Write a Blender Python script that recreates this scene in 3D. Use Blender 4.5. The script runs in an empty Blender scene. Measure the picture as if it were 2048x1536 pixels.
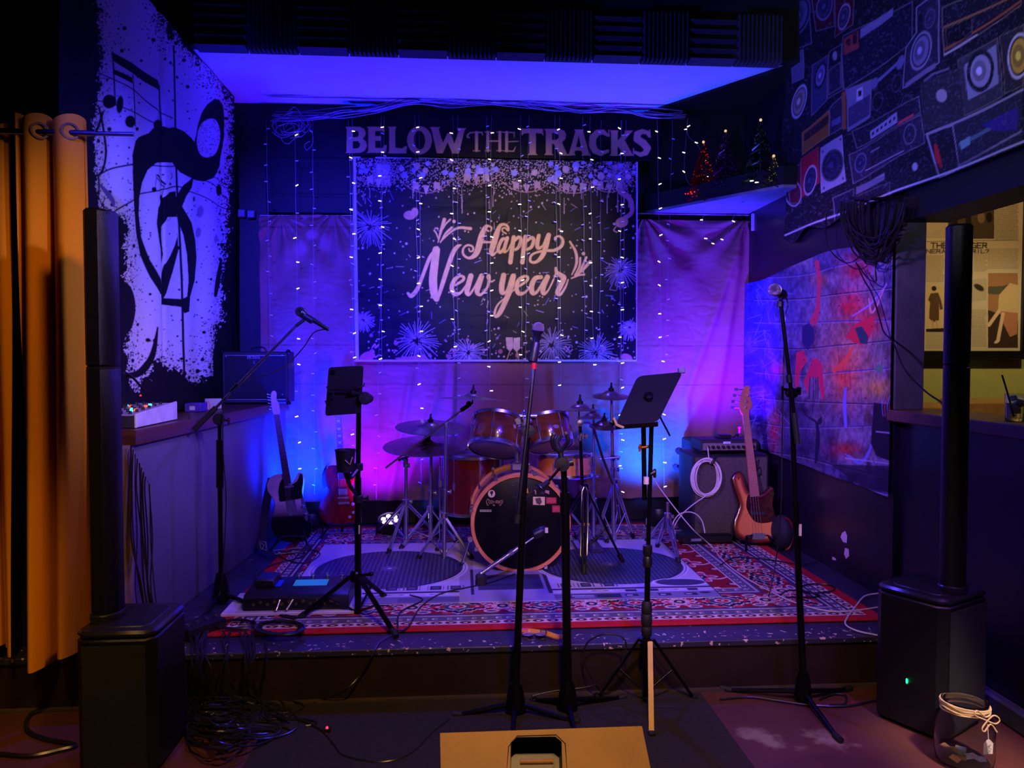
import bpy, math, random
import numpy as np
from mathutils import Vector, Matrix
from math import sin, cos, pi, radians, atan, sqrt
sc = bpy.context.scene
COL = sc.collection
# ---------------------------------------------------------------- camera
H = 1.5; TH = radians(3.9); FOC = 1500.0; PH = atan(50 / 1500)
FW = Vector((sin(TH) * cos(PH), cos(TH) * cos(PH), -sin(PH)))
RT = Vector((cos(TH), -sin(TH), 0)); UP = RT.cross(FW)
CAM = Vector((0, 0, H))
cd = bpy.data.cameras.new('camera'); cam = bpy.data.objects.new('camera', cd); COL.objects.link(cam)
cd.sensor_width = 36; cd.lens = 36 * FOC / 2048; cd.clip_start = .05; cd.clip_end = 60
cam.matrix_world = Matrix(((RT.x, UP.x, -FW.x, 0), (RT.y, UP.y, -FW.y, 0), (RT.z, UP.z, -FW.z, H), (0, 0, 0, 1)))
sc.camera = cam
sc.view_settings.view_transform = 'Standard'; sc.view_settings.look = 'None'
sc.view_settings.exposure = 0; sc.view_settings.gamma = 1; sc.view_settings.use_curve_mapping = False
w = bpy.data.worlds.new('world'); sc.world = w; w.use_nodes = True
w.node_tree.nodes['Background'].inputs[0].default_value = (.12, .08, .5, 1)
w.node_tree.nodes['Background'].inputs[1].default_value = .006
sc.cycles.max_bounces = 12; sc.cycles.transmission_bounces = 12; sc.cycles.diffuse_bounces = 3; sc.cycles.glossy_bounces = 3
sc.cycles.sample_clamp_indirect = 4; sc.cycles.use_denoising = True
# ---------------------------------------------------------------- lights
def aim(o, a, b):
    a = Vector(a); d = Vector(b) - a
    o.location = a; o.rotation_euler = d.to_track_quat('-Z', 'Y').to_euler()
def spot(name, a, b, power, color, deg=60, blend=.5, size=.05):
    l = bpy.data.lights.new(name, 'SPOT'); l.energy = power; l.color = color
    l.spot_size = radians(deg); l.spot_blend = blend; l.shadow_soft_size = size
    o = bpy.data.objects.new(name, l); COL.objects.link(o); aim(o, a, b); return o
def area(name, a, b, power, color, sx, sy, spread=180):
    l = bpy.data.lights.new(name, 'AREA'); l.energy = power; l.color = color; l.shape = 'RECTANGLE'
    l.size = sx; l.size_y = sy; l.spread = radians(spread)
    o = bpy.data.objects.new(name, l); COL.objects.link(o); aim(o, a, b); return o
BLUE = (.02, .03, 1); VIO = (.25, .05, 1); MAG = (.62, .02, 1); WARM = (1, .55, .2); LAV = (.42, .33, 1)
LIGHTS_HERE = 1
# par cans standing on the stage behind the kit
spot('par_beam_blue_left', (-1.12, 5.34, .42), (-1.16, 5.76, 1.15), 1000, (.0, .010, 1), 120, 1, .06)
spot('counter_spill_fill', (-.95, 5.2, .5), (-1.33, 5.35, .9), 330, (.0, .01, 1), 110, 1, .06)  # added spot for blue spill on the counter, not a can of its own
spot('par_beam_magenta', (-.62, 5.32, .40), (-.66, 5.76, 1.1), 230, (.14, .0, 1), 110, 1, .05)
spot('par_beam_blue_mid', (-.26, 5.46, .42), (-.24, 5.76, 1.5), 380, (.0, .008, 1), 60, 1, .05)
spot('par_beam_blue_right', (1.42, 5.36, .42), (1.46, 5.76, 1.2), 620, (.0, .06, 1), 100, 1, .05)
spot('par_beam_violet_right', (1.95, 5.10, 1.0), (1.90, 5.76, 1.8), 560, (.07, .0, 1), 120, 1, .05)
spot('par_beam_violet_corner', (1.98, 5.24, .8), (2.24, 4.9, .9), 120, (.2, .005, 1), 110, 1, .05)
# stage wash: uplights reaching the soffit, and fixtures hanging over the audience
spot('wash_blue_left', (-.6, 4.9, .5), (-.8, 5.2, 3.4), 62, (.004, .0, 1), 96, 1, .1)
spot('wash_blue_right', (.9, 4.9, .5), (.8, 5.2, 3.4), 50, (.01, .0, 1), 92, 1, .1)
spot('wash_blue_backlight', (.3, 5.0, 3.2), (0, 2.8, .6), 230, (.08, .04, 1), 110, .8, .06)
spot('counter_fill', (1.2, 1.8, 2.6), (-1.4, 4.6, .7), 460, (.15, .055, 1), 44, 1, .1)  # added to brighten the counter side, no fixture known there
spot('banner_fill', (1.2, .6, 2.75), (.35, 5.7, 2.3), 850, (1, .72, .40), 22, 1, .08)  # dedicated warm fill added so the banner lettering reads gold
spot('boombox_fill', (.4, 1.0, 2.2), (2.2, 3.1, 2.95), 140, (.8, .74, 1), 52, 1, .1)  # neutral fill added to lift the dim boombox hanging
spot('wash_blue_hanging', (.6, 3.7, .6), (-1.66, 5.2, 2.8), 150, (.02, .01, 1), 60, 1, .1)
spot('wash_lavender', (1.3, 1.0, 2.7), (-1.7, 4.0, 1.65), 430, (.42, .34, 1), 32, 1, .08)
spot('wash_violet_stage', (.9, 1.2, 3.2), (.8, 4.5, .8), 900, (.06, .02, 1), 54, 1, .1)
spot('wash_blue_front', (-1.2, 1.2, 3.2), (-.95, 5.7, 1.95), 3000, (.03, .02, 1), 34, .9, .06)
spot('boombox_blue_fill', (-1.0, 2.6, 1.6), (2.2, 4.5, 3.0), 480, (.05, .045, 1), 60, .9, .1)  # blue fill added because the boombox hanging came out too dark
spot('wash_graffiti', (-.6, 2.2, 2.8), (2.2, 4.6, 1.5), 900, (.42, .19, 1), 40, .9, .1)
spot('wash_floor_right', (1.9, 1.2, 3.2), (1.75, 2.5, 0), 330, (.34, .08, 1), 32, .9, .1)
# warm house lights over the audience
spot('house_warm_left', (.2, 1.2, 2.9), (-2.0, 3.3, 1.1), 130, (1, .45, .015), 44, .7, .12)
spot('house_warm_stage', (.5, -.3, 2.7), (.85, 4.6, .6), 330, (1, .56, .22), 36, 1, .12)
spot('house_warm_floor_left', (-1.2, 1.5, 2.8), (-1.8, 2.7, 0), 110, (1, .50, .14), 44, .9, .1)
spot('house_warm_floor', (.3, .9, 3.0), (.5, 2.9, 0), 230, (1, .55, .2), 70, .9, .1)
spot('house_warm_wedge', (.3, 1.3, 2.7), (.35, 2.1, .2), 22, (1, .42, .06), 34, .7, .1)
spot('house_warm_jar', (2.0, 1.3, 2.4), (1.9, 2.6, .2), 420, (1, .75, .45), 14, .8, .1)

# ---------------------------------------------------------------- pixel -> place
def ray(px, py): return FW + RT * ((px - 1024) / FOC) + UP * ((768 - py) / FOC)
def pY(px, py, Y): d = ray(px, py); return CAM + d * (Y / d.y)
def pX(px, py, X): d = ray(px, py); return CAM + d * (X / d.x)
def pZ(px, py, Z): d = ray(px, py); return CAM + d * ((Z - H) / d.z)
def pP(px, py, P0, N): d = ray(px, py); return CAM + d * ((Vector(P0) - CAM).dot(N) / d.dot(N))
def to_px(P):
    """world points (n,3) -> photo pixels"""
    Q = P - np.array(CAM); a = Q @ np.array(FW)
    return 1024 + FOC * (Q @ np.array(RT)) / a, 768 - FOC * (Q @ np.array(UP)) / a
rnd = random.Random(5)
# ---------------------------------------------------------------- materials
def lin(c):
    c = np.asarray(c, float) / 255
    return np.where(c <= .04045, c / 12.92, ((c + .055) / 1.055) ** 2.4)
def rgb(*c): return tuple(float(v) for v in lin(c)) + (1,)
MATS = {}
def mat(name, c, rough=.6, metal=0, var=.15, scale=12, bump=0, bscale=60, c2=None, spec=.5, emit=None, estr=0, coat=0, trans=0, ior=1.45, stretch=(1, 1, 1), sheen=0):
    if name in MATS: return MATS[name]
    m = bpy.data.materials.new(name); m.use_nodes = True; nt = m.node_tree; b = nt.nodes['Principled BSDF']
    c = rgb(*c); b.inputs['Roughness'].default_value = rough; b.inputs['Metallic'].default_value = metal
    b.inputs['Specular IOR Level'].default_value = spec
    tc = nt.nodes.new('ShaderNodeTexCoord'); mp = nt.nodes.new('ShaderNodeMapping'); mp.inputs['Scale'].default_value = stretch
    nt.links.new(tc.outputs['Object'], mp.inputs[0])
    n = nt.nodes.new('ShaderNodeTexNoise'); n.inputs['Scale'].default_value = scale; n.inputs['Detail'].default_value = 4
    nt.links.new(mp.outputs[0], n.inputs[0])
    r = nt.nodes.new('ShaderNodeValToRGB'); e = r.color_ramp.elements
    d = rgb(*c2) if c2 else tuple(v * (1 - var * 2) for v in c[:3]) + (1,)
    e[0].position = .3; e[0].color = d; e[1].position = .7; e[1].color = c
    nt.links.new(n.outputs[0], r.inputs[0]); nt.links.new(r.outputs[0], b.inputs['Base Color'])
    if bump:
        n2 = nt.nodes.new('ShaderNodeTexNoise'); n2.inputs['Scale'].default_value = bscale; n2.inputs['Detail'].default_value = 3
        nt.links.new(mp.outputs[0], n2.inputs[0])
        bm = nt.nodes.new('ShaderNodeBump'); bm.inputs['Strength'].default_value = bump; bm.inputs['Distance'].default_value = .01
        nt.links.new(n2.outputs[0], bm.inputs['Height']); nt.links.new(bm.outputs[0], b.inputs['Normal'])
    if emit: b.inputs['Emission Color'].default_value = rgb(*emit); b.inputs['Emission Strength'].default_value = estr
    if coat: b.inputs['Coat Weight'].default_value = coat; b.inputs['Coat Roughness'].default_value = .08
    if trans: b.inputs['Transmission Weight'].default_value = trans; b.inputs['IOR'].default_value = ior
    if sheen: b.inputs['Sheen Weight'].default_value = sheen
    MATS[name] = m; return m
def cloth_mat(name, rough=.8, spec=.2, bump=.3, bscale=250, coat=0, metal_attr=False):
    """colour from the painted 'Col' attribute of a printed cloth"""
    if name in MATS: return MATS[name]
    m = bpy.data.materials.new(name); m.use_nodes = True; nt = m.node_tree; b = nt.nodes['Principled BSDF']
    a = nt.nodes.new('ShaderNodeAttribute'); a.attribute_name = 'Col'
    b.inputs['Roughness'].default_value = rough; b.inputs['Specular IOR Level'].default_value = spec
    tc = nt.nodes.new('ShaderNodeTexCoord'); n = nt.nodes.new('ShaderNodeTexNoise'); n.inputs['Scale'].default_value = bscale
    nt.links.new(tc.outputs['Object'], n.inputs[0])
    mx = nt.nodes.new('ShaderNodeMix'); mx.data_type = 'RGBA'; mx.blend_type = 'MULTIPLY'; mx.inputs['Factor'].default_value = .25
    nt.links.new(a.outputs['Color'], mx.inputs['A']); nt.links.new(n.outputs[0], mx.inputs['B'])
    nt.links.new(mx.outputs['Result'], b.inputs['Base Color'])
    bm = nt.nodes.new('ShaderNodeBump'); bm.inputs['Strength'].default_value = bump; bm.inputs['Distance'].default_value = .004
    nt.links.new(n.outputs[0], bm.inputs['Height']); nt.links.new(bm.outputs[0], b.inputs['Normal'])
    if coat: b.inputs['Coat Weight'].default_value = coat; b.inputs['Coat Roughness'].default_value = .25
    MATS[name] = m; return m
BLK = mat('black_plastic', (22, 22, 24), .42, bump=.1)
BLKM = mat('black_metal', (20, 20, 23), .28, .6, bump=.05)
CHR = mat('chrome', (225, 225, 235), .27, 1, var=.1)
CHRD = mat('brushed_steel', (150, 150, 160), .3, 1, var=.2)
RUB = mat('black_rubber', (14, 14, 15), .7)
GLASS = None
# ---------------------------------------------------------------- mesh builder
class MB:
    def __init__(s): s.v = []; s.f = []
    def add(s, vs, fs):
        k = len(s.v); s.v += [tuple(v) for v in vs]; s.f += [tuple(i + k for i in f) for f in fs]; return s
    def box(s, a, b, bev=0, M=None):
        a = Vector(a); b = Vector(b); lo = Vector((min(a.x, b.x), min(a.y, b.y), min(a.z, b.z))); hi = Vector((max(a.x, b.x), max(a.y, b.y), max(a.z, b.z)))
        bev = min(bev, .45 * min(hi - lo))
        if bev <= 0:
            vs = [Vector((x, y, z)) for z in (lo.z, hi.z) for y in (lo.y, hi.y) for x in (lo.x, hi.x)]
            fs = [(0, 2, 3, 1), (4, 5, 7, 6), (0, 1, 5, 4), (2, 6, 7, 3), (0, 4, 6, 2), (1, 3, 7, 5)]
        else:
            vs = []; idx = {}
            for cx in (0, 1):
                for cy in (0, 1):
                    for cz in (0, 1):
                        for ax in range(3):
                            p = [lo.x if cx == 0 else hi.x, lo.y if cy == 0 else hi.y, lo.z if cz == 0 else hi.z]
                            for q, cc in enumerate((cx, cy, cz)):
                                if q != ax: p[q] += bev if cc == 0 else -bev
                            idx[cx, cy, cz, ax] = len(vs); vs.append(Vector(p))
            fs = []
            for ax in range(3):
                o = [q for q in range(3) if q != ax]
                for sd in (0, 1):
                    f = []
                    for u, v in ((0, 0), (1, 0), (1, 1), (0, 1)):
                        c = [0, 0, 0]; c[ax] = sd; c[o[0]] = u; c[o[1]] = v; f.append(idx[c[0], c[1], c[2], ax])
                    fs.append(f)
                for u in (0, 1):
                    for v in (0, 1):
                        c0 = [0, 0, 0]; c0[o[0]] = u; c0[o[1]] = v; c1 = list(c0); c1[ax] = 1
                        fs.append((idx[*c0, o[0]], idx[*c0, o[1]], idx[*c1, o[1]], idx[*c1, o[0]]))
            for cx in (0, 1):
                for cy in (0, 1):
                    for cz in (0, 1): fs.append(tuple(idx[cx, cy, cz, q] for q in range(3)))
        if M: vs = [M @ v for v in vs]
        return s.add(vs, fs)
    def tube(s, a, b, r, r2=None, n=10, cap=True):
        a = Vector(a); b = Vector(b); r2 = r if r2 is None else r2
        d = (b - a).normalized(); u = d.orthogonal().normalized(); w_ = d.cross(u)
        vs = [c + (u * cos(2 * pi * i / n) + w_ * sin(2 * pi * i / n)) * q for c, q in ((a, r), (b, r2)) for i in range(n)]
        fs = [(i, (i + 1) % n, n + (i + 1) % n, n + i) for i in range(n)]
        if cap: fs += [tuple(range(n))[::-1], tuple(range(n, 2 * n))]
        return s.add(vs, fs)
    def path(s, pts, r, n=6, closed=False, flat=1.0):
        pts = [Vector(p) for p in pts]; N = len(pts)
        if not hasattr(r, '__len__'): r = [r] * N
        vs = []; u = None
        for i, p in enumerate(pts):
            d = (pts[(i + 1) % N] - pts[i - 1]) if closed or 0 < i < N - 1 else (pts[1] - pts[0] if i == 0 else pts[-1] - pts[-2])
            if d.length < 1e-9: d = Vector((0, 0, 1))
            d.normalize()
            if u is None: u = d.orthogonal()
            u = (u - d * u.dot(d)); u = u.normalized() if u.length > 1e-6 else d.orthogonal().normalized(); w_ = d.cross(u)
            vs += [p + (u * cos(2 * pi * k / n) + w_ * sin(2 * pi * k / n) * flat) * r[i] for k in range(n)]
        fs = []
        for i in range(N if closed else N - 1):
            j = (i + 1) % N
            fs += [(i * n + k, i * n + (k + 1) % n, j * n + (k + 1) % n, j * n + k) for k in range(n)]
        if not closed: fs += [tuple(range(n))[::-1], tuple(range((N - 1) * n, N * n))]
        return s.add(vs, fs)
    def lathe(s, prof, o=(0, 0, 0), ax=(0, 0, 1), n=24, cap=True):
        """prof: list of (radius, height) along the axis"""
        o = Vector(o); ax = Vector(ax).normalized(); u = ax.orthogonal().normalized(); w_ = ax.cross(u)
        vs = [o + ax * h + (u * cos(2 * pi * i / n) + w_ * sin(2 * pi * i / n)) * r for r, h in prof for i in range(n)]
        fs = [(j * n + i, j * n + (i + 1) % n, (j + 1) * n + (i + 1) % n, (j + 1) * n + i) for j in range(len(prof) - 1) for i in range(n)]
        if cap:
            if prof[0][0] > 1e-5: fs.append(tuple(range(n))[::-1])
            if prof[-1][0] > 1e-5: fs.append(tuple(range((len(prof) - 1) * n, len(prof) * n)))
        return s.add(vs, fs)
    def ball(s, c, r, n=12, m=8, sc_=(1, 1, 1)):
        c = Vector(c); vs = [c + Vector((0, 0, r * sc_[2]))]
        for j in range(1, m):
            a = pi * j / m
            vs += [c + Vector((sin(a) * cos(2 * pi * i / n) * r * sc_[0], sin(a) * sin(2 * pi * i / n) * r * sc_[1], cos(a) * r * sc_[2])) for i in range(n)]
        vs.append(c - Vector((0, 0, r * sc_[2]))); fs = [(0, 1 + i, 1 + (i + 1) % n) for i in range(n)]
        for j in range(m - 2): fs += [(1 + j * n + i, 1 + (j + 1) * n + i, 1 + (j + 1) * n + (i + 1) % n, 1 + j * n + (i + 1) % n) for i in range(n)]
        L = len(vs) - 1; fs += [(L, 1 + (m - 2) * n + (i + 1) % n, 1 + (m - 2) * n + i) for i in range(n)]
        return s.add(vs, fs)
    def plate(s, pts, N, t, bev=0):
        """closed 3D outline extruded by t along -N, with a small bevel on both rims"""
        pts = [Vector(p) for p in pts]; N = Vector(N).normalized(); n = len(pts)
        ins = []
        area_ = sum((pts[i] - pts[0]).cross(pts[(i + 1) % n] - pts[0]).dot(N) for i in range(n)); sg = 1 if area_ > 0 else -1
        for i in range(n):
            e1 = (pts[i] - pts[i - 1]).normalized(); e2 = (pts[(i + 1) % n] - pts[i]).normalized()
            q = (N.cross(e1) + N.cross(e2)); q = q.normalized() if q.length > 1e-6 else N.cross(e1); ins.append(pts[i] + q * sg * bev)
        if bev > 0: rings = [ins, [p - N * bev for p in pts], [p - N * (t - bev) for p in pts], [p - N * t for p in ins]]
        else: rings = [pts, [p - N * t for p in pts]]
        vs = [p for r_ in rings for p in r_]; fs = [tuple(range(n)), tuple(range((len(rings) - 1) * n, len(rings) * n))[::-1]]
        for j in range(len(rings) - 1): fs += [(j * n + i, (j + 1) * n + i, (j + 1) * n + (i + 1) % n, j * n + (i + 1) % n) for i in range(n)]
        return s.add(vs, fs)
    def build(s, name, m, parent=None, off=(0, 0, 0), smooth=40, M=None):
        me = bpy.data.meshes.new(name); off = Vector(off)
        if M is not None: vs = [tuple(M @ Vector(v)) for v in s.v]
        else: vs = [(x - off.x, y - off.y, z - off.z) for x, y, z in s.v]
        me.from_pydata(vs, [], s.f); me.validate(); me.materials.append(m)
        if smooth:
            me.shade_smooth()
            try: me.set_sharp_from_angle(angle=radians(smooth))
            except Exception: pass
        o = bpy.data.objects.new(name, me); COL.objects.link(o)
        if parent: o.parent = parent
        return o
def tag(o, label=None, cat=None, group=None, kind=None):
    if label: o['label'] = label
    if cat: o['category'] = cat
    if group: o['group'] = group
    if kind: o['kind'] = kind
    return o
class Thing:
    """an empty at the base; parts are authored in world coordinates"""
    def __init__(s, name, label, cat, loc, group=None):
        s.o = bpy.data.objects.new(name, None); COL.objects.link(s.o); s.o.location = loc; s.o.empty_display_size = .05
        s.loc = Vector(loc); tag(s.o, label, cat, group)
    def part(s, name, mb, m, parent=None, smooth=40, label=None, kind=None):
        o = mb.build(name, m, parent or s.o, s.loc, smooth)
        if label: o['label'] = label
        if kind: o['kind'] = kind
        return o
def single(name, mb, m, label, cat, group=None, kind=None, loc=None, smooth=40):
    if loc is None:
        a = np.array(mb.v); loc = (a[:, 0].mean(), a[:, 1].mean(), a[:, 2].min())
    o = mb.build(name, m, None, loc, smooth); o.location = loc
    return tag(o, label, cat, group, kind)
def struct(name, mb, m, label=None, smooth=0): return tag(mb.build(name, m, None, smooth=smooth), label, None, None, 'structure')
def copy_tree(o, parent=None):
    c = o.copy(); COL.objects.link(c); c.parent = parent
    for ch in list(o.children): copy_tree(ch, c)
    return c
def smoothline(pts, sub=6, closed=False):
    """Catmull-Rom through points of any dimension"""
    P = [np.array(p, float) for p in pts]; n = len(P); out = []
    for i in range(n if closed else n - 1):
        p1 = P[i]; p2 = P[(i + 1) % n]
        p0 = P[i - 1] if closed or i > 0 else p1 * 2 - p2
        p3 = P[(i + 2) % n] if closed or i < n - 2 else p2 * 2 - p1
        for k in range(sub):
            t = k / sub; out.append(.5 * ((2 * p1) + (p2 - p0) * t + (2 * p0 - 5 * p1 + 4 * p2 - p3) * t * t + (3 * p1 - p0 - 3 * p2 + p3) * t ** 3))
    if not closed: out.append(P[-1])
    return out
# ---------------------------------------------------------------- painting prints on cloth
def hsh(i, j, s=0):
    x = np.sin(i * 127.1 + j * 311.7 + s * 74.7) * 43758.5453; return x - np.floor(x)
def vnoise(x, y, s=0):
    i = np.floor(x); j = np.floor(y); u = x - i; v = y - j; u = u * u * (3 - 2 * u); v = v * v * (3 - 2 * v)
    return (hsh(i, j, s) * (1 - u) + hsh(i + 1, j, s) * u) * (1 - v) + (hsh(i, j + 1, s) * (1 - u) + hsh(i + 1, j + 1, s) * u) * v
def fbm(x, y, s=0, o=4): return sum(vnoise(x * 2 ** k, y * 2 ** k, s + k) * .5 ** (k + 1) for k in range(o)) / (1 - .5 ** o)
def inpoly(x, y, P):
    r = np.zeros(x.shape, bool); n = len(P)
    for i in range(n):
        x1, y1 = P[i]; x2, y2 = P[(i + 1) % n]
        if y1 == y2: continue
        c = (y1 > y) != (y2 > y); r ^= c & (x < (x2 - x1) * (y - y1) / (y2 - y1) + x1)
    return r
class Paint:
    def __init__(s, x, y, base, aa=.7):
        s.x = x.ravel().astype(float); s.y = y.ravel().astype(float); s.n = s.x.size; s.aa = aa
        s.c = np.tile(lin(base), (s.n, 1))
        o = np.argsort(s.y, kind='stable'); s.o = o; s.ys = s.y[o]; s.xs = s.x[o]
    def near(s, x0, x1, y0, y1):
        a = np.searchsorted(s.ys, y0); b = np.searchsorted(s.ys, y1); q = s.xs[a:b]
        return s.o[a:b][(q >= x0) & (q <= x1)]
    def put(s, i, a, c):
        a = np.clip(a, 0, 1)[:, None]; s.c[i] = s.c[i] * (1 - a) + lin(c) * a
    def line(s, pts, w, c, al=1):
        pts = [tuple(p) for p in pts]; ws = [p[2] / 2 if len(p) > 2 else w / 2 for p in pts]
        m = max(ws) + 2; X = [p[0] for p in pts]; Y = [p[1] for p in pts]
        i = s.near(min(X) - m, max(X) + m, min(Y) - m, max(Y) + m)
        if not i.size: return
        x = s.x[i]; y = s.y[i]; best = np.full(i.size, 1e9)
        for k in range(len(pts) - 1):
            ax, ay = pts[k][:2]; bx, by = pts[k + 1][:2]; L = (bx - ax) ** 2 + (by - ay) ** 2 + 1e-9
            t = np.clip(((x - ax) * (bx - ax) + (y - ay) * (by - ay)) / L, 0, 1)
            best = np.minimum(best, np.hypot(x - ax - t * (bx - ax), y - ay - t * (by - ay)) - (ws[k] + (ws[k + 1] - ws[k]) * t))
        s.put(i, al * (.5 - best / (2 * s.aa)), c)
    def curve(s, pts, w, c, al=1, sub=5): s.line(smoothline([p if len(p) > 2 else (*p, w) for p in pts], sub), w, c, al)
    def disc(s, cx, cy, rx, ry, c, rot=0, al=1, ring=0):
        m = max(rx, ry) + 2; i = s.near(cx - m, cx + m, cy - m, cy + m)
        if not i.size: return
        a = radians(rot); x = s.x[i] - cx; y = s.y[i] - cy; u = x * cos(a) + y * sin(a); v = -x * sin(a) + y * cos(a)
        d = (np.hypot(u / rx, v / ry) - 1) * min(rx, ry)
        if ring: d = np.abs(d) - ring / 2
        s.put(i, al * (.5 - d / (2 * s.aa)), c)
    def poly(s, P, c, al=1):
        X = [p[0] for p in P]; Y = [p[1] for p in P]; i = s.near(min(X), max(X), min(Y), max(Y))
        if not i.size: return
        a = np.zeros(i.size); q = s.aa * .5
        for dx, dy in ((-q, -q), (q, -q), (-q, q), (q, q)): a += inpoly(s.x[i] + dx, s.y[i] + dy, P)
        s.put(i, al * a / 4, c)
    def dots(s, cell, dens, r0, r1, c, seed=0, where=None, al=1, sx=1):
        """scattered dots; dens may be an array over the points"""
        gx = s.x / cell; gy = s.y / cell; A = np.zeros(s.n)
        for di in (-1, 0, 1):
            for dj in (-1, 0, 1):
                i = np.floor(gx) + di; j = np.floor(gy) + dj
                cx = (i + hsh(i, j, seed)) * cell; cy = (j + hsh(i, j, seed + 1)) * cell; rr = r0 + (r1 - r0) * hsh(i, j, seed + 2)
                A = np.maximum(A, (hsh(i, j, seed + 3) < dens) * np.clip(.5 - (np.hypot((s.x - cx) / sx, s.y - cy) - rr) / (2 * s.aa), 0, 1))
        if where is not None: A = A * where
        s.put(np.arange(s.n), A * al, c)
    def wash(s, a, c): s.put(np.arange(s.n), np.ravel(a), c)
def grid_sheet(name, P, nu, nv, col, m, parent=None, thick=.0015, nrm=(0, -1, 0), loc=(0, 0, 0)):
    """P: (nv,nu,3) front surface; a thin real cloth with a back side, colour in attribute Col"""
    loc = np.array(loc); nrm = np.array(nrm, float)
    F = P.reshape(-1, 3); n = len(F); j, i = np.meshgrid(np.arange(nv - 1), np.arange(nu - 1), indexing='ij')
    q = (j * nu + i).ravel(); quads = np.stack([q, q + 1, q + nu + 1, q + nu], 1)
    rim = np.concatenate([np.arange(nu), np.arange(1, nv) * nu + nu - 1, (nv - 1) * nu + np.arange(nu - 2, -1, -1), np.arange(nv - 2, 0, -1) * nu])
    B = F[rim] - nrm * thick; V = np.concatenate([F, B]) - loc; R = len(rim); k = np.arange(R)
    rq = np.stack([rim[k], n + k, n + (k + 1) % R, rim[(k + 1) % R]], 1)
    a = P[0, 1] - P[0, 0]; b = P[1, 0] - P[0, 0]
    if np.dot(np.cross(a, b), nrm) < 0: quads = quads[:, ::-1]; rq = rq[:, ::-1]
    fc = np.concatenate([quads, rq]).astype(np.int32)
    me = bpy.data.meshes.new(name); me.vertices.add(len(V)); me.vertices.foreach_set('co', V.ravel())
    me.loops.add(fc.size); me.loops.foreach_set('vertex_index', fc.ravel()); me.polygons.add(len(fc))
    me.polygons.foreach_set('loop_start', np.arange(len(fc), dtype=np.int32) * 4)
    me.update(calc_edges=True); me.validate(); me.shade_smooth()
    C = np.ones((len(V), 4), np.float32); C[:n, :3] = col; C[n:, :3] = col[rim] * .6
    at = me.color_attributes.new('Col', 'FLOAT_COLOR', 'POINT'); at.data.foreach_set('color', C.ravel())
    me.materials.append(m); o = bpy.data.objects.new(name, me); COL.objects.link(o); o.location = loc if parent is None else (0, 0, 0)
    if parent: o.parent = parent
    return o
def plane_grid(x0, x1, y0, y1, nu, nv):
    u, v = np.meshgrid(np.linspace(x0, x1, nu), np.linspace(y0, y1, nv)); return u, v
# ================================================================ SETTING
SZ = .23                                   # stage height
M_BLACKWALL = mat('black_painted_wall', (15, 15, 19), .62, var=.15, scale=5, bump=.15)
M_GLOSSWALL = mat('dark_gloss_wall', (28, 24, 40), .30, var=.2, scale=3, bump=.08, bscale=15)
M_BLACKCEIL = mat('black_ceiling', (7, 7, 9), .9)
# floor: worn painted concrete
def floor_mat():
    m = mat('worn_painted_concrete', (92, 50, 38), .55, var=.25, scale=2.2, bump=.25, bscale=18); nt = m.node_tree; b = nt.nodes['Principled BSDF']
    tc = nt.nodes.new('ShaderNodeTexCoord'); n = nt.nodes.new('ShaderNodeTexNoise'); n.inputs['Scale'].default_value = 1.1; n.inputs['Detail'].default_value = 8; n.inputs['Roughness'].default_value = .62
    nt.links.new(tc.outputs['Object'], n.inputs[0])
    r = nt.nodes.new('ShaderNodeValToRGB'); r.color_ramp.elements[0].position = .62; r.color_ramp.elements[1].position = .66
    nt.links.new(n.outputs[0], r.inputs[0])
    mx = nt.nodes.new('ShaderNodeMix'); mx.data_type = 'RGBA'; src = b.inputs['Base Color'].links[0].from_socket
    nt.links.new(r.outputs[0], mx.inputs['Factor']); nt.links.new(src, mx.inputs['A']); mx.inputs['B'].default_value = rgb(128, 112, 90)
    nt.links.new(mx.outputs['Result'], b.inputs['Base Color']); return m
struct('floor', MB().box((-4.2, -2.2, -.1), (6, 6.2, 0)), floor_mat())
def worn(name, c, chip, thr, scale, rough=.45):
    m = mat(name, c, rough, var=.2, scale=4, bump=.2, bscale=25); nt = m.node_tree; b = nt.nodes['Principled BSDF']
    tc = nt.nodes.new('ShaderNodeTexCoord'); n = nt.nodes.new('ShaderNodeTexNoise'); n.inputs['Scale'].default_value = scale; n.inputs['Detail'].default_value = 6
    nt.links.new(tc.outputs['Object'], n.inputs[0]); r = nt.nodes.new('ShaderNodeValToRGB'); r.color_ramp.elements[0].position = thr; r.color_ramp.elements[1].position = thr + .015
    nt.links.new(n.outputs[0], r.inputs[0]); mx = nt.nodes.new('ShaderNodeMix'); mx.data_type = 'RGBA'; src = b.inputs['Base Color'].links[0].from_socket
    nt.links.new(r.outputs[0], mx.inputs['Factor']); nt.links.new(src, mx.inputs['A']); mx.inputs['B'].default_value = rgb(*chip)
    nt.links.new(mx.outputs['Result'], b.inputs['Base Color']); return m
M_STAGE = worn('scuffed_dark_stage_paint', (46, 44, 62), (120, 105, 110), .70, 14)
M_STAGEF = worn('scuffed_brown_stage_front', (44, 33, 26), (150, 140, 120), .76, 30, .4)
M_NOSE = worn('chipped_stage_nosing', (50, 46, 66), (205, 180, 160), .635, 45)
struct('stage_platform', MB().box((-2.0, 3.30, .0), (2.24, 5.85, SZ - .002)), M_STAGE)
struct('trim_1', MB().box((-2.0, 3.285, .0), (2.1, 3.30, SZ - .03)), M_STAGEF)
struct('trim_2', MB().box((-2.0, 3.272, SZ - .028), (2.1, 3.40, SZ), .004), M_NOSE)
struct('trim_3', MB().box((-2.0, 3.262, .0), (2.1, 3.285, .012)), mat('dusty_skirting', (70, 58, 45), .7))
struct('wall_back', MB().box((-2.1, 5.85, 0), (2.5, 5.98, 4.6)), M_BLACKWALL)
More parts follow.
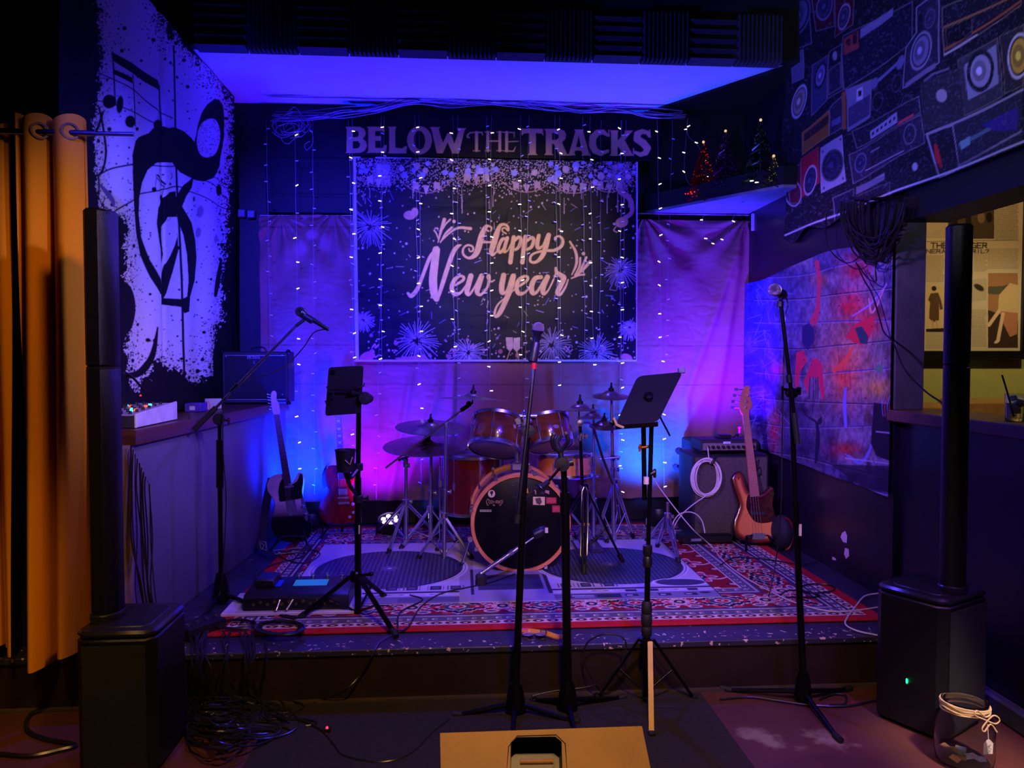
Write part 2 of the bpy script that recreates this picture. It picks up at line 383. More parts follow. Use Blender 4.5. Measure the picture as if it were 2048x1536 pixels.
struct('baseboard_back', MB().box((-1.5, 5.80, SZ), (2.235, 5.85, .42), .006), mat('black_baseboard', (14, 13, 16), .4))
struct('wall_left', MB().box((-2.08, 3.42, 0), (-1.9, 5.85, 4.6)), M_BLACKWALL)
struct('wall_front_left', MB().box((-4.2, 3.42, 0), (-2.08, 3.55, 4.6)), M_BLACKWALL)
struct('wall_right', MB().box((2.24, 3.73, 0), (2.385, 5.85, 4.6)), M_GLOSSWALL)
struct('wall_right_lower', MB().box((2.27, 1.2, 0), (2.40, 3.73, 1.175)), M_GLOSSWALL)
struct('trim_4', MB().box((2.22, 1.2, 0), (2.27, 3.72, .09), .01), mat('grey_skirting', (60, 62, 72), .5))
struct('wall_right_header', MB().box((2.26, 1.2, 2.2), (2.5, 3.72, 4.6)), M_BLACKWALL)
struct('wall_pillar', MB().box((2.236, 3.722, 1.24), (2.386, 3.74, 2.2)), mat('charcoal_pillar', (74, 74, 76), .7, bump=.15))
struct('ceiling', MB().box((-4.2, -2.2, 4.5), (6, 5.0, 4.62)), M_BLACKCEIL)
# white stage soffit: ends on a diagonal on the right
z = 3.43
struct('ceiling_stage', MB().plate([(-1.9, 4.87, z), (2.12, 4.87, z), (1.43, 5.85, z), (-1.9, 5.85, z)], (0, 0, -1), .05), mat('white_soffit', (205, 205, 210), .75, var=.03, scale=2, bump=.06))
struct('ceiling_stage_corner', MB().plate([(2.12, 4.87, z), (2.24, 4.87, z), (2.24, 5.85, z), (1.43, 5.85, z)], (0, 0, -1), .05), M_BLACKCEIL)
struct('trim_5', MB().box((-1.9, 4.80, 3.43), (2.24, 4.87, 4.5)), M_BLACKCEIL)
# side room seen through the opening
struct('wall_bar_back', MB().box((2.40, 5.6, 0), (6, 5.75, 3.3)), mat('olive_yellow_wall', (158, 156, 84), .8, var=.05, bump=.1))
struct('wall_bar_side', MB().box((5.85, 1, 0), (6, 5.75, 3.3)), mat('olive_yellow_wall', (158, 156, 84)))
struct('ceiling_bar', MB().box((2.5, 1.0, 3.2), (6, 5.75, 3.3)), M_BLACKCEIL)
spot('bar_room_lamp', (3.5, 4.2, 3.05), (4.1, 5.6, 1.9), 62, (1, .66, .3), 90, .8, .06)
spot('bar_booth_lamp', (4.4, 4.3, 3.0), (3.9, 5.4, 1.1), 60, (1, .85, .45), 70, .8, .06)
spot('ledge_fill', (3.3, 3.3, 3.0), (2.36, 2.95, 1.25), 36, (1, .8, .55), 50, .8, .05)  # added to light the glass and ledge, stands for no lamp
# corner shelf over the right end of the back wall
zs = 2.63
struct('trim_6', MB().plate([(1.40, 5.85, zs), (2.12, 4.85, zs), (2.24, 4.85, zs), (2.24, 5.85, zs)], (0, 0, -1), .02), mat('painted_shelf_underside', (120, 120, 135), .7))
struct('trim_7', MB().plate([(1.39, 5.85, zs + .02), (2.12, 4.84, zs + .02), (2.24, 4.84, zs + .02), (2.24, 5.85, zs + .02)], (0, 0, -1), .12), M_BLACKCEIL)
# ---------------------------------------------------------------- foam tiles along the soffit edge
FOAM = mat('grey_acoustic_foam', (58, 58, 66), .9, bump=.4, bscale=200)
def foam_flat(x0):
    m = MB(); x1 = x0 + .298
    for k in range(5): # horizontal wedges
        z0 = 3.385 + k * .06
        m.add([(x0, 4.80, z0), (x1, 4.80, z0), (x1, 4.70, z0 + .012), (x0, 4.70, z0 + .012), (x1, 4.80, z0 + .058), (x0, 4.80, z0 + .058)],
              [(0, 3, 2, 1), (3, 5, 4, 2), (0, 5, 3), (1, 2, 4), (0, 1, 4, 5)])
    return m
def foam_zig(x0):
    m = MB(); n = 11; s = .298 / n
    for k in range(n):
        a = x0 + k * s
        m.add([(a, 4.80, 3.385), (a + s, 4.80, 3.385), (a + s / 2, 4.70, 3.385), (a, 4.80, 3.68), (a + s, 4.80, 3.68), (a + s / 2, 4.70, 3.68)],
              [(0, 1, 2), (3, 5, 4), (0, 2, 5, 3), (1, 4, 5, 2), (0, 3, 4, 1)])
    return m
side = ['left end of the row', 'second from the left', 'third from the left', 'fourth from the left', 'just left of the middle', 'middle left', 'middle right', 'just right of the middle', 'fourth from the right', 'third from the right', 'second from the right', 'right end of the row']
for k in range(12):
    x0 = -1.60 + k * .305; f = k % 2 == 0
    single('acoustic_foam_tile', (foam_flat if f else foam_zig)(x0), FOAM, ('grey foam tile with level ridges, ' if f else 'grey foam tile with upright zigzag wedges, ') + side[k] + ' above the stage', 'foam tile', 'foam tiles along the ceiling edge', smooth=0)
# ---------------------------------------------------------------- side counter on the left
WOOD = mat('brown_counter_wood', (96, 56, 34), .42, var=.3, scale=6, stretch=(1, 8, 8), bump=.1)
PANEL = mat('grey_counter_panel', (92, 88, 104), .55, var=.1, scale=3, bump=.12, bscale=20)
t = Thing('side_counter', 'long grey-sided counter with a brown wooden top along the left of the stage', 'counter', (-1.6, 4.6, SZ))
A = Vector((-1.46, 3.43, 0)); B = Vector((-1.31, 5.70, 0)); L = Vector((-1.895, 0, 0))
def slab(a, b, z0, z1, xl=-1.895): return MB().plate([(a.x, a.y, z1), (b.x, b.y, z1), (xl, b.y, z1), (xl, a.y, z1)], (0, 0, 1), z1 - z0, .003)
t.part('body_panel', slab(A, B, SZ, 1.12), PANEL)
t.part('countertop', slab(A + Vector((.03, -.03, 0)), B + Vector((.03, 0, 0)), 1.12, 1.185), WOOD)
t.part('end_panel', MB().box((-1.89, 3.405, SZ), (-1.49, 3.43, 1.12)), WOOD)
t.part('corner_strip', MB().box((-1.49, 3.40, SZ), (-1.455, 3.44, 1.12)), mat('purple_grey_edge', (130, 110, 130), .5))
# ---------------------------------------------------------------- ledge of the bar on the right
t = Thing('bar_ledge', 'brown wooden ledge across the opening of the right wall', 'ledge', (2.32, 2.8, 1.18))
t.part('ledge_top', MB().box((2.20, 1.3, 1.18), (2.55, 3.74, 1.238), .006), WOOD)
# booth bench in the side room
t = Thing('booth_bench', 'tan padded booth bench under the newspaper print', 'bench', (4.2, 5.3, 0))
LEA = mat('tan_leather', (150, 108, 58), .5, bump=.2, bscale=60)
t.part('seat', MB().box((2.9, 4.85, .30), (5.6, 5.35, .48), .04), LEA)
t.part('bench_base', MB().box((2.9, 4.9, 0), (5.6, 5.55, .30)), mat('dark_bench_base', (40, 28, 18), .6))
for x0, x1 in ((2.9, 3.62), (3.63, 4.17), (4.18, 4.86), (4.87, 5.6)): t.part('back_cushion', MB().box((x0, 5.36, .48), (x1, 5.53, 1.20 if x0 > 3.5 else 1.17), .035), LEA)
# ================================================================ PRINTED CLOTHS
CL = cloth_mat('printed_cloth', .75)
VINYL = cloth_mat('printed_vinyl', .5, .14, bump=.1)
def wall_sheet(name, fn, nu, nv, u0, u1, v0, v1, nrm, painter, base, m, label, cat, thick=.003, disp=None):
    """fn(u,v)->world point of the flat print; the painter works in photo pixels of that flat plane"""
    u, v = plane_grid(u0, u1, v0, v1, nu, nv); P = fn(u, v); px, py = to_px(P.reshape(-1, 3)); px = px.reshape(u.shape); py = py.reshape(u.shape)
    p = Paint(px, py, base); painter(p, px, py)
    if disp is not None: P = P + disp(u, v)[..., None] * np.array(nrm, float)
    loc = P.reshape(-1, 3).mean(0); o = grid_sheet(name, P, nu, nv, p.c, m, None, thick, nrm, loc)
    return tag(o, label, cat)
def onY(Y): return lambda u, v: np.stack([u, np.full_like(u, Y), v], -1)
def onX(X): return lambda u, v: np.stack([np.full_like(u, X), u, v], -1)
def xz(px, py, Y): q = pY(px, py, Y); return q.x, q.z
def yz(px, py, X): q = pX(px, py, X); return q.y, q.z
# ---------------------------------------------------------------- tan backdrop drape
def drape():
    x0, _ = xz(520, 500, 5.76); x1, _ = xz(1506, 500, 5.76); x0 = -1.30 if 0 else x0; z1 = 2.575; z0 = .42
    def painter(p, px, py):
        p.wash(.35 * fbm(px / 60, py / 60, 3), (126, 84, 70))
        for yy in (455, 690, 768): p.line([(500, yy), (1530, yy + 2)], 1.6, (96, 62, 50), .8)
        p.line([(537, 430), (537, 1010)], 1.5, (96, 62, 50), .6)
    def disp(u, v):
        d = .010 * np.sin(u * 5 + 1) + .02 * (fbm(u * 2.2, v * .9, 7) - .5)
        for cx, cz in ((-1.33, 2.58), (-.95, 2.6), (-.5, 2.6), (.1, 2.6), (.75, 2.6), (1.4, 2.6), (2.22, 2.6)):   # folds fanning from the pins
            r = np.hypot(u - cx, v - cz); a = np.arctan2(u - cx, cz - v)
            d = d + .022 * np.exp(-r / .55) * np.sin(a * 13)
            d = d - .03 * np.exp(-((u - cx) / .3) ** 2 - ((v - cz) / .03) ** 2) * 0
        for (ax, az, bx, bz, w_) in ((-.12, 1.45, -.42, .5, .035), (-.35, 1.5, -.55, .42, .03), (-.05, 1.6, -.1, .42, .03), (.45, 1.5, .40, .42, .04), (.95, 1.5, 1.3, .42, .05), (1.25, 1.5, 1.2, .42, .04), (.7, 1.5, .75, .42, .03), (-1.1, 1.2, -1.0, .42, .03), (2.2, 2.5, 1.75, 1.2, .04), (2.2, 2.5, 1.95, .9, .04)):
            t_ = np.clip((az - v) / (az - bz), 0, 1); d = d + .030 * np.exp(-((u - (ax + (bx - ax) * t_)) / w_) ** 2) * np.clip((az - v) * 5, 0, 1)
        cr = fbm(u * 9 + fbm(u * 3, v * 3, 2) * 3, v * 16, 11, 3); d = d + .006 * np.abs(cr - .5) * 2
        return np.maximum(d, -.02) + .02
    o = wall_sheet('backdrop_curtain', onY(5.76), 460, 330, x0, x1, z0, z1, (0, -1, 0), painter, (150, 104, 92), cloth_mat('tan_cotton', .85, .15, .5, 300), 'wide tan cloth backdrop pinned across the rear wall behind the drums', 'backdrop', .002, disp)
drape()
# black cloth panels on the left of the rear wall
def blackcloth(name, a, b, c, label, cat='cloth panel', lines=True, Y=5.80):
    x0, z1 = xz(*a, Y); x1, z0 = xz(*b, Y)
    def painter(p, px, py):
        p.wash(.5 * fbm(px / 50, py / 50, 5), (8, 8, 12))
    return wall_sheet(name, onY(Y), 80, 60, x0, x1, z0, z1, (0, -1, 0), painter, c, VINYL, label, cat, .004, lambda u, v: .008 * fbm(u * 4, v * 5, 9) + .004 * (np.abs(((v - z0) / .27) % 1 - .5) < .02))
blackcloth('black_vinyl_sheet', (531, 248), (704, 428), (30, 32, 46), 'square black vinyl sheet with fold lines, left of the lettered banner')
blackcloth('black_vinyl_strip', (1272, 362), (1400, 430), (20, 20, 26), 'short dark vinyl strip at the right end of the lettered banner', Y=5.805)
# ---------------------------------------------------------------- lettered banner
def banner():
    x0, z1 = xz(690, 212, 5.74); x1, z0 = xz(1322, 322, 5.74)
    gold = (232, 188, 140)
    def painter(p, px, py):
        p.wash(.4 * fbm(px / 40, py / 30, 5), (9, 9, 12))
        A = lambda P: [(680 + x / 6.4, 230 + y / 6.4 + 0) for x, y, *_ in P]; Bq = lambda P: [(1000 + x / 6.4, 230 + y / 6.4) for x, y, *_ in P]
        Aw = lambda P: [(680 + x / 6.4, 230 + y / 6.4, w_ / 6.4) for x, y, w_ in P]; Bw = lambda P: [(1000 + x / 6.4, 230 + y / 6.4, w_ / 6.4) for x, y, w_ in P]
        bg = (13, 13, 17)
        def txt(c, dx=0, dy=0):
            S = lambda P: [(q[0] + dx, q[1] + dy, *q[2:]) for q in P]; f = lambda P: p.poly(S(P), c)
            f(A([(65, 150), (250, 150), (310, 180), (330, 230), (320, 275), (292, 305), (332, 340), (347, 400), (320, 455), (265, 487), (68, 490), (84, 470), (84, 170)]))
            f(A([(340, 150), (565, 150), (572, 232), (545, 208), (450, 208), (450, 270), (525, 270), (525, 330), (450, 330), (450, 425), (545, 425), (575, 385), (602, 390), (585, 488), (342, 488), (362, 465), (362, 170)]))
            f(A([(610, 150), (725, 150), (710, 175), (708, 425), (800, 428), (835, 400), (860, 405), (845, 495), (612, 490), (630, 465), (630, 175)]))
            p.disc(680 + 1018 / 6.4 + dx, 230 + 325 / 6.4 + dy, 158 / 6.4, 180 / 6.4, c)
            f(A([(1145, 155), (1280, 158), (1262, 185), (1318, 360), (1375, 235), (1412, 235), (1465, 370), (1520, 200), (1495, 168), (1615, 170), (1592, 200), (1522, 495), (1440, 495), (1378, 350), (1315, 492), (1240, 490), (1172, 190)]))
            g = lambda P: p.line(S(P), 1, c)
            g(Aw([(1655, 290, 14), (1632, 285, 18), (1632, 255, 18), (1660, 232, 18), (1700, 224, 16), (1815, 224, 16), (1828, 262, 8)])); g(Aw([(1748, 225, 38), (1748, 455, 38)])); g(Aw([(1705, 460, 10), (1790, 460, 10)]))
            for X in (1892, 2045): g(Aw([(X, 222, 36), (X, 458, 36)])); g(Aw([(X - 38, 220, 9), (X + 38, 220, 9)])); g(Aw([(X - 38, 458, 9), (X + 38, 458, 9)]))
            g(Aw([(1905, 335, 16), (2040, 335, 16)]))
            g(Bw([(85, 225, 38), (85, 460, 38)])); g(Bw([(45, 224, 11), (180, 226, 13), (182, 285, 7)])); g(Bw([(90, 345, 14), (235, 338, 10)])); g(Bw([(50, 462, 11), (175, 464, 16), (198, 410, 7)]))
            f(Bq([(270, 175), (545, 180), (557, 268), (530, 240), (458, 232), (458, 490), (482, 515), (352, 515), (375, 490), (375, 235), (305, 238), (278, 265)]))
            f(Bq([(560, 178), (760, 178), (822, 205), (847, 250), (836, 310), (792, 352), (850, 490), (880, 520), (765, 522), (690, 372), (665, 372), (665, 495), (682, 515), (565, 515), (585, 490), (585, 205)]))
            f(Bq([(945, 185), (1072, 185), (1062, 208), (1140, 498), (1168, 520), (1038, 520), (1055, 500), (1042, 458), (962, 458), (950, 492), (968, 517), (858, 518), (884, 495), (966, 208)]))
            g(Bw([(1372, 258, 36), (1320, 218, 58), (1245, 228, 76), (1190, 290, 88), (1182, 380, 90), (1215, 455, 82), (1290, 495, 60), (1380, 462, 36)])); g(Bw([(1392, 195, 10), (1395, 275, 14)]))
            f(Bq([(1405, 195), (1522, 198), (1506, 222), (1502, 500), (1518, 525), (1400, 523), (1420, 500), (1420, 222)])); f(Bq([(1495, 340), (1602, 225), (1590, 200), (1704, 200), (1680, 225), (1592, 322), (1692, 500), (1712, 525), (1570, 526), (1580, 505), (1495, 380)]))
            g(Bw([(1905, 275, 26), (1890, 228, 50), (1820, 212, 60), (1755, 245, 80), (1755, 310, 90), (1830, 360, 96), (1885, 425, 90), (1865, 485, 70), (1800, 510, 55), (1725, 478, 36)])); g(Bw([(1915, 195, 12), (1922, 285, 14)])); g(Bw([(1708, 430, 14), (1705, 522, 12)]))
        txt((8, 6, 8), .8, 1.2); txt(gold)
        for P in ([(165, 205), (220, 205), (242, 225), (242, 262), (220, 285), (165, 285)], [(165, 335), (232, 335), (260, 370), (252, 410), (225, 430), (165, 430)]): p.poly(A(P), bg)
        p.disc(680 + 1018 / 6.4, 230 + 323 / 6.4, 72 / 6.4, 122 / 6.4, bg, -4)
        for P in ([(665, 230), (722, 230), (752, 255), (748, 300), (716, 322), (665, 322)], [(1006, 258), (1038, 412), (973, 412)]): p.poly(Bq(P), bg)
        i = p.c[:, 0] > .2; p.c[i] *= (1 - .25 * fbm(p.x / 14, p.y / 40, 8)[i])[:, None]
    wall_sheet('lettered_banner', onY(5.74), 660, 116, x0, x1, z0, z1, (0, -1, 0), painter, (14, 14, 18), VINYL, 'dark vinyl banner lettered in gold capitals above the celebration banner', 'banner', .003, lambda u, v: .006 * fbm(u * 2, v * 2, 4))
banner()
# ---------------------------------------------------------------- celebration banner
def hny():
    x0, z1 = xz(707, 315, 5.70); x1, z0 = xz(1272, 723, 5.70)
    g1 = (240, 196, 130); cr = (215, 205, 200)
    Z = lambda P: [(800 + a / 5.12, 420 + b / 5.12, c / 5.12) for a, b, c in P]
    LET = [[(905, 222, 16), (882, 205, 14), (900, 172, 18), (935, 188, 16), (928, 222, 12)], [(900, 168, 20), (872, 180, 34), (835, 270, 60), (800, 400, 62), (765, 468, 50), (705, 497, 26), (650, 462, 22), (648, 402, 20), (690, 366, 20), (742, 380, 20), (745, 422, 18), (715, 428, 14), (705, 402, 14)],
        [(820, 335, 20), (960, 335, 20)], [(1085, 248, 14), (1048, 225, 14), (1048, 195, 14), (1075, 192, 16), (1105, 215, 22), (1102, 178, 24), (1065, 154, 26), (1020, 172, 36), (985, 260, 56), (955, 360, 60), (935, 430, 50), (950, 465, 26), (1000, 420, 16)],
        [(1085, 300, 26), (1045, 308, 34), (1012, 370, 34), (1005, 418, 34), (1030, 437, 30), (1075, 370, 24), (1100, 300, 26)], [(1098, 290, 34), (1072, 380, 36), (1065, 430, 34), (1100, 420, 14), (1130, 360, 14)],
        [(1162, 285, 42), (1145, 400, 44), (1128, 540, 44)], [(1165, 330, 20), (1210, 285, 34), (1235, 310, 36), (1215, 380, 34), (1180, 410, 26), (1155, 400, 18)],
        [(1282, 280, 42), (1265, 400, 44), (1250, 540, 44)], [(1290, 330, 20), (1340, 290, 34), (1365, 310, 36), (1345, 380, 34), (1300, 410, 26)],
        [(1418, 268, 38), (1402, 350, 42), (1412, 395, 36), (1460, 370, 22), (1500, 280, 28)], [(1518, 262, 46), (1490, 380, 50), (1450, 480, 46), (1390, 537, 30), (1335, 532, 26), (1335, 480, 24), (1380, 445, 22), (1480, 422, 26), (1580, 417, 30), (1650, 372, 32), (1662, 310, 28), (1625, 275, 20), (1582, 290, 16), (1586, 322, 12)],
        [(82, 855, 24), (120, 882, 42), (180, 812, 40), (230, 690, 34), (300, 505, 36), (350, 425, 26)], [(372, 415, 76), (355, 560, 80), (340, 720, 82), (350, 850, 78), (375, 915, 54)], [(385, 925, 26), (430, 780, 42), (490, 590, 44), (545, 440, 44), (590, 380, 36), (625, 363, 12)],
        [(565, 775, 20), (642, 725, 28), (652, 692, 26), (610, 680, 28), (558, 722, 42), (530, 800, 44), (560, 862, 44), (620, 850, 26), (680, 770, 16)],
        [(725, 680, 54), (700, 770, 54), (685, 845, 48), (710, 868, 28), (760, 800, 20), (815, 700, 30)], [(835, 680, 52), (800, 790, 54), (790, 850, 44), (830, 868, 28), (890, 800, 24), (915, 700, 26), (905, 668, 20), (892, 695, 16), (930, 737, 16), (965, 722, 12)],
        [(1060, 672, 52), (1040, 780, 56), (1045, 850, 46), (1090, 830, 22), (1140, 700, 36)], [(1157, 682, 54), (1130, 800, 58), (1080, 930, 52), (1020, 1055, 48), (982, 1095, 26), (967, 1060, 24), (1000, 972, 18), (1100, 880, 14), (1190, 800, 14)],
        [(1200, 795, 20), (1290, 732, 28), (1305, 692, 26), (1265, 685, 28), (1213, 725, 42), (1190, 800, 44), (1215, 857, 44), (1270, 850, 26), (1330, 790, 16)],
        [(1440, 692, 40), (1380, 705, 46), (1345, 780, 52), (1352, 852, 44), (1400, 840, 28), (1470, 725, 24), (1505, 690, 40)], [(1505, 690, 50), (1462, 800, 52), (1466, 858, 40), (1510, 830, 18), (1570, 710, 16), (1595, 640, 20)],
        [(1590, 600, 26), (1600, 640, 36), (1640, 672, 50), (1672, 700, 52), (1640, 775, 54), (1607, 850, 46), (1640, 865, 28), (1690, 790, 20), (1716, 717, 12)],
        [(352, 215, 16), (375, 250, 14), (392, 300, 8)], [(455, 105, 36), (418, 230, 26), (390, 340, 8)], [(515, 105, 18), (470, 150, 16), (440, 200, 12)], [(530, 187, 24), (465, 250, 20), (415, 338, 10)], [(722, 197, 32), (600, 190, 24), (510, 240, 18), (415, 330, 12)],
        [(1735, 330, 20), (1795, 440, 28), (1800, 560, 26), (1755, 665, 12)], [(1840, 495, 18), (1832, 580, 20), (1785, 672, 14)], [(1902, 490, 22), (1850, 600, 20), (1800, 670, 12)], [(1940, 537, 32), (1860, 620, 28), (1790, 685, 18)], [(1750, 703, 14), (1830, 672, 16), (1880, 665, 20)]]
    R = random.Random(3)
    def fw(p, cx, cy, r, c, n=46):
        for k in range(n):
            a = 2 * pi * k / n + R.uniform(-.05, .05); l = r * R.uniform(.62, 1.05); q = r * R.uniform(.08, .3); dr = 4 * (1 if r > 30 else .5)
            pts = [(cx + cos(a) * (q + (l - q) * t_), cy + sin(a) * (q + (l - q) * t_) + dr * t_ * t_ * 1.5) for t_ in (0, .5, 1)]
            p.line(pts, .9 if l > r * .9 else .7, c, .85)
    def painter(p, px, py):
        p.wash(.5 * fbm(px / 90, py / 60, 5), (14, 13, 32))
        edge = fbm(px / 25, py / 25, 2).ravel() * 26
        top = np.clip((392 - p.y + edge) / 60, 0, 1); bot = np.clip((p.y - 655 + edge * .6) / 90, 0, 1); sd = np.clip((p.x - 1235) / 60, 0, 1) * .3 + np.clip((745 - p.x) / 60, 0, 1) * .3
        p.dots(3.6, np.clip(top * 1.0, 0, .75) * (top > .3), .5, 1.3, (215, 195, 190), 1)
        p.dots(8, np.clip(.07 + top * .35 + bot * .3 + sd * .2, 0, 1), .6, 1.7, (210, 175, 160), 5)
        p.dots(15, np.clip(.05 + bot * .3, 0, 1), 1, 2.4, (220, 200, 190), 9)
        p.dots(22, np.clip(bot * .35, 0, 1), 2, 5.5, (200, 140, 130), 13, al=.55)
        for k in range(90):
            x = R.uniform(720, 1262); y = R.uniform(380, 690); 
            cx, cy = R.choice(((860, 560), (1130, 480), (1190, 440), (990, 540))); a = math.atan2(y - cy, x - cx); l = R.uniform(5, 16)
            p.line([(x, y), (x + cos(a) * l, y + sin(a) * l)], R.uniform(.6, 1.3), R.choice(((160, 160, 215), (200, 175, 160), (120, 120, 190))), .8)
        for k in range(70):
            x = R.uniform(712, 1268); y = R.gauss(345, 12); r = R.uniform(2.5, 7.5); p.disc(x, y, r, r, R.choice(((175, 170, 225), (200, 185, 220), (215, 190, 175), (150, 150, 220))), al=.8)
        for (ax, bx, y, s) in ((715, 800, 355, 20), (800, 905, 362, 26), (905, 1000, 350, 20), (1000, 1105, 362, 24), (1105, 1190, 372, 16), (1170, 1265, 360, 26)):
            P = [(ax + (bx - ax) * t_ / 10, y + s * (1 - (t_ / 5 - 1) ** 2)) for t_ in range(11)]; p.line(P, 1.6, (190, 140, 130), .9)
            for q in (3, 5, 7):
                x, yy = P[q]; p.poly([(x - 6, yy - 18), (x + 6, yy - 17), (x + 7, yy), (x, yy - 5), (x - 5, yy + 1)] if q != 5 else [(x - 7, yy - 16), (x + 7, yy - 15), (x, yy + 3)], R.choice(((195, 160, 165), (210, 180, 165))))
        for k in range(18):
            x = R.uniform(720, 1265); y = R.uniform(360, 400); p.line([(x, y), (x, y + R.uniform(10, 50), 2)], .8, (190, 160, 150), .8)
        for a in ((742, 455, 44), (1240, 540, 38), (833, 682, 50), (936, 706, 40), (1103, 690, 42), (1190, 706, 46), (727, 640, 24), (1258, 655, 24), (1235, 350, 36), (765, 345, 30)): fw(p, *a, (196, 176, 196))
        p.disc(820, 432, 12, 9, (205, 150, 130)); p.disc(830, 426, 7, 9, (215, 160, 140))
        p.curve([(1240, 385, 12), (1258, 400, 10), (1262, 425, 8), (1245, 440, 9)], 8, (185, 145, 130)); p.disc(1242, 446, 13, 10, (215, 175, 110), -20); p.curve([(1230, 455), (1226, 462), (1233, 466)], 2, (215, 190, 130))
        p.poly([(1011, 675), (1025, 675), (1026, 695), (1020, 703), (1013, 697)], (220, 190, 165)); p.poly([(1027, 676), (1040, 675), (1039, 697), (1033, 704), (1026, 697)], (220, 190, 165))
        p.line([(1019, 703), (1013, 720)], 1.4, g1); p.line([(1033, 704), (1037, 720)], 1.4, g1)
        for k in range(9):
            x = R.choice((725, 740, 900, 960, 1060, 1130, 1160, 1250)) + R.uniform(-8, 8); y = R.uniform(690, 716); p.curve([(x, y), (x + 4, y - 5), (x + 7, y), (x + 12, y - 4)], 2, R.choice(((215, 110, 120), (210, 170, 150), (200, 150, 170))))
        p.disc(735, 714, 16, 10, (200, 110, 140), -25, .8); p.disc(1252, 716, 12, 8, (200, 120, 120), 25, .8); p.poly([(790, 716), (850, 710), (862, 722), (800, 722)], (205, 150, 140), .7)
        for L in LET: p.curve([(a + .9, b + 1.2, c) for a, b, c in Z(L)], 1, (14, 10, 20))
        for L in LET: p.curve(Z(L), 1, g1)
        for a, b, r in ((553, 125, 17), (665, 222, 9), (700, 232, 6), (388, 200, 8), (1872, 452, 17), (1742, 392, 9), (1915, 545, 7), (1870, 640, 8)): p.disc(800 + a / 5.12, 420 + b / 5.12, r / 5.12, r / 5.12, g1)
        i = (p.c[:, 0] > .35); p.c[i] *= (1 - .3 * fbm(p.x / 6, p.y / 6, 8)[i])[:, None]
        x_a, x_b, y_a, y_b = px.min(), px.max(), py.min(), py.max()
        p.line([(x_a + 2, y_a), (x_a + 8, y_b)], 7, (190, 188, 205)); p.line([(x_b - 1.5, y_a), (x_b - 1.5, y_b)], 4, (190, 188, 205)); p.line([(x_a, y_a + 1.5), (x_b, y_a + 2.5)], 4, (190, 188, 205)); p.line([(x_a, y_b - 1.5), (x_b, y_b - 1.5)], 4.5, (190, 188, 205))
        for a, b in ((722, 752), (823, 838), (893, 925)): p.poly([(a, 312), (b, 312), (b, 319), (a, 319)], (8, 8, 12))
        p.poly([(1057, 312), (1112, 312), (1110, 323), (1060, 322)], (20, 20, 10))
        for k in range(14): x = R.uniform(1060, 1110); p.curve([(x, 314), (x + 3, 318), (x - 1, 321)], 1.2, R.choice(((190, 200, 60), (60, 160, 120), (220, 190, 90))))
    wall_sheet('celebration_banner', onY(5.70), 620, 450, x0, x1, z0, z1, (0, -1, 0), painter, (8, 8, 18), VINYL, 'large dark New Year banner with gold script and fireworks over the drums', 'banner', .003,
        lambda u, v: .010 * fbm(u * 1.5, v * 2, 4) + .006 * np.abs((v / .23) % 1 - .5) + .012 * (fbm(u * 3, v * 7, 21) - .5) * (u < .35) + .02)
hny()
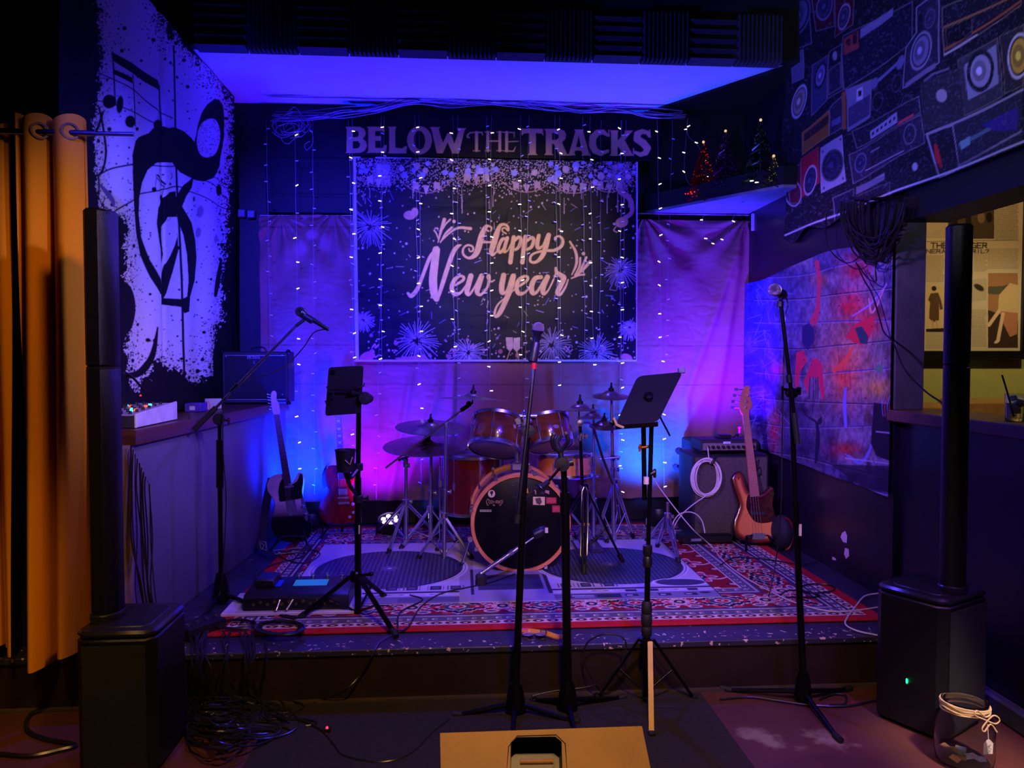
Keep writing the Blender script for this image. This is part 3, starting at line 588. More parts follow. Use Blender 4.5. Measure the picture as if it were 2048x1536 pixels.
# ---------------------------------------------------------------- black and white music hanging on the left
def music():
    X = -1.66; y0 = 3.28; y1 = 5.70; z0 = 1.20; z1 = 3.42
    W = [(176, -40), (196, 30), (200, 80), (202, 110), (197, 150), (196, 180), (188, 210), (183, 250), (185, 300), (192, 345), (196, 400), (205, 430), (250, 432), (248, 560), (250, 700), (250, 748), (262, 770), (280, 790), (287, 760), (300, 735), (318, 722), (340, 742), (352, 740), (358, 745), (372, 762), (384, 768), (396, 768), (410, 758), (424, 758), (424, 700), (428, 655), (443, 650), (448, 560), (455, 450), (458, 330), (463, 250), (462, 215), (452, 165), (420, 128), (400, 122), (372, 103), (350, 52), (346, 80), (338, 84), (326, 70), (324, 20), (318, -40)]
    K = (14, 12, 18)
    def painter(p, px, py):
        x, y = p.x, p.y
        wx = x + 16 * (fbm(x / 7, y / 7, 1) - .5) + 14 * (vnoise(x / 2.2, y / 2.6, 2) - .5) + 20 * (fbm(x / 22, y / 22, 3) - .5)
        wy = y + 20 * (fbm(x / 7, y / 9, 4) - .5) + 16 * (vnoise(x / 2.2, y / 3.2, 5) - .5) + 20 * (fbm(x / 22, y / 22, 6) - .5)
        m = inpoly(wx, wy, W); p.put(np.arange(p.n), m.astype(float), (226, 222, 228))
        # distance-like density of splatter near the border
        e = np.zeros(p.n)
        for k in range(len(W)):
            ax, ay = W[k]; bx, by = W[(k + 1) % len(W)]; L = (bx - ax) ** 2 + (by - ay) ** 2 + 1e-9; t_ = np.clip(((x - ax) * (bx - ax) + (y - ay) * (by - ay)) / L, 0, 1)
            d = np.hypot(x - ax - t_ * (bx - ax), y - ay - t_ * (by - ay)); e = np.maximum(e, np.exp(-d / 13))
        e2 = np.clip((y - 690) / 60, 0, 1)
        e3 = np.clip((x - 372) / 60, 0, 1) * np.clip((210 - y) / 60, 0, 1)
        p.dots(3.2, np.clip(e * .75 + e3 * .55, 0, .9), .5, 1.5, K, 3); p.dots(6.5, np.clip(e * .6 + e2 * .35 + .05, 0, 1), .6, 2.2, K, 7); p.dots(13, np.clip(e * .5 + e2 * .5 + .04, 0, 1), 1, 4.2, K, 11); p.aa = .7
        c = lambda P, w_=1, al=1: p.curve(P, w_, K, al)
        # staff lines
        c([(197, 146), (230, 160), (262, 178), (300, 208), (325, 228), (345, 236)], 2.2); c([(182, 199), (225, 208), (265, 224), (310, 247)], 2.2); c([(196, 350), (228, 336), (265, 328)], 3.2); c([(205, 445), (235, 418), (265, 400)], 3)
        c([(385, 352), (420, 366), (440, 385), (458, 402)], 2); c([(373, 382), (405, 392), (430, 408), (456, 420)], 2); c([(305, 331), (335, 333), (354, 332)], 2.4); c([(280, 388), (315, 381), (352, 373), (372, 378)], 2.6); c([(420, 350), (440, 362), (460, 372)], 1.6)
        # beamed notes
        p.poly([(223, 103), (260, 125), (319, 163), (320, 182), (270, 152), (227, 122)], K); p.poly([(228, 138), (262, 155), (262, 167), (228, 148)], K)
        c([(225, 105), (228, 150), (231, 208)], 3); c([(263, 150), (266, 200), (268, 252)], 2.4); c([(320, 170), (321, 210), (323, 250)], 2.4)
        p.disc(219, 203, 14, 14, K); p.disc(239, 209, 6, 18, K, 5); p.disc(258, 243, 10, 12, K); p.disc(315, 250, 9, 11, K)
        # slurs at the left edge
        c([(196, 215), (203, 240), (211, 280), (213, 310), (207, 338), (197, 350)], 5); c([(205, 225), (196, 250), (186, 270)], 6); c([(196, 350), (197, 380), (194, 400)], 4)
        p.curve([(200, 370, 5), (215, 385, 9), (226, 402, 8), (228, 412, 3)], 6, (108, 92, 168)); 
        for a, b, d, e_ in ((198, 398, 216, 428), (212, 396, 198, 424), (205, 410, 220, 420)): c([(a, b), (d, e_)], 2.2)
        # clef
        p.poly([(269, 282), (275, 275), (298, 266), (307, 255), (318, 250), (335, 256), (350, 254), (366, 262), (380, 275), (387, 284), (392, 270), (396, 250), (404, 225), (414, 208), (426, 198), (438, 199), (446, 210), (449, 235), (448, 275), (443, 305), (438, 335), (424, 356), (408, 363), (388, 360), (372, 352), (361, 345), (352, 335), (345, 325), (312, 325), (296, 340), (285, 366), (279, 395), (278, 430), (284, 475), (300, 520), (323, 566), (322, 590), (318, 588), (300, 555), (282, 510), (271, 462), (266, 410), (263, 350), (262, 310)], K)
        p.disc(417, 276, 23, 39, (226, 222, 228), 8); p.dots(3.4, .35 * (np.hypot((x - 417) / 24, (y - 276) / 40) < 1), .5, 1.2, K, 31)
        p.poly([(353, 382), (338, 384), (323, 397), (314, 415), (311, 447), (316, 485), (325, 526), (327, 508), (323, 470), (323, 455), (334, 434), (355, 434)], K)
        p.poly([(356, 470), (357, 500), (352, 522), (346, 545), (336, 575), (328, 600), (321, 593), (324, 552), (328, 530), (341, 512), (350, 492)], K)
        p.poly([(366, 370), (386, 352), (381, 375), (371, 392), (364, 413), (381, 447), (390, 480), (394, 515), (390, 560), (378, 593), (376, 623), (366, 627), (361, 614), (323, 609), (326, 596), (362, 598), (371, 593), (374, 562), (371, 510), (365, 470), (356, 440), (350, 400)], K)
        p.disc(232, 618, 39, 58, K, 3)
        c([(240, 750, 8), (262, 751, 13), (282, 744, 14), (298, 722, 12), (306, 696, 9), (312, 655, 3)])
        c([(313, 350), (328, 368)], 3.4); c([(312, 356), (327, 374)], 2); c([(311, 350), (309, 378)], 1.2); c([(327, 368), (324, 395)], 1.2); p.disc(307, 379, 4, 5, K); p.disc(321, 395, 4, 5.5, K); c([(342, 346), (345, 352), (341, 358)], 1.6); p.disc(386, 398, 2.5, 5, K)
        for a, b, r in ((401, 423, 9), (397, 465, 8), (430, 478, 6)): p.disc(a, b, r * .8, r * 1.4, (150, 146, 165), 10, .6)
        p.curve([(443, 520, 5), (436, 560, 12), (430, 590, 9)], 8, K); p.disc(437, 380, 7, 12, K)
        p.line([(347, 92), (352, 300), (358, 440), (362, 560), (364, 680), (366, 770)], 4, K)
    def fn(u, v): return np.stack([np.full_like(u, X), u, v], -1)
    def disp(u, v):
        s = (u - y0) / (y1 - y0); return .006 * np.sin(u * 15 + 1.2 * np.sin(v * 1.5)) * (.4 + .6 * np.clip((z1 - v), 0, 1)) + .006 * fbm(u * 5, v * 2, 3) - .012 * np.exp(-((u - 4.33 - (3.42 - v) * .0) / .03) ** 2)
    wall_sheet('music_note_hanging', fn, 330, 560, y0, y1, z0, z1, (1, 0, 0), painter, K, CL, 'tall black and white cloth hanging with a splattered treble clef and notes', 'wall hanging', .003, disp)
music()
# ---------------------------------------------------------------- boombox print over the opening on the right
def radios():
    X = 2.215; y0 = 2.2; y1 = 5.03; z0 = 2.335; z1 = 4.3
    Q = lambda *P: [(1560 + a / 3.84, b / 3.84) for a, b in P]
    def painter(p, px, py):
        p.wash(.5 * fbm(px / 40, py / 40, 5), (22, 22, 34))
        ln = (128, 124, 140)
        def box(P, c, o=ln, w_=1.2):
            P = Q(*P); p.poly(P, c); p.line(P + [P[0]], w_, o)
        def spk(cx, cy, rx, ry, ringc, cone, rot=14):
            cx = 1560 + cx / 3.84; cy /= 3.84; rx /= 3.84; ry /= 3.84
            p.disc(cx, cy, rx, ry, ringc, rot); p.disc(cx, cy, rx * .86, ry * .86, (20, 20, 30), rot); p.disc(cx, cy, rx * .74, ry * .76, cone, rot); p.disc(cx - rx * .1, cy, rx * .5, ry * .5, tuple(int(v * .75) for v in cone), rot); p.disc(cx - rx * .12, cy, rx * .22, ry * .2, tuple(min(255, int(v * 1.4)) for v in cone), rot)
        box([(95, -80), (235, -80), (245, 330), (110, 400)], (26, 26, 50)); spk(170, 120, 70, 160, (90, 88, 120), (92, 92, 130))
        box([(250, -60), (430, -60), (430, 200), (280, 240)], (70, 20, 34)); spk(350, 50, 62, 110, (120, 116, 150), (60, 58, 92))
        box([(440, -60), (600, -60), (600, 190), (440, 290)], (76, 18, 30)); spk(520, 130, 52, 105, (160, 150, 175), (74, 66, 96))
        box([(250, 500), (390, 420), (390, 770), (250, 890)], (58, 62, 96)); spk(325, 580, 50, 110, (30, 30, 52), (120, 120, 165))
        box([(395, 400), (515, 340), (515, 690), (395, 760)], (24, 24, 40)); p.disc(1560 + 455 / 3.84, 430 / 3.84, 6, 9, (150, 150, 170)); box([(405, 540), (505, 480), (505, 670), (405, 730)], (38, 38, 62))
        box([(522, 280), (1040, 10), (1040, 320), (522, 690)], (24, 22, 48)); p.poly(Q((530, 300), (640, 235), (640, 370), (535, 425)), (150, 60, 60)); p.poly(Q((655, 225), (885, 60), (880, 120), (650, 300)), (120, 116, 150)); p.disc(1560 + 568 / 3.84, 325 / 3.84, 5, 8, (60, 20, 26)); p.poly(Q((600, 260), (630, 245), (630, 330), (600, 345)), (26, 14, 24))
        box([(1075, 60), (1260, -60), (1265, 480), (990, 680), (990, 370), (1075, 250)], (40, 40, 62), (140, 138, 160), 2.2); spk(1125, 390, 82, 155, (140, 138, 160), (118, 118, 150)); spk(1190, 145, 42, 78, (100, 98, 125), (60, 60, 90)); p.disc(1560 + 1108 / 3.84, 140 / 3.84, 5, 8, (20, 20, 34)); p.disc(1560 + 1108 / 3.84, 215 / 3.84, 5, 9, (20, 20, 34)); p.poly(Q((1010, 640), (1240, 480), (1240, 520), (1010, 680)), (120, 116, 140))
        box([(1285, 60), (1874, -200), (1874, 40), (1300, 430)], (28, 26, 40), (140, 125, 105), 1.6); p.line(Q((1305, 210), (1874, -60)), 4, (150, 110, 70)); p.line(Q((1310, 380), (1874, 10)), 4, (160, 90, 50)); p.line(Q((1305, 420), (1530, 270)), 4, (180, 172, 170)); box([(1315, 225), (1500, 130), (1495, 270), (1320, 360)], (18, 16, 26), (110, 90, 60))
        box([(1390, 460), (1680, 290), (1720, 740), (1410, 890)], (58, 58, 66), (120, 108, 96), 1.6); p.poly(Q((1430, 500), (1670, 340), (1680, 640), (1440, 770)), (140, 142, 165)); spk(1545, 545, 98, 165, (30, 30, 38), (150, 150, 172), 10)
        box([(1700, 280), (1900, 190), (1900, 660), (1740, 720)], (48, 46, 50), (120, 108, 96), 1.6); spk(1860, 430, 100, 180, (200, 198, 205), (205, 170, 60), 8)
        box([(535, 690), (710, 610), (700, 900), (540, 1010)], (120, 116, 150)); p.poly(Q((545, 830), (700, 720), (695, 880), (545, 980)), (66, 62, 96)); p.poly(Q((600, 690), (645, 665), (645, 760), (600, 780)), (190, 186, 205)); p.poly(Q((612, 700), (635, 690), (635, 735), (612, 745)), (30, 28, 50))
        p.line(Q((720, 650), (965, 450)), 6, (120, 118, 160)); p.disc(1560 + 730 / 3.84, 640 / 3.84, 7, 12, (110, 108, 150), 20); p.disc(1560 + 950 / 3.84, 480 / 3.84, 8, 15, (110, 108, 150), 20)
        for a, b in ((760, 780), (930, 640), (1020, 800)): p.disc(1560 + a / 3.84, b / 3.84, 11, 18, (64, 62, 92), 15, ring=2)
        box([(570, 1010), (1115, 740), (1115, 870), (600, 1140)], (36, 30, 50)); p.poly(Q((700, 1010), (935, 860), (940, 940), (700, 1070)), (160, 156, 180))
        for k in range(6): a = 712 + k * 38; p.poly(Q((a, 1020 - k * 23), (a + 22, 1006 - k * 23), (a + 22, 1030 - k * 23), (a, 1044 - k * 23)), (40, 36, 60))
        p.poly(Q((945, 940), (1070, 870), (1070, 890), (945, 965)), (200, 70, 80))
        box([(545, 1190), (1120, 880), (1130, 1100), (560, 1410)], (52, 40, 66)); p.poly(Q((700, 1110), (960, 970), (960, 1130), (700, 1280)), (34, 30, 46)); spk(1030, 1030, 42, 82, (120, 110, 130), (44, 42, 66)); spk(620, 1250, 40, 78, (110, 108, 150), (44, 44, 86)); p.line(Q((700, 1170), (775, 1130)), 1.6, (170, 165, 180)); p.line(Q((655, 1310), (980, 1160)), 1.6, (170, 165, 180))
        box([(175, 1020), (405, 850), (405, 1040), (170, 1190)], (150, 100, 40), (190, 150, 90)); p.poly(Q((190, 1030), (400, 880), (400, 950), (185, 1090)), (58, 36, 30)); box([(410, 830), (505, 740), (505, 980), (410, 1040)], (44, 36, 60)); p.poly(Q((425, 930), (495, 890), (495, 940), (425, 975)), (92, 90, 140)); p.poly(Q((505, 715), (530, 700), (530, 990), (505, 1000)), (160, 90, 50))
        box([(160, 1220), (325, 1130), (335, 1400), (175, 1520)], (172, 34, 50), (190, 60, 74)); spk(255, 1385, 58, 120, (190, 182, 200), (52, 50, 92)); box([(345, 1140), (500, 1040), (510, 1390), (350, 1480)], (150, 146, 172), (180, 176, 195)); spk(430, 1270, 72, 128, (60, 58, 84), (42, 42, 80))
        for a, b in ((362, 1165), (490, 1070), (368, 1445), (495, 1370)): p.disc(1560 + a / 3.84, b / 3.84, 1.6, 2.4, (40, 38, 56))
        box([(60, 1350), (160, 1250), (175, 1560), (80, 1560)], (90, 26, 44)); p.disc(1560 + 110 / 3.84, 1490 / 3.84, 16, 24, (170, 165, 185), ring=2)
        spk(160, 780, 45, 135, (190, 186, 200), (150, 140, 130)); box([(115, 420), (190, 380), (190, 600), (115, 640)], (96, 94, 130))
        box([(1145, 1030), (1330, 960), (1390, 1290), (1240, 1370)], (30, 28, 40), (160, 156, 176), 3); p.curve([(1560 + 1210 / 3.84, 1120 / 3.84, 6), (1560 + 1225 / 3.84, 1200 / 3.84, 9), (1560 + 1250 / 3.84, 1280 / 3.84, 6)], 7, (190, 40, 44))
        p.poly(Q((1330, 960), (1900, 680), (1900, 1080), (1390, 1290)), (40, 42, 60)); p.line(Q((1150, 1030), (1330, 950), (1900, 690)), 5, (150, 146, 160)); p.line(Q((1380, 1275), (1900, 1010)), 4, (130, 126, 150)); p.line(Q((1390, 1110), (1800, 900)), 8, (86, 120, 130)); p.poly(Q((1385, 1090), (1460, 1045), (1470, 1110), (1395, 1150)), (120, 160, 165)); p.poly(Q((1550, 960), (1870, 820), (1870, 1000), (1700, 1010)), (50, 40, 130))
        box([(1130, 640), (1400, 520), (1410, 900), (1140, 1000)], (46, 46, 54), (60, 60, 70)); p.disc(1560 + 1268 / 3.84, 735 / 3.84, 9, 13, (160, 156, 160), 10); p.line(Q((1160, 620), (1220, 570), (1320, 530)), 4, (110, 106, 130))
        box([(580, 1440), (825, 1330), (830, 1380), (585, 1490)], (140, 138, 165)); box([(420, 1520), (560, 1450), (560, 1700), (430, 1760)], (30, 28, 56)); box([(600, 1500), (880, 1400), (880, 1560), (620, 1700)], (26, 24, 40))
        p.poly(Q((545, 1420), (1880, 1090), (1880, 1200), (545, 1560)), (34, 34, 46), .4); p.disc(1560 + 1065 / 3.84, 1280 / 3.84, 5, 8, (170, 168, 190))
        g = (vnoise(p.x / 3, p.y / 2, 9) > .78) & (p.c.sum(1) < .35); p.put(np.arange(p.n), g * .25, (120, 118, 150))
        zz = z0 + .012; pa = to_px(np.array([[X, y0, zz], [X, y1, zz]])); p.line([(pa[0][0], pa[1][0]), (pa[0][1], pa[1][1])], 3, (190, 190, 215))
    def disp(u, v): return .018 * fbm(u * 2, v * 2, 3) + .012 * np.sin(u * 7 + v * 3) + .008 * np.abs(np.sin(v * 6 + u))
    # the lower left corner of the cloth sags below the header
    def fn(u, v):
        s = np.clip((u - 3.72) / 1.3, 0, 1); z_ = v + (z0 - v) * 0 - .07 * np.clip((z1 - v) / (z1 - z0), 0, 1) ** 3 * s * np.sin(s * 9) ** 2
        return np.stack([np.full_like(u, X), u + .03 * np.sin(v * 9) * (u - y0) / (y1 - y0), z_], -1)
    wall_sheet('boombox_hanging', fn, 420, 400, y0, y1, z0, z1, (-1, 0, 0), painter, (24, 24, 36), CL, 'large cloth hanging printed with stacked boomboxes above the right opening', 'wall hanging', .003, disp)
radios()
# ---------------------------------------------------------------- graffiti guitar print
def graffiti():
    X = 2.225; y1 = 5.74; y0 = 3.735; z0 = .72; z1 = 2.16
    Q = lambda *P: [(1500 + a[0] / 2.897, 480 + a[1] / 2.897, *[q / 2.897 for q in a[2:]]) for a in P]
    def painter(p, px, py):
        x, y = p.x, p.y; n = np.arange(p.n)
        p.wash(np.clip(fbm(x / 26, y / 40, 1) * 2.6 - .9, 0, 1), (132, 118, 160)); p.wash(np.clip(fbm(x / 22, y / 30, 2) * 3.2 - 1.5, 0, 1), (34, 28, 70))
        c = np.exp(-((x - 1700) / 62) ** 2 - ((y - 720) / 95) ** 2); p.put(n, c * .85 * (.5 + fbm(x / 14, y / 24, 5)), (196, 132, 112))
        for cx, cy, sx, sy, col, a in ((1705, 610, 26, 30, (214, 40, 48), 1), (1715, 540, 28, 28, (180, 34, 60), .9), (1690, 745, 22, 40, (232, 70, 60), .9), (1740, 650, 24, 26, (214, 44, 56), 1), (1755, 775, 26, 20, (220, 170, 70), .8), (1550, 860, 12, 40, (205, 30, 70), .9), (1560, 740, 14, 16, (214, 44, 80), .8), (1760, 690, 16, 40, (60, 120, 90), .5), (1690, 900, 30, 16, (190, 60, 50), .8), (1560, 640, 50, 90, (80, 70, 190), .6), (1620, 900, 60, 60, (46, 30, 90), .7), (1640, 560, 16, 12, (220, 120, 60), .6), (1520, 620, 26, 160, (50, 60, 215), .8)):
            p.put(n, a * np.exp(-((x - cx) / sx) ** 2 - ((y - cy) / sy) ** 2) * np.clip(.35 + 1.2 * fbm(x / 9, y / 14, int(cx)), 0, 1), col)
        m = .5 + .6 * vnoise(x / 3.2, y / 7, 8); p.c *= m[:, None]
        for k, (yl, yr) in enumerate(((560, 505), (605, 575), (650, 640), (700, 680), (750, 735), (800, 810), (850, 850), (905, 960))): # mortar joints
            q = (600, 520)[0]; P = [(1510, yl - 6), (1600, yl - 10 * (1 - k / 4)), (1700, (yl + yr) / 2 - 6 * (1 - k / 4)), (1797, yr)]; p.curve(P, 2.2, (30, 24, 60) if k % 2 else (60, 50, 130)); p.curve([(a, b + 2) for a, b in P], .8, (190, 170, 215), .5)
        R = random.Random(8)
        for k in range(26): r = k // 3; x0_ = 1520 + (k * 97 % 270); y0_ = 540 + r * 48; p.line([(x0_, y0_), (x0_ + 2, y0_ + 46)], 1.3, (44, 34, 84), .7)
        for k in range(60): x0_ = 1512 + abs(R.gauss(0, 26)); y0_ = R.uniform(525, 900); a = R.uniform(0, pi); l = R.uniform(10, 50); p.line([(x0_, y0_), (x0_ + cos(a) * l, y0_ + sin(a) * l)], .8, (150, 150, 235), .6)
        # guitar silhouettes
        red = (206, 40, 84); dk = (28, 22, 60)
        p.curve(Q((390, 130, 30), (405, 240, 26), (400, 330, 28), (395, 400, 34), (370, 470, 50)), 8, (190, 60, 90)); p.poly(Q((300, 500), (340, 480), (370, 520), (372, 590), (335, 640), (300, 600)), (40, 34, 96)); p.poly(Q((270, 650), (310, 640), (330, 700), (290, 760), (275, 900), (262, 830)), red)
        p.poly(Q((360, 690), (400, 685), (430, 730), (445, 900), (430, 930), (400, 800), (370, 790), (340, 810), (330, 900), (310, 820)), red); 
        for a in (370, 385, 400, 345): p.line(Q((a, 795), (a - 5 if a < 360 else a, 920)), 1.8, dk)
        p.curve(Q((290, 950, 6), (330, 1020, 10), (390, 1060, 16), (400, 1160, 30), (385, 1290, 14)), 6, dk); p.poly(Q((430, 1020), (400, 1040), (390, 1080), (430, 1060)), dk)
        p.poly(Q((560, 560), (600, 500), (640, 470), (720, 440), (722, 500), (680, 600), (640, 610), (600, 590)), (196, 40, 60)); p.poly(Q((610, 510), (650, 500), (690, 560), (680, 605), (640, 600)), (40, 60, 74)); p.curve(Q((600, 620, 10), (560, 700, 26), (500, 760, 22)), 8, (226, 84, 60)); p.curve(Q((690, 340, 8), (715, 420, 12), (800, 250, 3)), 3, (200, 130, 140))
        p.curve(Q((800, 260, 5), (700, 370, 8), (600, 440, 5)), 3, (150, 120, 200)); p.curve(Q((560, 860, 12), (555, 960, 16), (560, 1080, 14)), 5, (110, 104, 220)); p.curve(Q((560, 1240, 8), (640, 1290, 20), (700, 1200, 14), (720, 1060, 10)), 6, (104, 112, 200)); p.disc(*Q((755, 745))[0], 8, 9, (80, 130, 100))
        p.poly(Q((720, 940), (850, 960), (850, 1290), (735, 1250), (700, 1180)), (26, 20, 44)); p.poly(Q((480, 1300), (852, 1310), (852, 1470), (640, 1430)), (28, 22, 50), .85)
        for a, b in (((735, 1110), (840, 1120)), ((560, 1265), (850, 1300))): p.line(Q(a, b), 2.4, (150, 140, 190))
        for k in range(4): p.curve(Q((780 + k * 14, 1020), (775 + k * 16, 960), (790 + k * 16, 900)), 1.2, (190, 70, 80) if k % 2 else (130, 120, 190))
        p.curve([(1512, 905), (1540, 925), (1620, 955), (1720, 978), (1797, 994)], 3.4, (150, 140, 200)); p.dots(9, .12, .5, 1.4, (20, 16, 40), 3)
    def fn(u, v):
        s = (v - z0) / (z1 - z0); t_ = (u - y0) / (y1 - y0); lo = .78 + .06 * t_ - .12 * np.sin(t_ * pi) * 0 - .0; hi = 2.08 + .06 * t_ + .05 * np.sin(t_ * 5)
        return np.stack([np.full_like(u, X), u, lo + (hi - lo) * s], -1)
    wall_sheet('graffiti_hanging', fn, 300, 320, y0, y1, z0, z1, (-1, 0, 0), painter, (84, 74, 138), CL, 'colourful cloth hanging with red guitars on a graffiti brick wall, right side', 'wall hanging', .003, lambda u, v: .012 * fbm(u * 3, v * 2, 3) + .006 * np.sin(u * 9))
graffiti()
# ---------------------------------------------------------------- framed newspaper print in the side room
def paper():
    Y = 5.555; (x0, z0) = xz(1846, 702, Y); (x1, _) = xz(2040, 702, Y); z1 = xz(1846, 355, Y)[1]
    t = Thing('framed_newspaper_print', 'old newspaper page print in a black frame on the olive wall', 'framed print', ((x0 + x1) / 2, Y, z0 - .1))
    ink = (56, 44, 34); base = (196, 178, 146)
    u, v = plane_grid(x0, x1, z0, z1, 210, 380); P = np.stack([u, np.full_like(u, Y), v], -1); px, py = to_px(P.reshape(-1, 3)); p = Paint(px, py, base)
    Q = lambda *A: [(1780 + a / 2.743, 340 + b / 2.743) for a, b in A]
    p.wash(.3 * fbm(p.x / 30, p.y / 30, 2), (170, 148, 110))
    R = random.Random(4)
    def lines(x0_, x1_, y0_, y1_, st=3.0):
        y = y0_
        while y < y1_:
            x = x0_
            while x < x1_ - 2: l = R.uniform(3, 11); p.line([(x, y), (min(x + l, x1_), y)], 1.0, ink, .65); x += l + 2
            y += st
    for a in ((1852, 1893, 400, 478), (1852, 1888, 512, 565), (1960, 2036, 410, 478), (1948, 1974, 500, 545), (1976, 2036, 498, 540), (1852, 1888, 664, 698), (1944, 1972, 620, 695), (1990, 2036, 404, 480), (1898, 1944, 500, 660)): lines(*a)
    p.poly(Q((317, 215), (572, 190), (572, 378), (317, 378)), (74, 60, 46))
    for a, b, r in ((360, 225, 12), (350, 290, 22), (430, 270, 16), (430, 320, 26), (500, 260, 20), (545, 260, 18)): p.disc(1780 + a / 2.743, 340 + b / 2.743, r / 2.743, r * 1.6 / 2.743, R.choice(((170, 150, 118), (36, 28, 22), (120, 100, 76))))
    def word(s, x, y, h, w_, wt):
        G = {'T': [((0, 0), (1, 0)), ((.5, 0), (.5, 1))], 'H': [((0, 0), (0, 1)), ((1, 0), (1, 1)), ((0, .5), (1, .5))], 'E': [((0, 0), (0, 1)), ((0, 0), (1, 0)), ((0, .5), (.8, .5)), ((0, 1), (1, 1))], 'G': [((1, .1), (.3, 0)), ((.3, 0), (0, .4)), ((0, .4), (.1, .9)), ((.1, .9), (1, 1)), ((1, 1), (1, .55)), ((1, .55), (.6, .55))], 'R': [((0, 0), (0, 1)), ((0, 0), (.9, .05)), ((.9, .05), (.9, .5)), ((.9, .5), (0, .5)), ((.4, .5), (1, 1))], 'N': [((0, 1), (0, 0)), ((0, 0), (1, 1)), ((1, 1), (1, 0))], 'A': [((0, 1), (.5, 0)), ((.5, 0), (1, 1)), ((.2, .65), (.8, .65))], 'P': [((0, 0), (0, 1)), ((0, 0), (.9, .05)), ((.9, .05), (.9, .5)), ((.9, .5), (0, .5))], 'I': [((.5, 0), (.5, 1))], 'L': [((0, 0), (0, 1)), ((0, 1), (1, 1))], 'D': [((0, 0), (0, 1)), ((0, 0), (.8, .1)), ((.8, .1), (1, .5)), ((1, .5), (.8, .9)), ((.8, .9), (0, 1))], '?': [((0, .1), (.9, .1)), ((.9, .1), (.9, .45)), ((.9, .45), (.5, .6)), ((.5, .85), (.5, 1))], ' ': []}
        for ch in s:
            for (a, b), (c_, d) in G[ch]: p.line([(x + a * w_, y + b * h), (x + c_ * w_, y + d * h)], wt, ink)
            x += w_ * 1.35
    word('THE', 1862, 486, 10, 9, 2.4); word('GER', 1944, 486, 10, 8, 2.4); word('NERA', 1853, 499, 7, 7.5, 1.8); word('ERIL?', 1936, 499, 7, 6.5, 1.8); word('ANNED', 1974, 386, 11, 9, 2.8)
    p.line([(1852, 483), (2038, 480)], 1, ink)
    p.poly([(1852, 572), (1888, 572), (1888, 662), (1852, 662)], (196, 170, 122)); D = (88, 62, 44)
    p.disc(1868, 577, 5, 5, (40, 28, 22)); p.poly([(1861, 587), (1876, 585), (1882, 600), (1886, 618), (1880, 620), (1878, 608), (1878, 640), (1866, 645), (1858, 636), (1860, 604), (1856, 600)], D); p.line([(1865, 642), (1866, 660)], 3, (176, 150, 120)); p.line([(1872, 642), (1876, 658)], 3, (176, 150, 120)); p.poly([(1852, 658), (1888, 656), (1888, 664), (1852, 664)], (40, 28, 22))
    p.poly([(1976, 546), (2036, 546), (2036, 696), (1976, 696)], (158, 112, 74)); p.poly([(1976, 620), (2036, 640), (2036, 696), (1976, 696)], (62, 44, 36)); p.poly([(1976, 573), (2004, 572), (2020, 568), (2012, 590), (1976, 588)], (84, 80, 62))
    p.poly([(1998, 590), (2020, 566), (2036, 570), (2036, 640), (2012, 640), (1996, 620)], (200, 170, 124)); p.poly([(2000, 622), (2036, 626), (2034, 668), (2020, 674), (2008, 650)], (176, 116, 88)); p.line([(1998, 622), (1978, 650)], 7, (214, 180, 146)); p.line([(2006, 628), (1996, 680)], 7, (214, 180, 146)); p.disc(1994, 683, 6, 3, (210, 190, 160), -30)
    p.poly([(1898, 560), (1940, 560), (1940, 640), (1898, 640)], (170, 140, 100)); p.poly([(1942, 560), (1974, 556), (1974, 600), (1942, 604)], (176, 160, 128)); p.disc(1958, 575, 12, 6, ink, 30, .7)
    grid_sheet('printed_page', np.stack([u - t.loc.x, np.full_like(u, 0), v - t.loc.z], -1), 210, 380, p.c, cloth_mat('glossy_page', .3, .5, .05), t.o, .004, (0, -1, 0))
    fb = .05; FR = mat('black_frame', (14, 13, 14), .35)
    t.part('frame', MB().box((x0 - fb, Y - .02, z0 - fb * 1.3), (x1 + fb, Y + .03, z0), .004).box((x0 - fb, Y - .02, z1), (x1 + fb, Y + .03, z1 + fb), .004).box((x0 - fb, Y - .02, z0), (x0, Y + .03, z1), .004).box((x1, Y - .02, z0), (x1 + fb, Y + .03, z1), .004), FR)
paper()
# ================================================================ STANDS AND MICROPHONES
FRONT = Vector((0, -1, 0))
MICB = mat('microphone_body', (34, 33, 36), .35, .4); GRILL = mat('mic_grille_dark', (60, 58, 58), .4, .8, bump=.8, bscale=900); GRILLS = mat('mic_grille_silver', (190, 175, 150), .35, .9, bump=.8, bscale=900)
CABLE = mat('black_cable', (32, 31, 34), .3, var=.1); WCABLE = mat('white_cable', (214, 204, 194), .5, var=.05)
def microphone(head, tail, grill, label, group=None, cable=None, hr=.026):
    head = Vector(head); tail = Vector(tail); d = (head - tail).normalized()
    t = Thing('microphone', label, 'microphone', tail, group)
    L = (head - tail).length
    t.part('handle', MB().lathe([(.010, 0), (.0115, .005), (.0125, L * .45), (.017, L * .86), (.0235, L * .92), (.0245, L * .97)], tail, d, 18), MICB)
    prof = [(.022 * 1, L * .96)] + [(hr * sin(pi * (.22 + .78 * k / 7)), L + hr * .3 - hr * cos(pi * (.22 + .78 * k / 7))) for k in range(8)]
    t.part('grille', MB().lathe(prof, tail, d, 20), grill)
    t.part('collar_ring', MB().lathe([(.0235, L * .955), (.0262, L * .96), (.0262, L * .985), (.0235, L * .99)], tail, d, 20), CHRD)
    return t
def clip(mb, at, d, n=12):
    at = Vector(at); d = Vector(d).normalized(); return mb.lathe([(.014, -.045), (.020, -.04), (.019, .035), (.016, .04)], at, d, n)
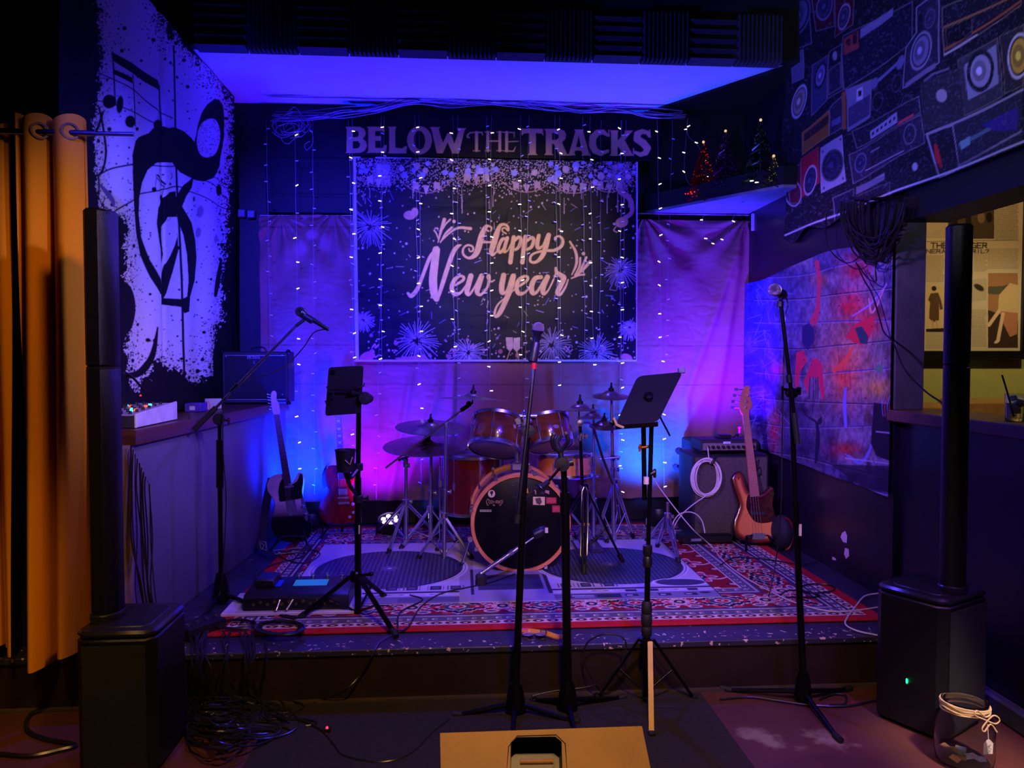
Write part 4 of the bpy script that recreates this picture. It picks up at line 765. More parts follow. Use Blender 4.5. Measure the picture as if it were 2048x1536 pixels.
def tripod_hub(t, c, legs, m=BLKM, rad=.032, hz=.13, flat=False):
    """cone hub at c with low spreading legs ending at the given floor points"""
    c = Vector(c)
    t.part('base_hub', MB().lathe([(rad * .55, hz), (rad * .75, hz * .8), (rad, hz * .3), (rad * 1.1, hz * .12), (rad * .9, 0)], c, (0, 0, 1), 16), m)
    for p in legs:
        p = Vector(p); top = c + Vector((0, 0, hz * .3)); d = (p - top)
        lg = t.part('leg', MB().tube(top + d * .08, top + d * .93, .0115, .010, 8), m)
        t.part('rubber_foot', MB().tube(top + d * .86, p + Vector((0, 0, .012)), .0145, .013, 10), RUB, lg)
def pole(t, name, a, b, r, m=BLKM, n=12): return t.part(name, MB().tube(a, b, r, r, n), m)
# left microphone stand with boom
Y = 3.95; b0 = pY(443, 1205, Y); b0.z = SZ
t = Thing('microphone_stand', 'black boom microphone stand at the left stage edge beside the counter', 'microphone stand', b0, 'microphone stands')
top = pY(439, 838, Y)
tripod_hub(t, b0 + Vector((0, 0, .012)), [pZ(592, 1243, SZ), pZ(386, 1262, SZ + .005), pZ(434, 1178, SZ)], rad=.042, hz=.15)
pole(t, 'lower_tube', b0 + Vector((0, 0, .12)), pY(440, 960, Y), .0125); pole(t, 'grip_sleeve', pY(440, 975, Y), pY(440, 880, Y), .019); pole(t, 'upper_tube', pY(440, 900, Y), top, .010)
t.part('boom_clutch', MB().lathe([(.0, -.02), (.030, -.018), (.032, .0), (.030, .018), (.0, .02)], top, (0, 1, 0), 20).tube(top, top + Vector((.055, -.01, -.01)), .006).tube(top + Vector((.05, -.01, .008)), top + Vector((.05, -.01, -.028)), .006), BLK)
ba = pY(388, 860, Y); bb = pY(592, 652, Y); bd = (bb - ba).normalized()
t.part('boom_arm', MB().tube(ba, bb, .0078, .0072, 10), CHRD); t.part('boom_counterweight', MB().tube(ba, ba + bd * .16, .014, .014, 12), RUB)
t.part('boom_joint', MB().tube(pY(462, 784, Y), pY(476, 770, Y), .0125, .0125, 12).tube(pY(471, 778, Y), pY(468, 766, Y), .005), BLKM)
mt = pY(627, 640, Y); mh = pY(603, 625, Y); t.part('mic_clip', clip(MB(), pY(612, 633, Y), mh - mt).tube(bb, pY(608, 640, Y), .009), BLK)
microphone(mh, mt + (mt - mh) * 1.3, GRILL, 'black vocal microphone on the left boom stand, pointing up left', 'microphones')
pts = [mt + (mt - mh) * 1.2, pY(628, 665, Y), pY(607, 695, Y), pY(575, 728, Y), pY(540, 748, Y - .01), pY(500, 758, Y - .02), pY(470, 778, Y - .03), pY(448, 810, Y - .03), pY(446, 900, Y - .03), pY(452, 1000, Y - .03), pY(447, 1120, Y - .03), pY(440, 1185, Y - .04), pZ(425, 1225, SZ + .01), pZ(455, 1250, SZ + .01)]
single('microphone_cable', MB().path(smoothline(pts, 6), .0032, 5), CABLE, 'thin black cable looping from the left microphone down its boom stand', 'cable')
# centre stand: straight pole with the boom folded beside it
Y = 3.11; b0 = pY(1031, 1428, Y); b0.z = 0
t = Thing('microphone_stand', 'black microphone stand in the middle of the room floor with its boom folded upward', 'microphone stand', b0, 'microphone stands')
tripod_hub(t, b0 + Vector((0, 0, .015)), [pZ(905, 1433, 0), pZ(1020, 1462, 0) + Vector((0, -.1, 0)), pZ(1160, 1448, 0)], rad=.042, hz=.12)
pole(t, 'lower_tube', b0 + Vector((0, 0, .1)), pY(1047, 1000, Y), .0155); pole(t, 'upper_tube', pY(1047, 1010, Y), pY(1057, 850, Y), .0105)
t.part('boom_clutch', MB().lathe([(0, -.02), (.026, -.018), (.028, 0), (.026, .018), (0, .02)], pY(1056, 862, Y - .02), (0, 1, 0), 18).tube(pY(1046, 864, Y - .02), pY(1066, 860, Y - .02), .007), BLK)
Yb = Y - .035; ba = pY(1034, 1046, Yb); bb = pY(1070, 715, Yb); t.part('boom_arm', MB().tube(ba, bb, .0095, .0085, 12), CHRD); t.part('boom_counterweight', MB().tube(ba, ba + (bb - ba) * .05, .012, .012, 12), RUB)
mh = pY(1076, 660, Yb); mt = pY(1067, 712, Yb); t.part('mic_clip', clip(MB(), pY(1068.5, 703, Yb), mh - mt), BLK); t.part('red_tape_band', MB().tube(pY(1067, 738, Yb), pY(1068, 726, Yb), .0115, .0115), mat('red_tape', (200, 20, 30), .5))
microphone(mh, mt, GRILLS, 'gold-headed vocal microphone at the centre of the room, tallest in the middle', 'microphones', hr=.025)
# second centre stand with a fork holder and a small boom microphone
Y = 3.12; b0 = pY(1135, 1424, Y); b0.z = 0
t = Thing('microphone_stand', 'short black stand with a forked clip, right of the middle stand', 'microphone stand', b0, 'microphone stands')
tripod_hub(t, b0 + Vector((0, 0, .015)), [pZ(1252, 1397, 0), pZ(1062, 1402, 0) , pZ(1148, 1462, 0) + Vector((0, -.07, 0))], rad=.042, hz=.12)
pole(t, 'lower_tube', b0 + Vector((0, 0, .1)), pY(1130, 1000, Y), .0185); pole(t, 'upper_tube', pY(1130, 1010, Y), pY(1127, 925, Y), .013); pole(t, 'grip_sleeve', pY(1130, 1030, Y), pY(1129.5, 985, Y), .021)
t.part('boom_clutch', MB().lathe([(0, -.022), (.030, -.02), (.032, 0), (.030, .02), (0, .022)], pY(1124, 928, Y - .02), (0, 1, 0), 18).tube(pY(1126, 928, Y - .02), pY(1146, 924, Y - .02), .014, .016), BLK)
f = MB(); c = pY(1121, 905, Y - .02); f.tube(pY(1124, 926, Y - .02), c, .014, .012); f.path(smoothline([c, pY(1108, 895, Y - .03), pY(1104, 880, Y - .04), pY(1108, 868, Y - .04)], 5), .009, 8); f.path(smoothline([c, pY(1130, 892, Y - .03), pY(1136, 882, Y - .04), pY(1133, 868, Y - .04)], 5), .009, 8); f.path(smoothline([c, pY(1114, 885, Y + .01), pY(1120, 872, Y + .02)], 5), .011, 8)
t.part('fork_holder', f, BLK); f = MB()
for q in ((1107, 868), (1132, 867)): f.ball(pY(*q, Y - .04), .011, 10, 6, (1, 1, .8))
t.part('fork_tips', f, mat('grey_rubber_tip', (70, 60, 56), .6))
t.part('boom_arm', MB().path([pY(1124, 930, Y - .03), pY(1108, 950, Y - .05), pY(1094, 966, Y - .06)], .006, 8), BLKM)
microphone(pY(1079, 979, Y - .08), pY(1097, 963, Y - .06), GRILL, 'small dark microphone on a short arm aimed at the bass drum', 'microphones', hr=.013)
# music stand on the right with a tilted desk
Y = 3.15; b0 = pY(1293, 1400, Y); b0.z = 0
t = Thing('music_stand', 'black sheet music stand with a tilted flat desk, right of the drum kit', 'music stand', b0)
pole(t, 'lower_tube', pY(1291, 1392, Y), pY(1296, 1100, Y), .0125); pole(t, 'upper_tube', pY(1296, 1110, Y), pY(1303, 850, Y), .0095)
t.part('height_collar', MB().lathe([(.013, -.05), (.020, -.045), (.021, -.01), (.016, 0), (.021, .01), (.020, .045), (.013, .05)], pY(1295, 1112, Y), (0, 0, 1), 14), BLK)
t.part('tripod_collar', MB().lathe([(.013, 0), (.022, .01), (.024, .04), (.019, .05), (.024, .06), (.024, .10), (.020, .105), (.024, .115), (.022, .15), (.014, .16)], pY(1293, 1275, Y), (0, 0, 1), 14), RUB)
t.part('tripod_ring', MB().lathe([(.013, 0), (.034, .002), (.034, .014), (.013, .016)], pY(1293, 1282, Y), (0, 0, 1), 14), BLKM)
hub = pY(1293, 1278, Y)
for k, (p, tp) in enumerate(((pZ(1303, 1473, 0), hub + Vector((.008, -.03, 0))), (pZ(1196, 1396, 0), hub + Vector((-.028, .01, 0))), (pZ(1388, 1398, 0), hub + Vector((.028, .01, 0))))):
    M_ = mat('gold_lit_leg', (206, 164, 60), .5, .1) if k == 0 else BLKM  # front leg coloured golden where warm light falls, the others stay black
    d = (p - tp); w_ = d.cross(Vector((0, 0, 1))).normalized() * .011; h_ = w_.cross(d).normalized() * .005
    lg = t.part('leg', MB().plate([tp - w_ + h_, tp + w_ + h_, p + w_ + h_, p - w_ + h_], h_, .010, .001), M_, label='front leg coloured golden for the warm light on it' if k == 0 else None)
    low = pY(1292, 1385, Y); mid = tp + d * .5; t.part('leg_brace', MB().tube(mid, low, .005), BLKM); t.part('rubber_foot', MB().box(p - Vector((.014, .014, -.002)), p + Vector((.014, .014, .02)), .004), RUB, lg)
dc = [pY(1275, 752, Y + .10), pY(1366, 743, Y + .06), pY(1316, 843, Y - .10), pY(1231, 849, Y - .06)]
N = (dc[1] - dc[0]).cross(dc[3] - dc[0]).normalized(); N = -N if N.y > 0 else N
def rc(C, r):
    out = []
    for i in range(4):
        p, a, b = C[i], C[i - 1], C[(i + 1) % 4]; out += [p + (a - p).normalized() * r, p + (a - p).normalized() * r * .3 + (b - p).normalized() * r * .3, p + (b - p).normalized() * r]
    return out
t.part('desk', MB().plate(rc(dc, .022), N, .004, .001), mat('black_desk_sheet', (13, 11, 17), .6, spec=.2)); t.part('desk_lip', MB().plate([dc[3], dc[2], dc[2] + N * -.03, dc[3] + N * -.03], (dc[0] - dc[3]), .003), BLK)
cm = (dc[0] + dc[1] + dc[2] + dc[3]) / 4; t.part('desk_bracket', MB().tube(cm + N * .012, pY(1303, 850, Y), .013, .012).lathe([(0, -.012), (.02, -.01), (.02, .006), (0, .010)], cm + N * .012, N, 16).tube(cm + N * .02, pY(1340, 872, Y - .02), .004), BLKM)
t.part('corner_clip', MB().box(dc[1] - Vector((.022, .02, .008)), dc[1] + Vector((.006, .012, .018)), .004), mat('grey_clip', (120, 112, 140), .5))
t.part('corner_peg', MB().path([dc[3] + Vector((-.012, -.02, .03)), dc[3] + Vector((.0, -.02, .0)), dc[3] + Vector((.03, -.02, -.012))], .006, 6), mat('pale_wood_peg', (190, 160, 100), .6))
t.part('white_tape_band', MB().tube(pY(1292.5, 968, Y), pY(1292.5, 954, Y), .0125, .0125), mat('white_tape', (220, 200, 190), .6))
pole(t, 'side_tube', pY(1287, 852, Y + .05), pY(1289, 1000, Y + .05), .0105); t.part('wing_screw', MB().tube(pY(1277, 896, Y + .04), pY(1298, 893, Y + .04), .006).tube(pY(1281, 888, Y + .03), pY(1279, 903, Y + .03), .005), mat('orange_brass_screw', (170, 90, 60), .4, .6)); t.part('lower_knob', MB().tube(pY(1300, 948, Y), pY(1310, 944, Y), .010, .012).box(pY(1307, 956, Y), pY(1313, 938, Y) + Vector((0, .01, 0)), .003), BLK)
# right microphone stand
Y = 3.14; b0 = pY(1606, 1404, Y); b0.z = 0
t = Thing('microphone_stand', 'tall black microphone stand in front of the right stage edge, right of the bass guitar', 'microphone stand', b0, 'microphone stands')
tripod_hub(t, b0 + Vector((0, 0, .012)), [pZ(1440, 1380, 0), pZ(1702, 1380, 0), pZ(1682, 1487, 0)], rad=.036, hz=.12)
pole(t, 'lower_tube', b0 + Vector((0, 0, .1)), pY(1590, 1000, Y), .0145); pole(t, 'upper_tube', pY(1590, 1010, Y), pY(1583, 788, Y), .0115)
t.part('white_label', MB().box(pY(1598, 1072, Y - .017), pY(1603, 1048, Y - .0145)), mat('white_sticker', (215, 200, 200), .6))
t.part('boom_clutch', MB().lathe([(0, -.02), (.022, -.018), (.024, 0), (.022, .018), (0, .02)], pY(1583, 786, Y - .02), (0, 1, 0), 18).tube(pY(1563, 778, Y - .02), pY(1598, 781, Y - .02), .006).tube(pY(1565, 772, Y - .02), pY(1565, 800, Y - .02), .005).box(pY(1594, 790, Y - .025), pY(1600, 774, Y - .01), .003), BLKM)
Yb = Y - .04; bb = pY(1561, 603, Yb); ba = pY(1595, 888, Yb); t.part('boom_arm', MB().tube(ba, bb, .0085, .0085, 12), BLKM); t.part('boom_counterweight', MB().tube(ba, ba + (bb - ba) * .22, .0125, .0125, 12), RUB); t.part('boom_sleeve', MB().tube(pY(1577, 750, Yb), pY(1579, 765, Yb), .013), BLK)
mh = pY(1550, 580, Yb - .05); mt = pY(1571, 592, Yb + .09); t.part('mic_clip', clip(MB(), (mh + mt) * .5, mh - mt).tube(bb, (mh + mt) * .5, .010).tube(pY(1560, 614, Yb), bb, .014), BLK)
microphone(mh, mt, GRILLS, 'silver-headed vocal microphone on the tall right-hand stand', 'microphones')
pts = [mt, pY(1576, 610, Y + .06), pY(1570, 640, Y + .02), pY(1567, 760, Y), pY(1564, 900, Y + .02), pY(1562, 1020, Y + .04), pY(1552, 1120, Y + .15), pZ(1538, 1190, SZ + .02), pZ(1520, 1215, SZ + .008), pZ(1545, 1222, SZ + .008), pZ(1580, 1205, SZ + .008), pZ(1560, 1188, SZ + .008), pZ(1525, 1190, SZ + .008)]
single('microphone_cable', MB().path(smoothline(pts, 6), .0032, 5), CABLE, 'thin black cable hanging from the right microphone to a coil on the rug', 'cable')
# tablet stand
Y = 3.72; b0 = pY(716, 1236, Y); b0.z = SZ
t = Thing('tablet_stand', 'black tripod stand carrying a tablet and a stick cup, left of the drums', 'tablet stand', b0)
pole(t, 'centre_tube', b0 + Vector((0, 0, .005)), pY(716, 955, Y), .0165); pole(t, 'upper_tube', pY(716, 960, Y), pY(718, 770, Y), .0125)
t.part('white_logo_sticker', MB().box(pY(717, 1068, Y - .019), pY(720, 1050, Y - .016)), mat('yellowed_sticker', (190, 180, 120), .6))
hub = pY(712, 1152, Y); t.part('tripod_collar', MB().lathe([(.017, -.03), (.028, -.025), (.03, .0), (.028, .02), (.018, .03)], hub, (0, 0, 1), 14).tube(hub, pY(742, 1148, Y - .01), .008).ball(pY(742, 1148, Y - .01), .013, 10, 6), BLKM)
for p in (pZ(598, 1240, SZ), pZ(793, 1278, SZ), pZ(770, 1196, SZ)):
    p = p + Vector((0, 0, .01)); sh = hub + (p - hub) * .12 + Vector((0, 0, .018)); lg = t.part('leg', MB().path([hub, sh, hub + (p - hub) * .35 + Vector((0, 0, .012)), p], .0125, 8, flat=.7), BLKM)
    t.part('rubber_foot', MB().tube(hub + (p - hub) * .9, p, .016, .014), RUB, lg); t.part('leg_brace', MB().tube(hub + (p - hub) * .5, pY(715, 1225, Y), .006), BLKM)
t.part('holder_knob', MB().lathe([(0, -.03), (.028, -.028), (.032, -.02), (.030, 0), (.012, .01), (.012, .04)], pY(731, 796, Y - .05), (0, 1, 0), 18).ball(pY(738, 797, Y - .05), .022, 12, 8), mat('ribbed_black_knob', (24, 22, 22), .6, bump=.5, bscale=200))
tc = [pY(657, 735, Y - .07), pY(727, 731, Y - .07), pY(722, 827, Y - .045), pY(650, 832, Y - .045)]
N = (tc[1] - tc[0]).cross(tc[3] - tc[0]).normalized(); N = -N if N.y > 0 else N
br = MB()
for a, b in ((652, 776), (650, 806)):
    pass
br.path([pY(653, 773, Y - .092), pY(656, 779, Y - .092), pY(700, 780, Y - .088), pY(728, 771, Y - .092), pY(728, 766, Y - .085)], .0045, 6).path([pY(651, 801, Y - .085), pY(652, 806, Y - .085), pY(662, 806, Y - .085), pY(676, 790, Y - .08)], .0045, 6).path([pY(664, 778, Y - .09), pY(668, 800, Y - .085)], .005, 6)
br.tube(pY(700, 785, Y - .08), pY(722, 790, Y - .03), .012, .014)
t.part('tablet_bracket', br, BLK)
cp = MB(); cc = pY(689, 905, Y - .10); cp.path(smoothline([pY(693, 938, Y - .06), pY(700, 955, Y - .05), pY(714, 940, Y - .02)], 5), .012, 8).path(smoothline([pY(690, 945, Y - .06), pY(702, 975, Y - .04), pY(716, 990, Y)], 5), .010, 8).lathe([(.016, -.02), (.025, -.016), (.025, .016), (.016, .02)], pY(716, 934, Y), (0, 0, 1), 14).lathe([(.016, -.02), (.024, -.016), (.024, .016), (.016, .02)], pY(716, 998, Y), (0, 0, 1), 14).tube(pY(716, 998, Y), pY(735, 997, Y - .01), .006).box(pY(733, 1004, Y - .02), pY(738, 990, Y), .003)
t.part('cup_clamp', cp, BLK)
g = Thing('tablet_computer', 'dark tablet seen from the back, held upright on the tripod stand', 'tablet', (tc[2] + tc[3]) / 2)
g.part('body', MB().plate(rc(tc, .012), N, .008, .002), mat('dark_grey_tablet', (34, 32, 38), .4)); cpos = tc[0] + (tc[1] - tc[0]) * .13 + (tc[3] - tc[0]) * .11
g.part('camera_lens', MB().lathe([(.012, 0), (.013, .002), (.010, .003), (.0, .003)], cpos, N, 16), mat('lens_glass', (12, 12, 18), .1))
g = Thing('stick_cup', 'black cup with a pale V mark clamped to the tablet stand', 'cup', cc - Vector((0, 0, .1)))
cu = MB(); b_ = pY(691, 943, Y - .10); cu.lathe([(0, .0), (.040, .0), (.0475, .098), (.050, .1), (.050, .106), (.046, .106), (.038, .006), (0, .006)], b_, (0, 0, 1), 28); g.part('cup_body', cu, mat('black_rubber_cup', (20, 19, 22), .5))
def onc(px, py): return pY(px, py, Y - .15)
v = MB(); v.path([onc(690, 920), onc(700, 929), onc(705, 914)], .0028, 6); g.part('v_mark', v, mat('cream_logo', (200, 185, 150), .5))
# ================================================================ GUITARS
STR = mat('steel_strings', (170, 165, 160), .3, .9); FRET = mat('rosewood_fretboard', (74, 40, 34), .45, var=.3, scale=8, stretch=(20, 20, 1)); MAPLE = mat('maple_neck', (206, 150, 118), .4, var=.1, scale=8)
def gstand(t0, c, label, Yd):
    """floor stand: tube frame with yoke"""
def tr(P0, N):
    P0 = Vector(P0); N = Vector(N).normalized()
    def f(pts, up=0, sub=5, smooth=True, closed=True):
        q = [pP(x, y, P0 + N * up, N) for x, y in pts]
        return [Vector(v_) for v_ in smoothline(q, sub, closed)] if smooth else q
    return f, N
def neck(t, f, N, a, b, wa, wb, up, m, fretm, nfr, name='neck'):
    """a: nut px, b: body end px, widths in px"""
    d = Vector((b[0] - a[0], b[1] - a[1], 0)).normalized(); n = (-d.y, d.x)
    Pq = [(a[0] + n[0] * wa, a[1] + n[1] * wa), (a[0] - n[0] * wa, a[1] - n[1] * wa), (b[0] - n[0] * wb, b[1] - n[1] * wb), (b[0] + n[0] * wb, b[1] + n[1] * wb)]
    nk = t.part(name, MB().plate(f(Pq, up, smooth=False), N, .022, .004), m)
    t.part('fretboard', MB().plate(f(Pq, up + .005, smooth=False), N, .006, .001), fretm, nk)
    fr = MB()
    for k in range(1, nfr + 1):
        s = (1 - 2 ** (-k / 12)) / (1 - 2 ** (-nfr / 12)); w_ = wa + (wb - wa) * s; x = a[0] + (b[0] - a[0]) * s; y = a[1] + (b[1] - a[1]) * s
        P = f([(x + n[0] * w_, y + n[1] * w_), (x - n[0] * w_, y - n[1] * w_)], up + .0055, smooth=False); fr.tube(P[0], P[1], .0011, .0011, 5)
    return nk, fr, n
# --- pale single-cutaway electric with black lower bout
P0 = pY(580, 1078, 5.08); N_ = Vector((.10, -.97, .20)); f, N = tr(P0, N_)
t = Thing('electric_guitar', 'cream and black electric guitar leaning in the left stage corner', 'guitar', Vector((P0.x, P0.y, P0.z)))
body = [(548, 950), (539, 956), (533, 970), (536, 985), (545, 998), (549, 1012), (545, 1030), (542, 1048), (545, 1064), (555, 1076), (575, 1084), (600, 1084), (618, 1075), (625, 1058), (622, 1040), (614, 1022), (607, 1006), (605, 990), (607, 972), (608, 955), (603, 946), (596, 946), (590, 958), (584, 965), (578, 968), (570, 958), (564, 948), (556, 948)]
bm = mat('cream_to_black_burst', (226, 200, 176), .25, coat=.6)
nt = bm.node_tree; bs = nt.nodes['Principled BSDF']; tc_ = nt.nodes.new('ShaderNodeTexCoord'); sx = nt.nodes.new('ShaderNodeSeparateXYZ'); nt.links.new(tc_.outputs['Object'], sx.inputs[0]); rr = nt.nodes.new('ShaderNodeMapRange'); rr.inputs['From Min'].default_value = .14; rr.inputs['From Max'].default_value = .24; nt.links.new(sx.outputs['Z'], rr.inputs['Value'])
mx = nt.nodes.new('ShaderNodeMix'); mx.data_type = 'RGBA'; mx.inputs['A'].default_value = rgb(10, 9, 10); nt.links.new(rr.outputs[0], mx.inputs['Factor']); nt.links.new(bs.inputs['Base Color'].links[0].from_socket, mx.inputs['B']); nt.links.new(mx.outputs['Result'], bs.inputs['Base Color'])
t.part('body', MB().plate(f(body), N, .045, .006), bm)
t.part('pickguard', MB().plate(f([(566, 957), (560, 965), (557, 980), (558, 995), (560, 1003), (572, 1002), (590, 999), (605, 995), (604, 982), (606, 965), (605, 950), (600, 948), (594, 962), (580, 970), (570, 965)], .0025, 4), N, .0025, .0008), mat('black_pickguard', (18, 17, 20), .25))
nk, fr, _ = neck(t, f, N, (553, 829), (575, 968), 5.5, 7.5, .010, MAPLE, FRET, 21); t.part('frets', fr, STR, nk)
hs = t.part('headstock', MB().plate(f([(547, 829), (543, 815), (541, 795), (543, 784), (549, 781), (553, 786), (553, 798), (558, 808), (559, 829)], .006, 4), N, .016, .003), MAPLE, nk); tn = MB()
for k in range(6): q = f([(542.5 + k * .8, 790 + k * 6)], .004, smooth=False)[0]; tn.tube(q, q + Vector((-.02, 0, .004)), .004).ball(q + Vector((-.026, 0, .005)), .007, 8, 6, (1, .6, .8))
t.part('tuning_pegs', tn, CHR, hs)
t.part('bridge', MB().plate(f([(571, 1001), (590, 999), (596, 1029), (577, 1032)], .004, smooth=False), N, .006, .001), CHR); t.part('neck_pickup', MB().plate(f([(570, 972), (584, 970), (585, 974), (571, 976)], .008, 3), N, .010, .001), CHR); t.part('control_plate', MB().plate(f([(601, 996), (607, 995), (616, 1036), (610, 1038)], .002, 3), N, .003, .0005), CHR)
kb = MB()
for q in ((606, 1012), (611, 1028)): c = f([q], .002, smooth=False)[0]; kb.lathe([(.008, 0), (.009, .002), (.008, .016), (0, .017)], c, N, 14)
t.part('knobs', kb, CHR); s_ = MB()
for k in range(6): a, b = f([(551 + k * .8, 829), (574 + k * 2.2, 1012)], .014, smooth=False); s_.tube(a, b, .0008, .0008, 4)
t.part('strings', s_, STR)
g = Thing('guitar_strap', 'dark strap looped down beside the cream electric guitar to the floor', 'strap', pZ(560, 1108, SZ))
sm = MB()
def band(m_, pts, w_, nrm, sub=6):
    P = [Vector(v_) for v_ in smoothline(pts, sub)]; W_ = Vector(w_)
    return m_.add([p + s2 * W_ + o_ * Vector(nrm) for p in P for s2, o_ in ((-1, 0), (1, 0), (1, .003), (-1, .003))], [(4 * i + a, 4 * i + (a + 1) % 4, 4 * i + 4 + (a + 1) % 4, 4 * i + 4 + a) for i in range(len(P) - 1) for a in range(4)] + [(3, 2, 1, 0), tuple(4 * len(P) - 4 + q for q in (0, 1, 2, 3))])
ST = mat('dark_strap_webbing', (34, 28, 34), .7); SP = mat('pale_strap_print', (150, 160, 130), .6)
g.part('webbing', band(sm, [pY(544, 955, 5.17), pY(534, 1000, 5.14), pY(528, 1050, 5.10), pY(522, 1090, 4.98), pY(535, 1105, 4.86) , pY(560, 1110, 4.80), pY(600, 1103, 4.80), pY(622, 1090, 4.84)], (.028, 0, 0), (0, -1, 0)), ST)
pr = MB()
for a in ([(519, 1082), (532, 1084), (533, 1101), (521, 1097)], [(548, 1101), (572, 1098), (573, 1106), (550, 1108)], [(576, 1098), (598, 1095), (600, 1103), (577, 1106)]):
    pr = MB(); Yq = 4.89 if a[0][0] < 540 else 4.77; pr.path([pY(*q, Yq) for q in a], .003, 5, closed=True); pr.path([pY((a[0][0] + a[1][0]) / 2 - 4, a[0][1] + 4, Yq), pY((a[0][0] + a[1][0]) / 2 + 3, a[0][1] + 8, Yq), pY((a[0][0] + a[1][0]) / 2 - 2, a[2][1] - 2, Yq)], .003, 5); g.part('strap_pattern', pr, SP)
def floor_stand(cx, cy, Yd, w_, label):
    """tubular A stand holding a guitar"""
    b = pY(cx, cy, Yd); b.z = SZ; g = Thing('guitar_stand', label, 'guitar stand', b, 'guitar stands')
    yk = b + Vector((0, .02, .085)); tp = b + Vector((0, .16, .42))
    g.part('upright_tube', MB().tube(b + Vector((0, .05, .02)), tp, .009), BLKM)
    for s in (-1, 1):
        g.part('front_leg', MB().path([tp - Vector((0, 0, .12)), b + Vector((s * w_ * .5, .05, .1)), b + Vector((s * w_, -.10, .01))], .008, 8), BLKM)
        g.part('cradle_arm', MB().path([yk, yk + Vector((s * .07, -.01, 0)), yk + Vector((s * .075, -.09, .0)), yk + Vector((s * .075, -.10, .03))], .007, 8), RUB)
    g.part('rear_leg', MB().tube(tp, b + Vector((0, .30, .01)), .008), BLKM)
floor_stand(585, 1100, 5.05, .13, 'black tubular stand under the cream electric guitar')
floor_stand(682, 1062, 5.40, .13, 'black tubular stand under the dark red electric guitar')
# --- dark red carved-top electric
P0 = pY(682, 1052, 5.42); N_ = Vector((-.02, -.97, .22)); f, N = tr(P0, N_)
t = Thing('electric_guitar', 'dark red electric guitar on a stand behind the tablet stand', 'guitar', P0)
body = [(668, 930), (656, 932), (648, 942), (646, 955), (651, 968), (656, 980), (650, 992), (641, 1004), (637, 1018), (640, 1034), (650, 1046), (668, 1052), (690, 1052), (706, 1047), (716, 1034), (718, 1018), (714, 1002), (706, 990), (702, 978), (706, 966), (710, 955), (706, 944), (699, 948), (694, 960), (690, 952), (684, 940), (676, 932)]
t.part('body', MB().plate(f(body), N, .05, .010), mat('cherry_red_gloss', (150, 12, 20), .18, var=.35, scale=5, stretch=(6, 6, 1), coat=.8))
nk, fr, _ = neck(t, f, N, (675, 815), (684, 958), 5.2, 6.6, .014, mat('dark_neck', (60, 30, 24), .4), FRET, 22); t.part('frets', fr, STR, nk); ins = MB()
for k in (842, 858, 872, 885, 903, 918, 930): q = (k - 815) / 143; x = 675 + 9 * q; ins.plate(f([(x - 3.4, k - 2.2), (x + 3.4, k - 2.2), (x + 3, k + 2), (x - 3, k + 2)], .0205, smooth=False), N, .001)
t.part('inlays', ins, mat('pearl_inlay', (210, 205, 190), .3), nk); t.part('headstock', MB().plate(f([(669, 815), (665, 800), (667, 785), (674, 788), (682, 784), (684, 800), (681, 815)], .006, smooth=False), N, .016, .002), BLK, nk)
for nm, q in (('neck_pickup', [(675, 948), (691, 947), (692, 958), (676, 959)]), ('bridge_pickup', [(676, 978), (694, 977), (695, 989), (677, 990)]), ('bridge', [(675, 994), (697, 993), (697, 997), (675, 998)]), ('tailpiece', [(676, 1004), (698, 1003), (699, 1008), (677, 1009)])): t.part(nm, MB().plate(f(q, .009, smooth=False), N, .010, .001), CHR)
s_ = MB(); 
for k in range(6): a, b = f([(671.5 + k * 1.5, 815), (679 + k * 3, 1005)], .022, smooth=False); s_.tube(a, b, .0008, .0008, 4)
t.part('strings', s_, STR); kb = MB()
for q in ((706, 1008), (707, 1025), (700, 1034)): c = f([q], .001, smooth=False)[0]; kb.lathe([(.011, 0), (.012, .003), (.010, .014), (0, .015)], c, N, 14)
t.part('knobs', kb, mat('amber_knob', (190, 170, 150), .3)); 
g = single('guitar_strap', band(MB(), [pY(663, 922, 5.42), pY(654, 930, 5.40), pY(648, 945, 5.38), pY(648, 965, 5.38), pY(651, 975, 5.39)], (.012, 0, .012), (0, -1, 0)), ST, 'dark strap curling over the shoulder of the dark red guitar', 'strap')
# --- sunburst electric bass
P0 = pY(1515, 1086, 4.86); N_ = Vector((-.06, -.965, .25)); f, N = tr(P0, N_)
t = Thing('bass_guitar', 'sunburst electric bass with a brown pickguard leaning on the speaker cabinet', 'bass guitar', P0)
body = [(1478, 942), (1469, 946), (1464, 957), (1467, 975), (1474, 995), (1478, 1012), (1473, 1028), (1467, 1046), (1468, 1064), (1478, 1077), (1497, 1084), (1520, 1087), (1545, 1085), (1560, 1076), (1565, 1060), (1562, 1046), (1553, 1032), (1548, 1018), (1548, 1000), (1550, 984), (1547, 975), (1540, 972), (1533, 980), (1524, 986), (1512, 988), (1500, 984), (1494, 972), (1489, 955), (1484, 945)]
bm = mat('sunburst_gloss', (236, 150, 60), .2, coat=.9); nt = bm.node_tree; bs = nt.nodes['Principled BSDF']
at = nt.nodes.new('ShaderNodeAttribute'); at.attribute_name = 'Burst'; mx = nt.nodes.new('ShaderNodeValToRGB'); e = mx.color_ramp.elements; e[0].position = 0; e[0].color = rgb(44, 10, 10); e[1].position = .75; e[1].color = rgb(222, 138, 62); k_ = e.new(.35); k_.color = rgb(150, 58, 26); nt.links.new(at.outputs['Fac'], mx.inputs[0]); nt.links.new(mx.outputs[0], bs.inputs['Base Color'])
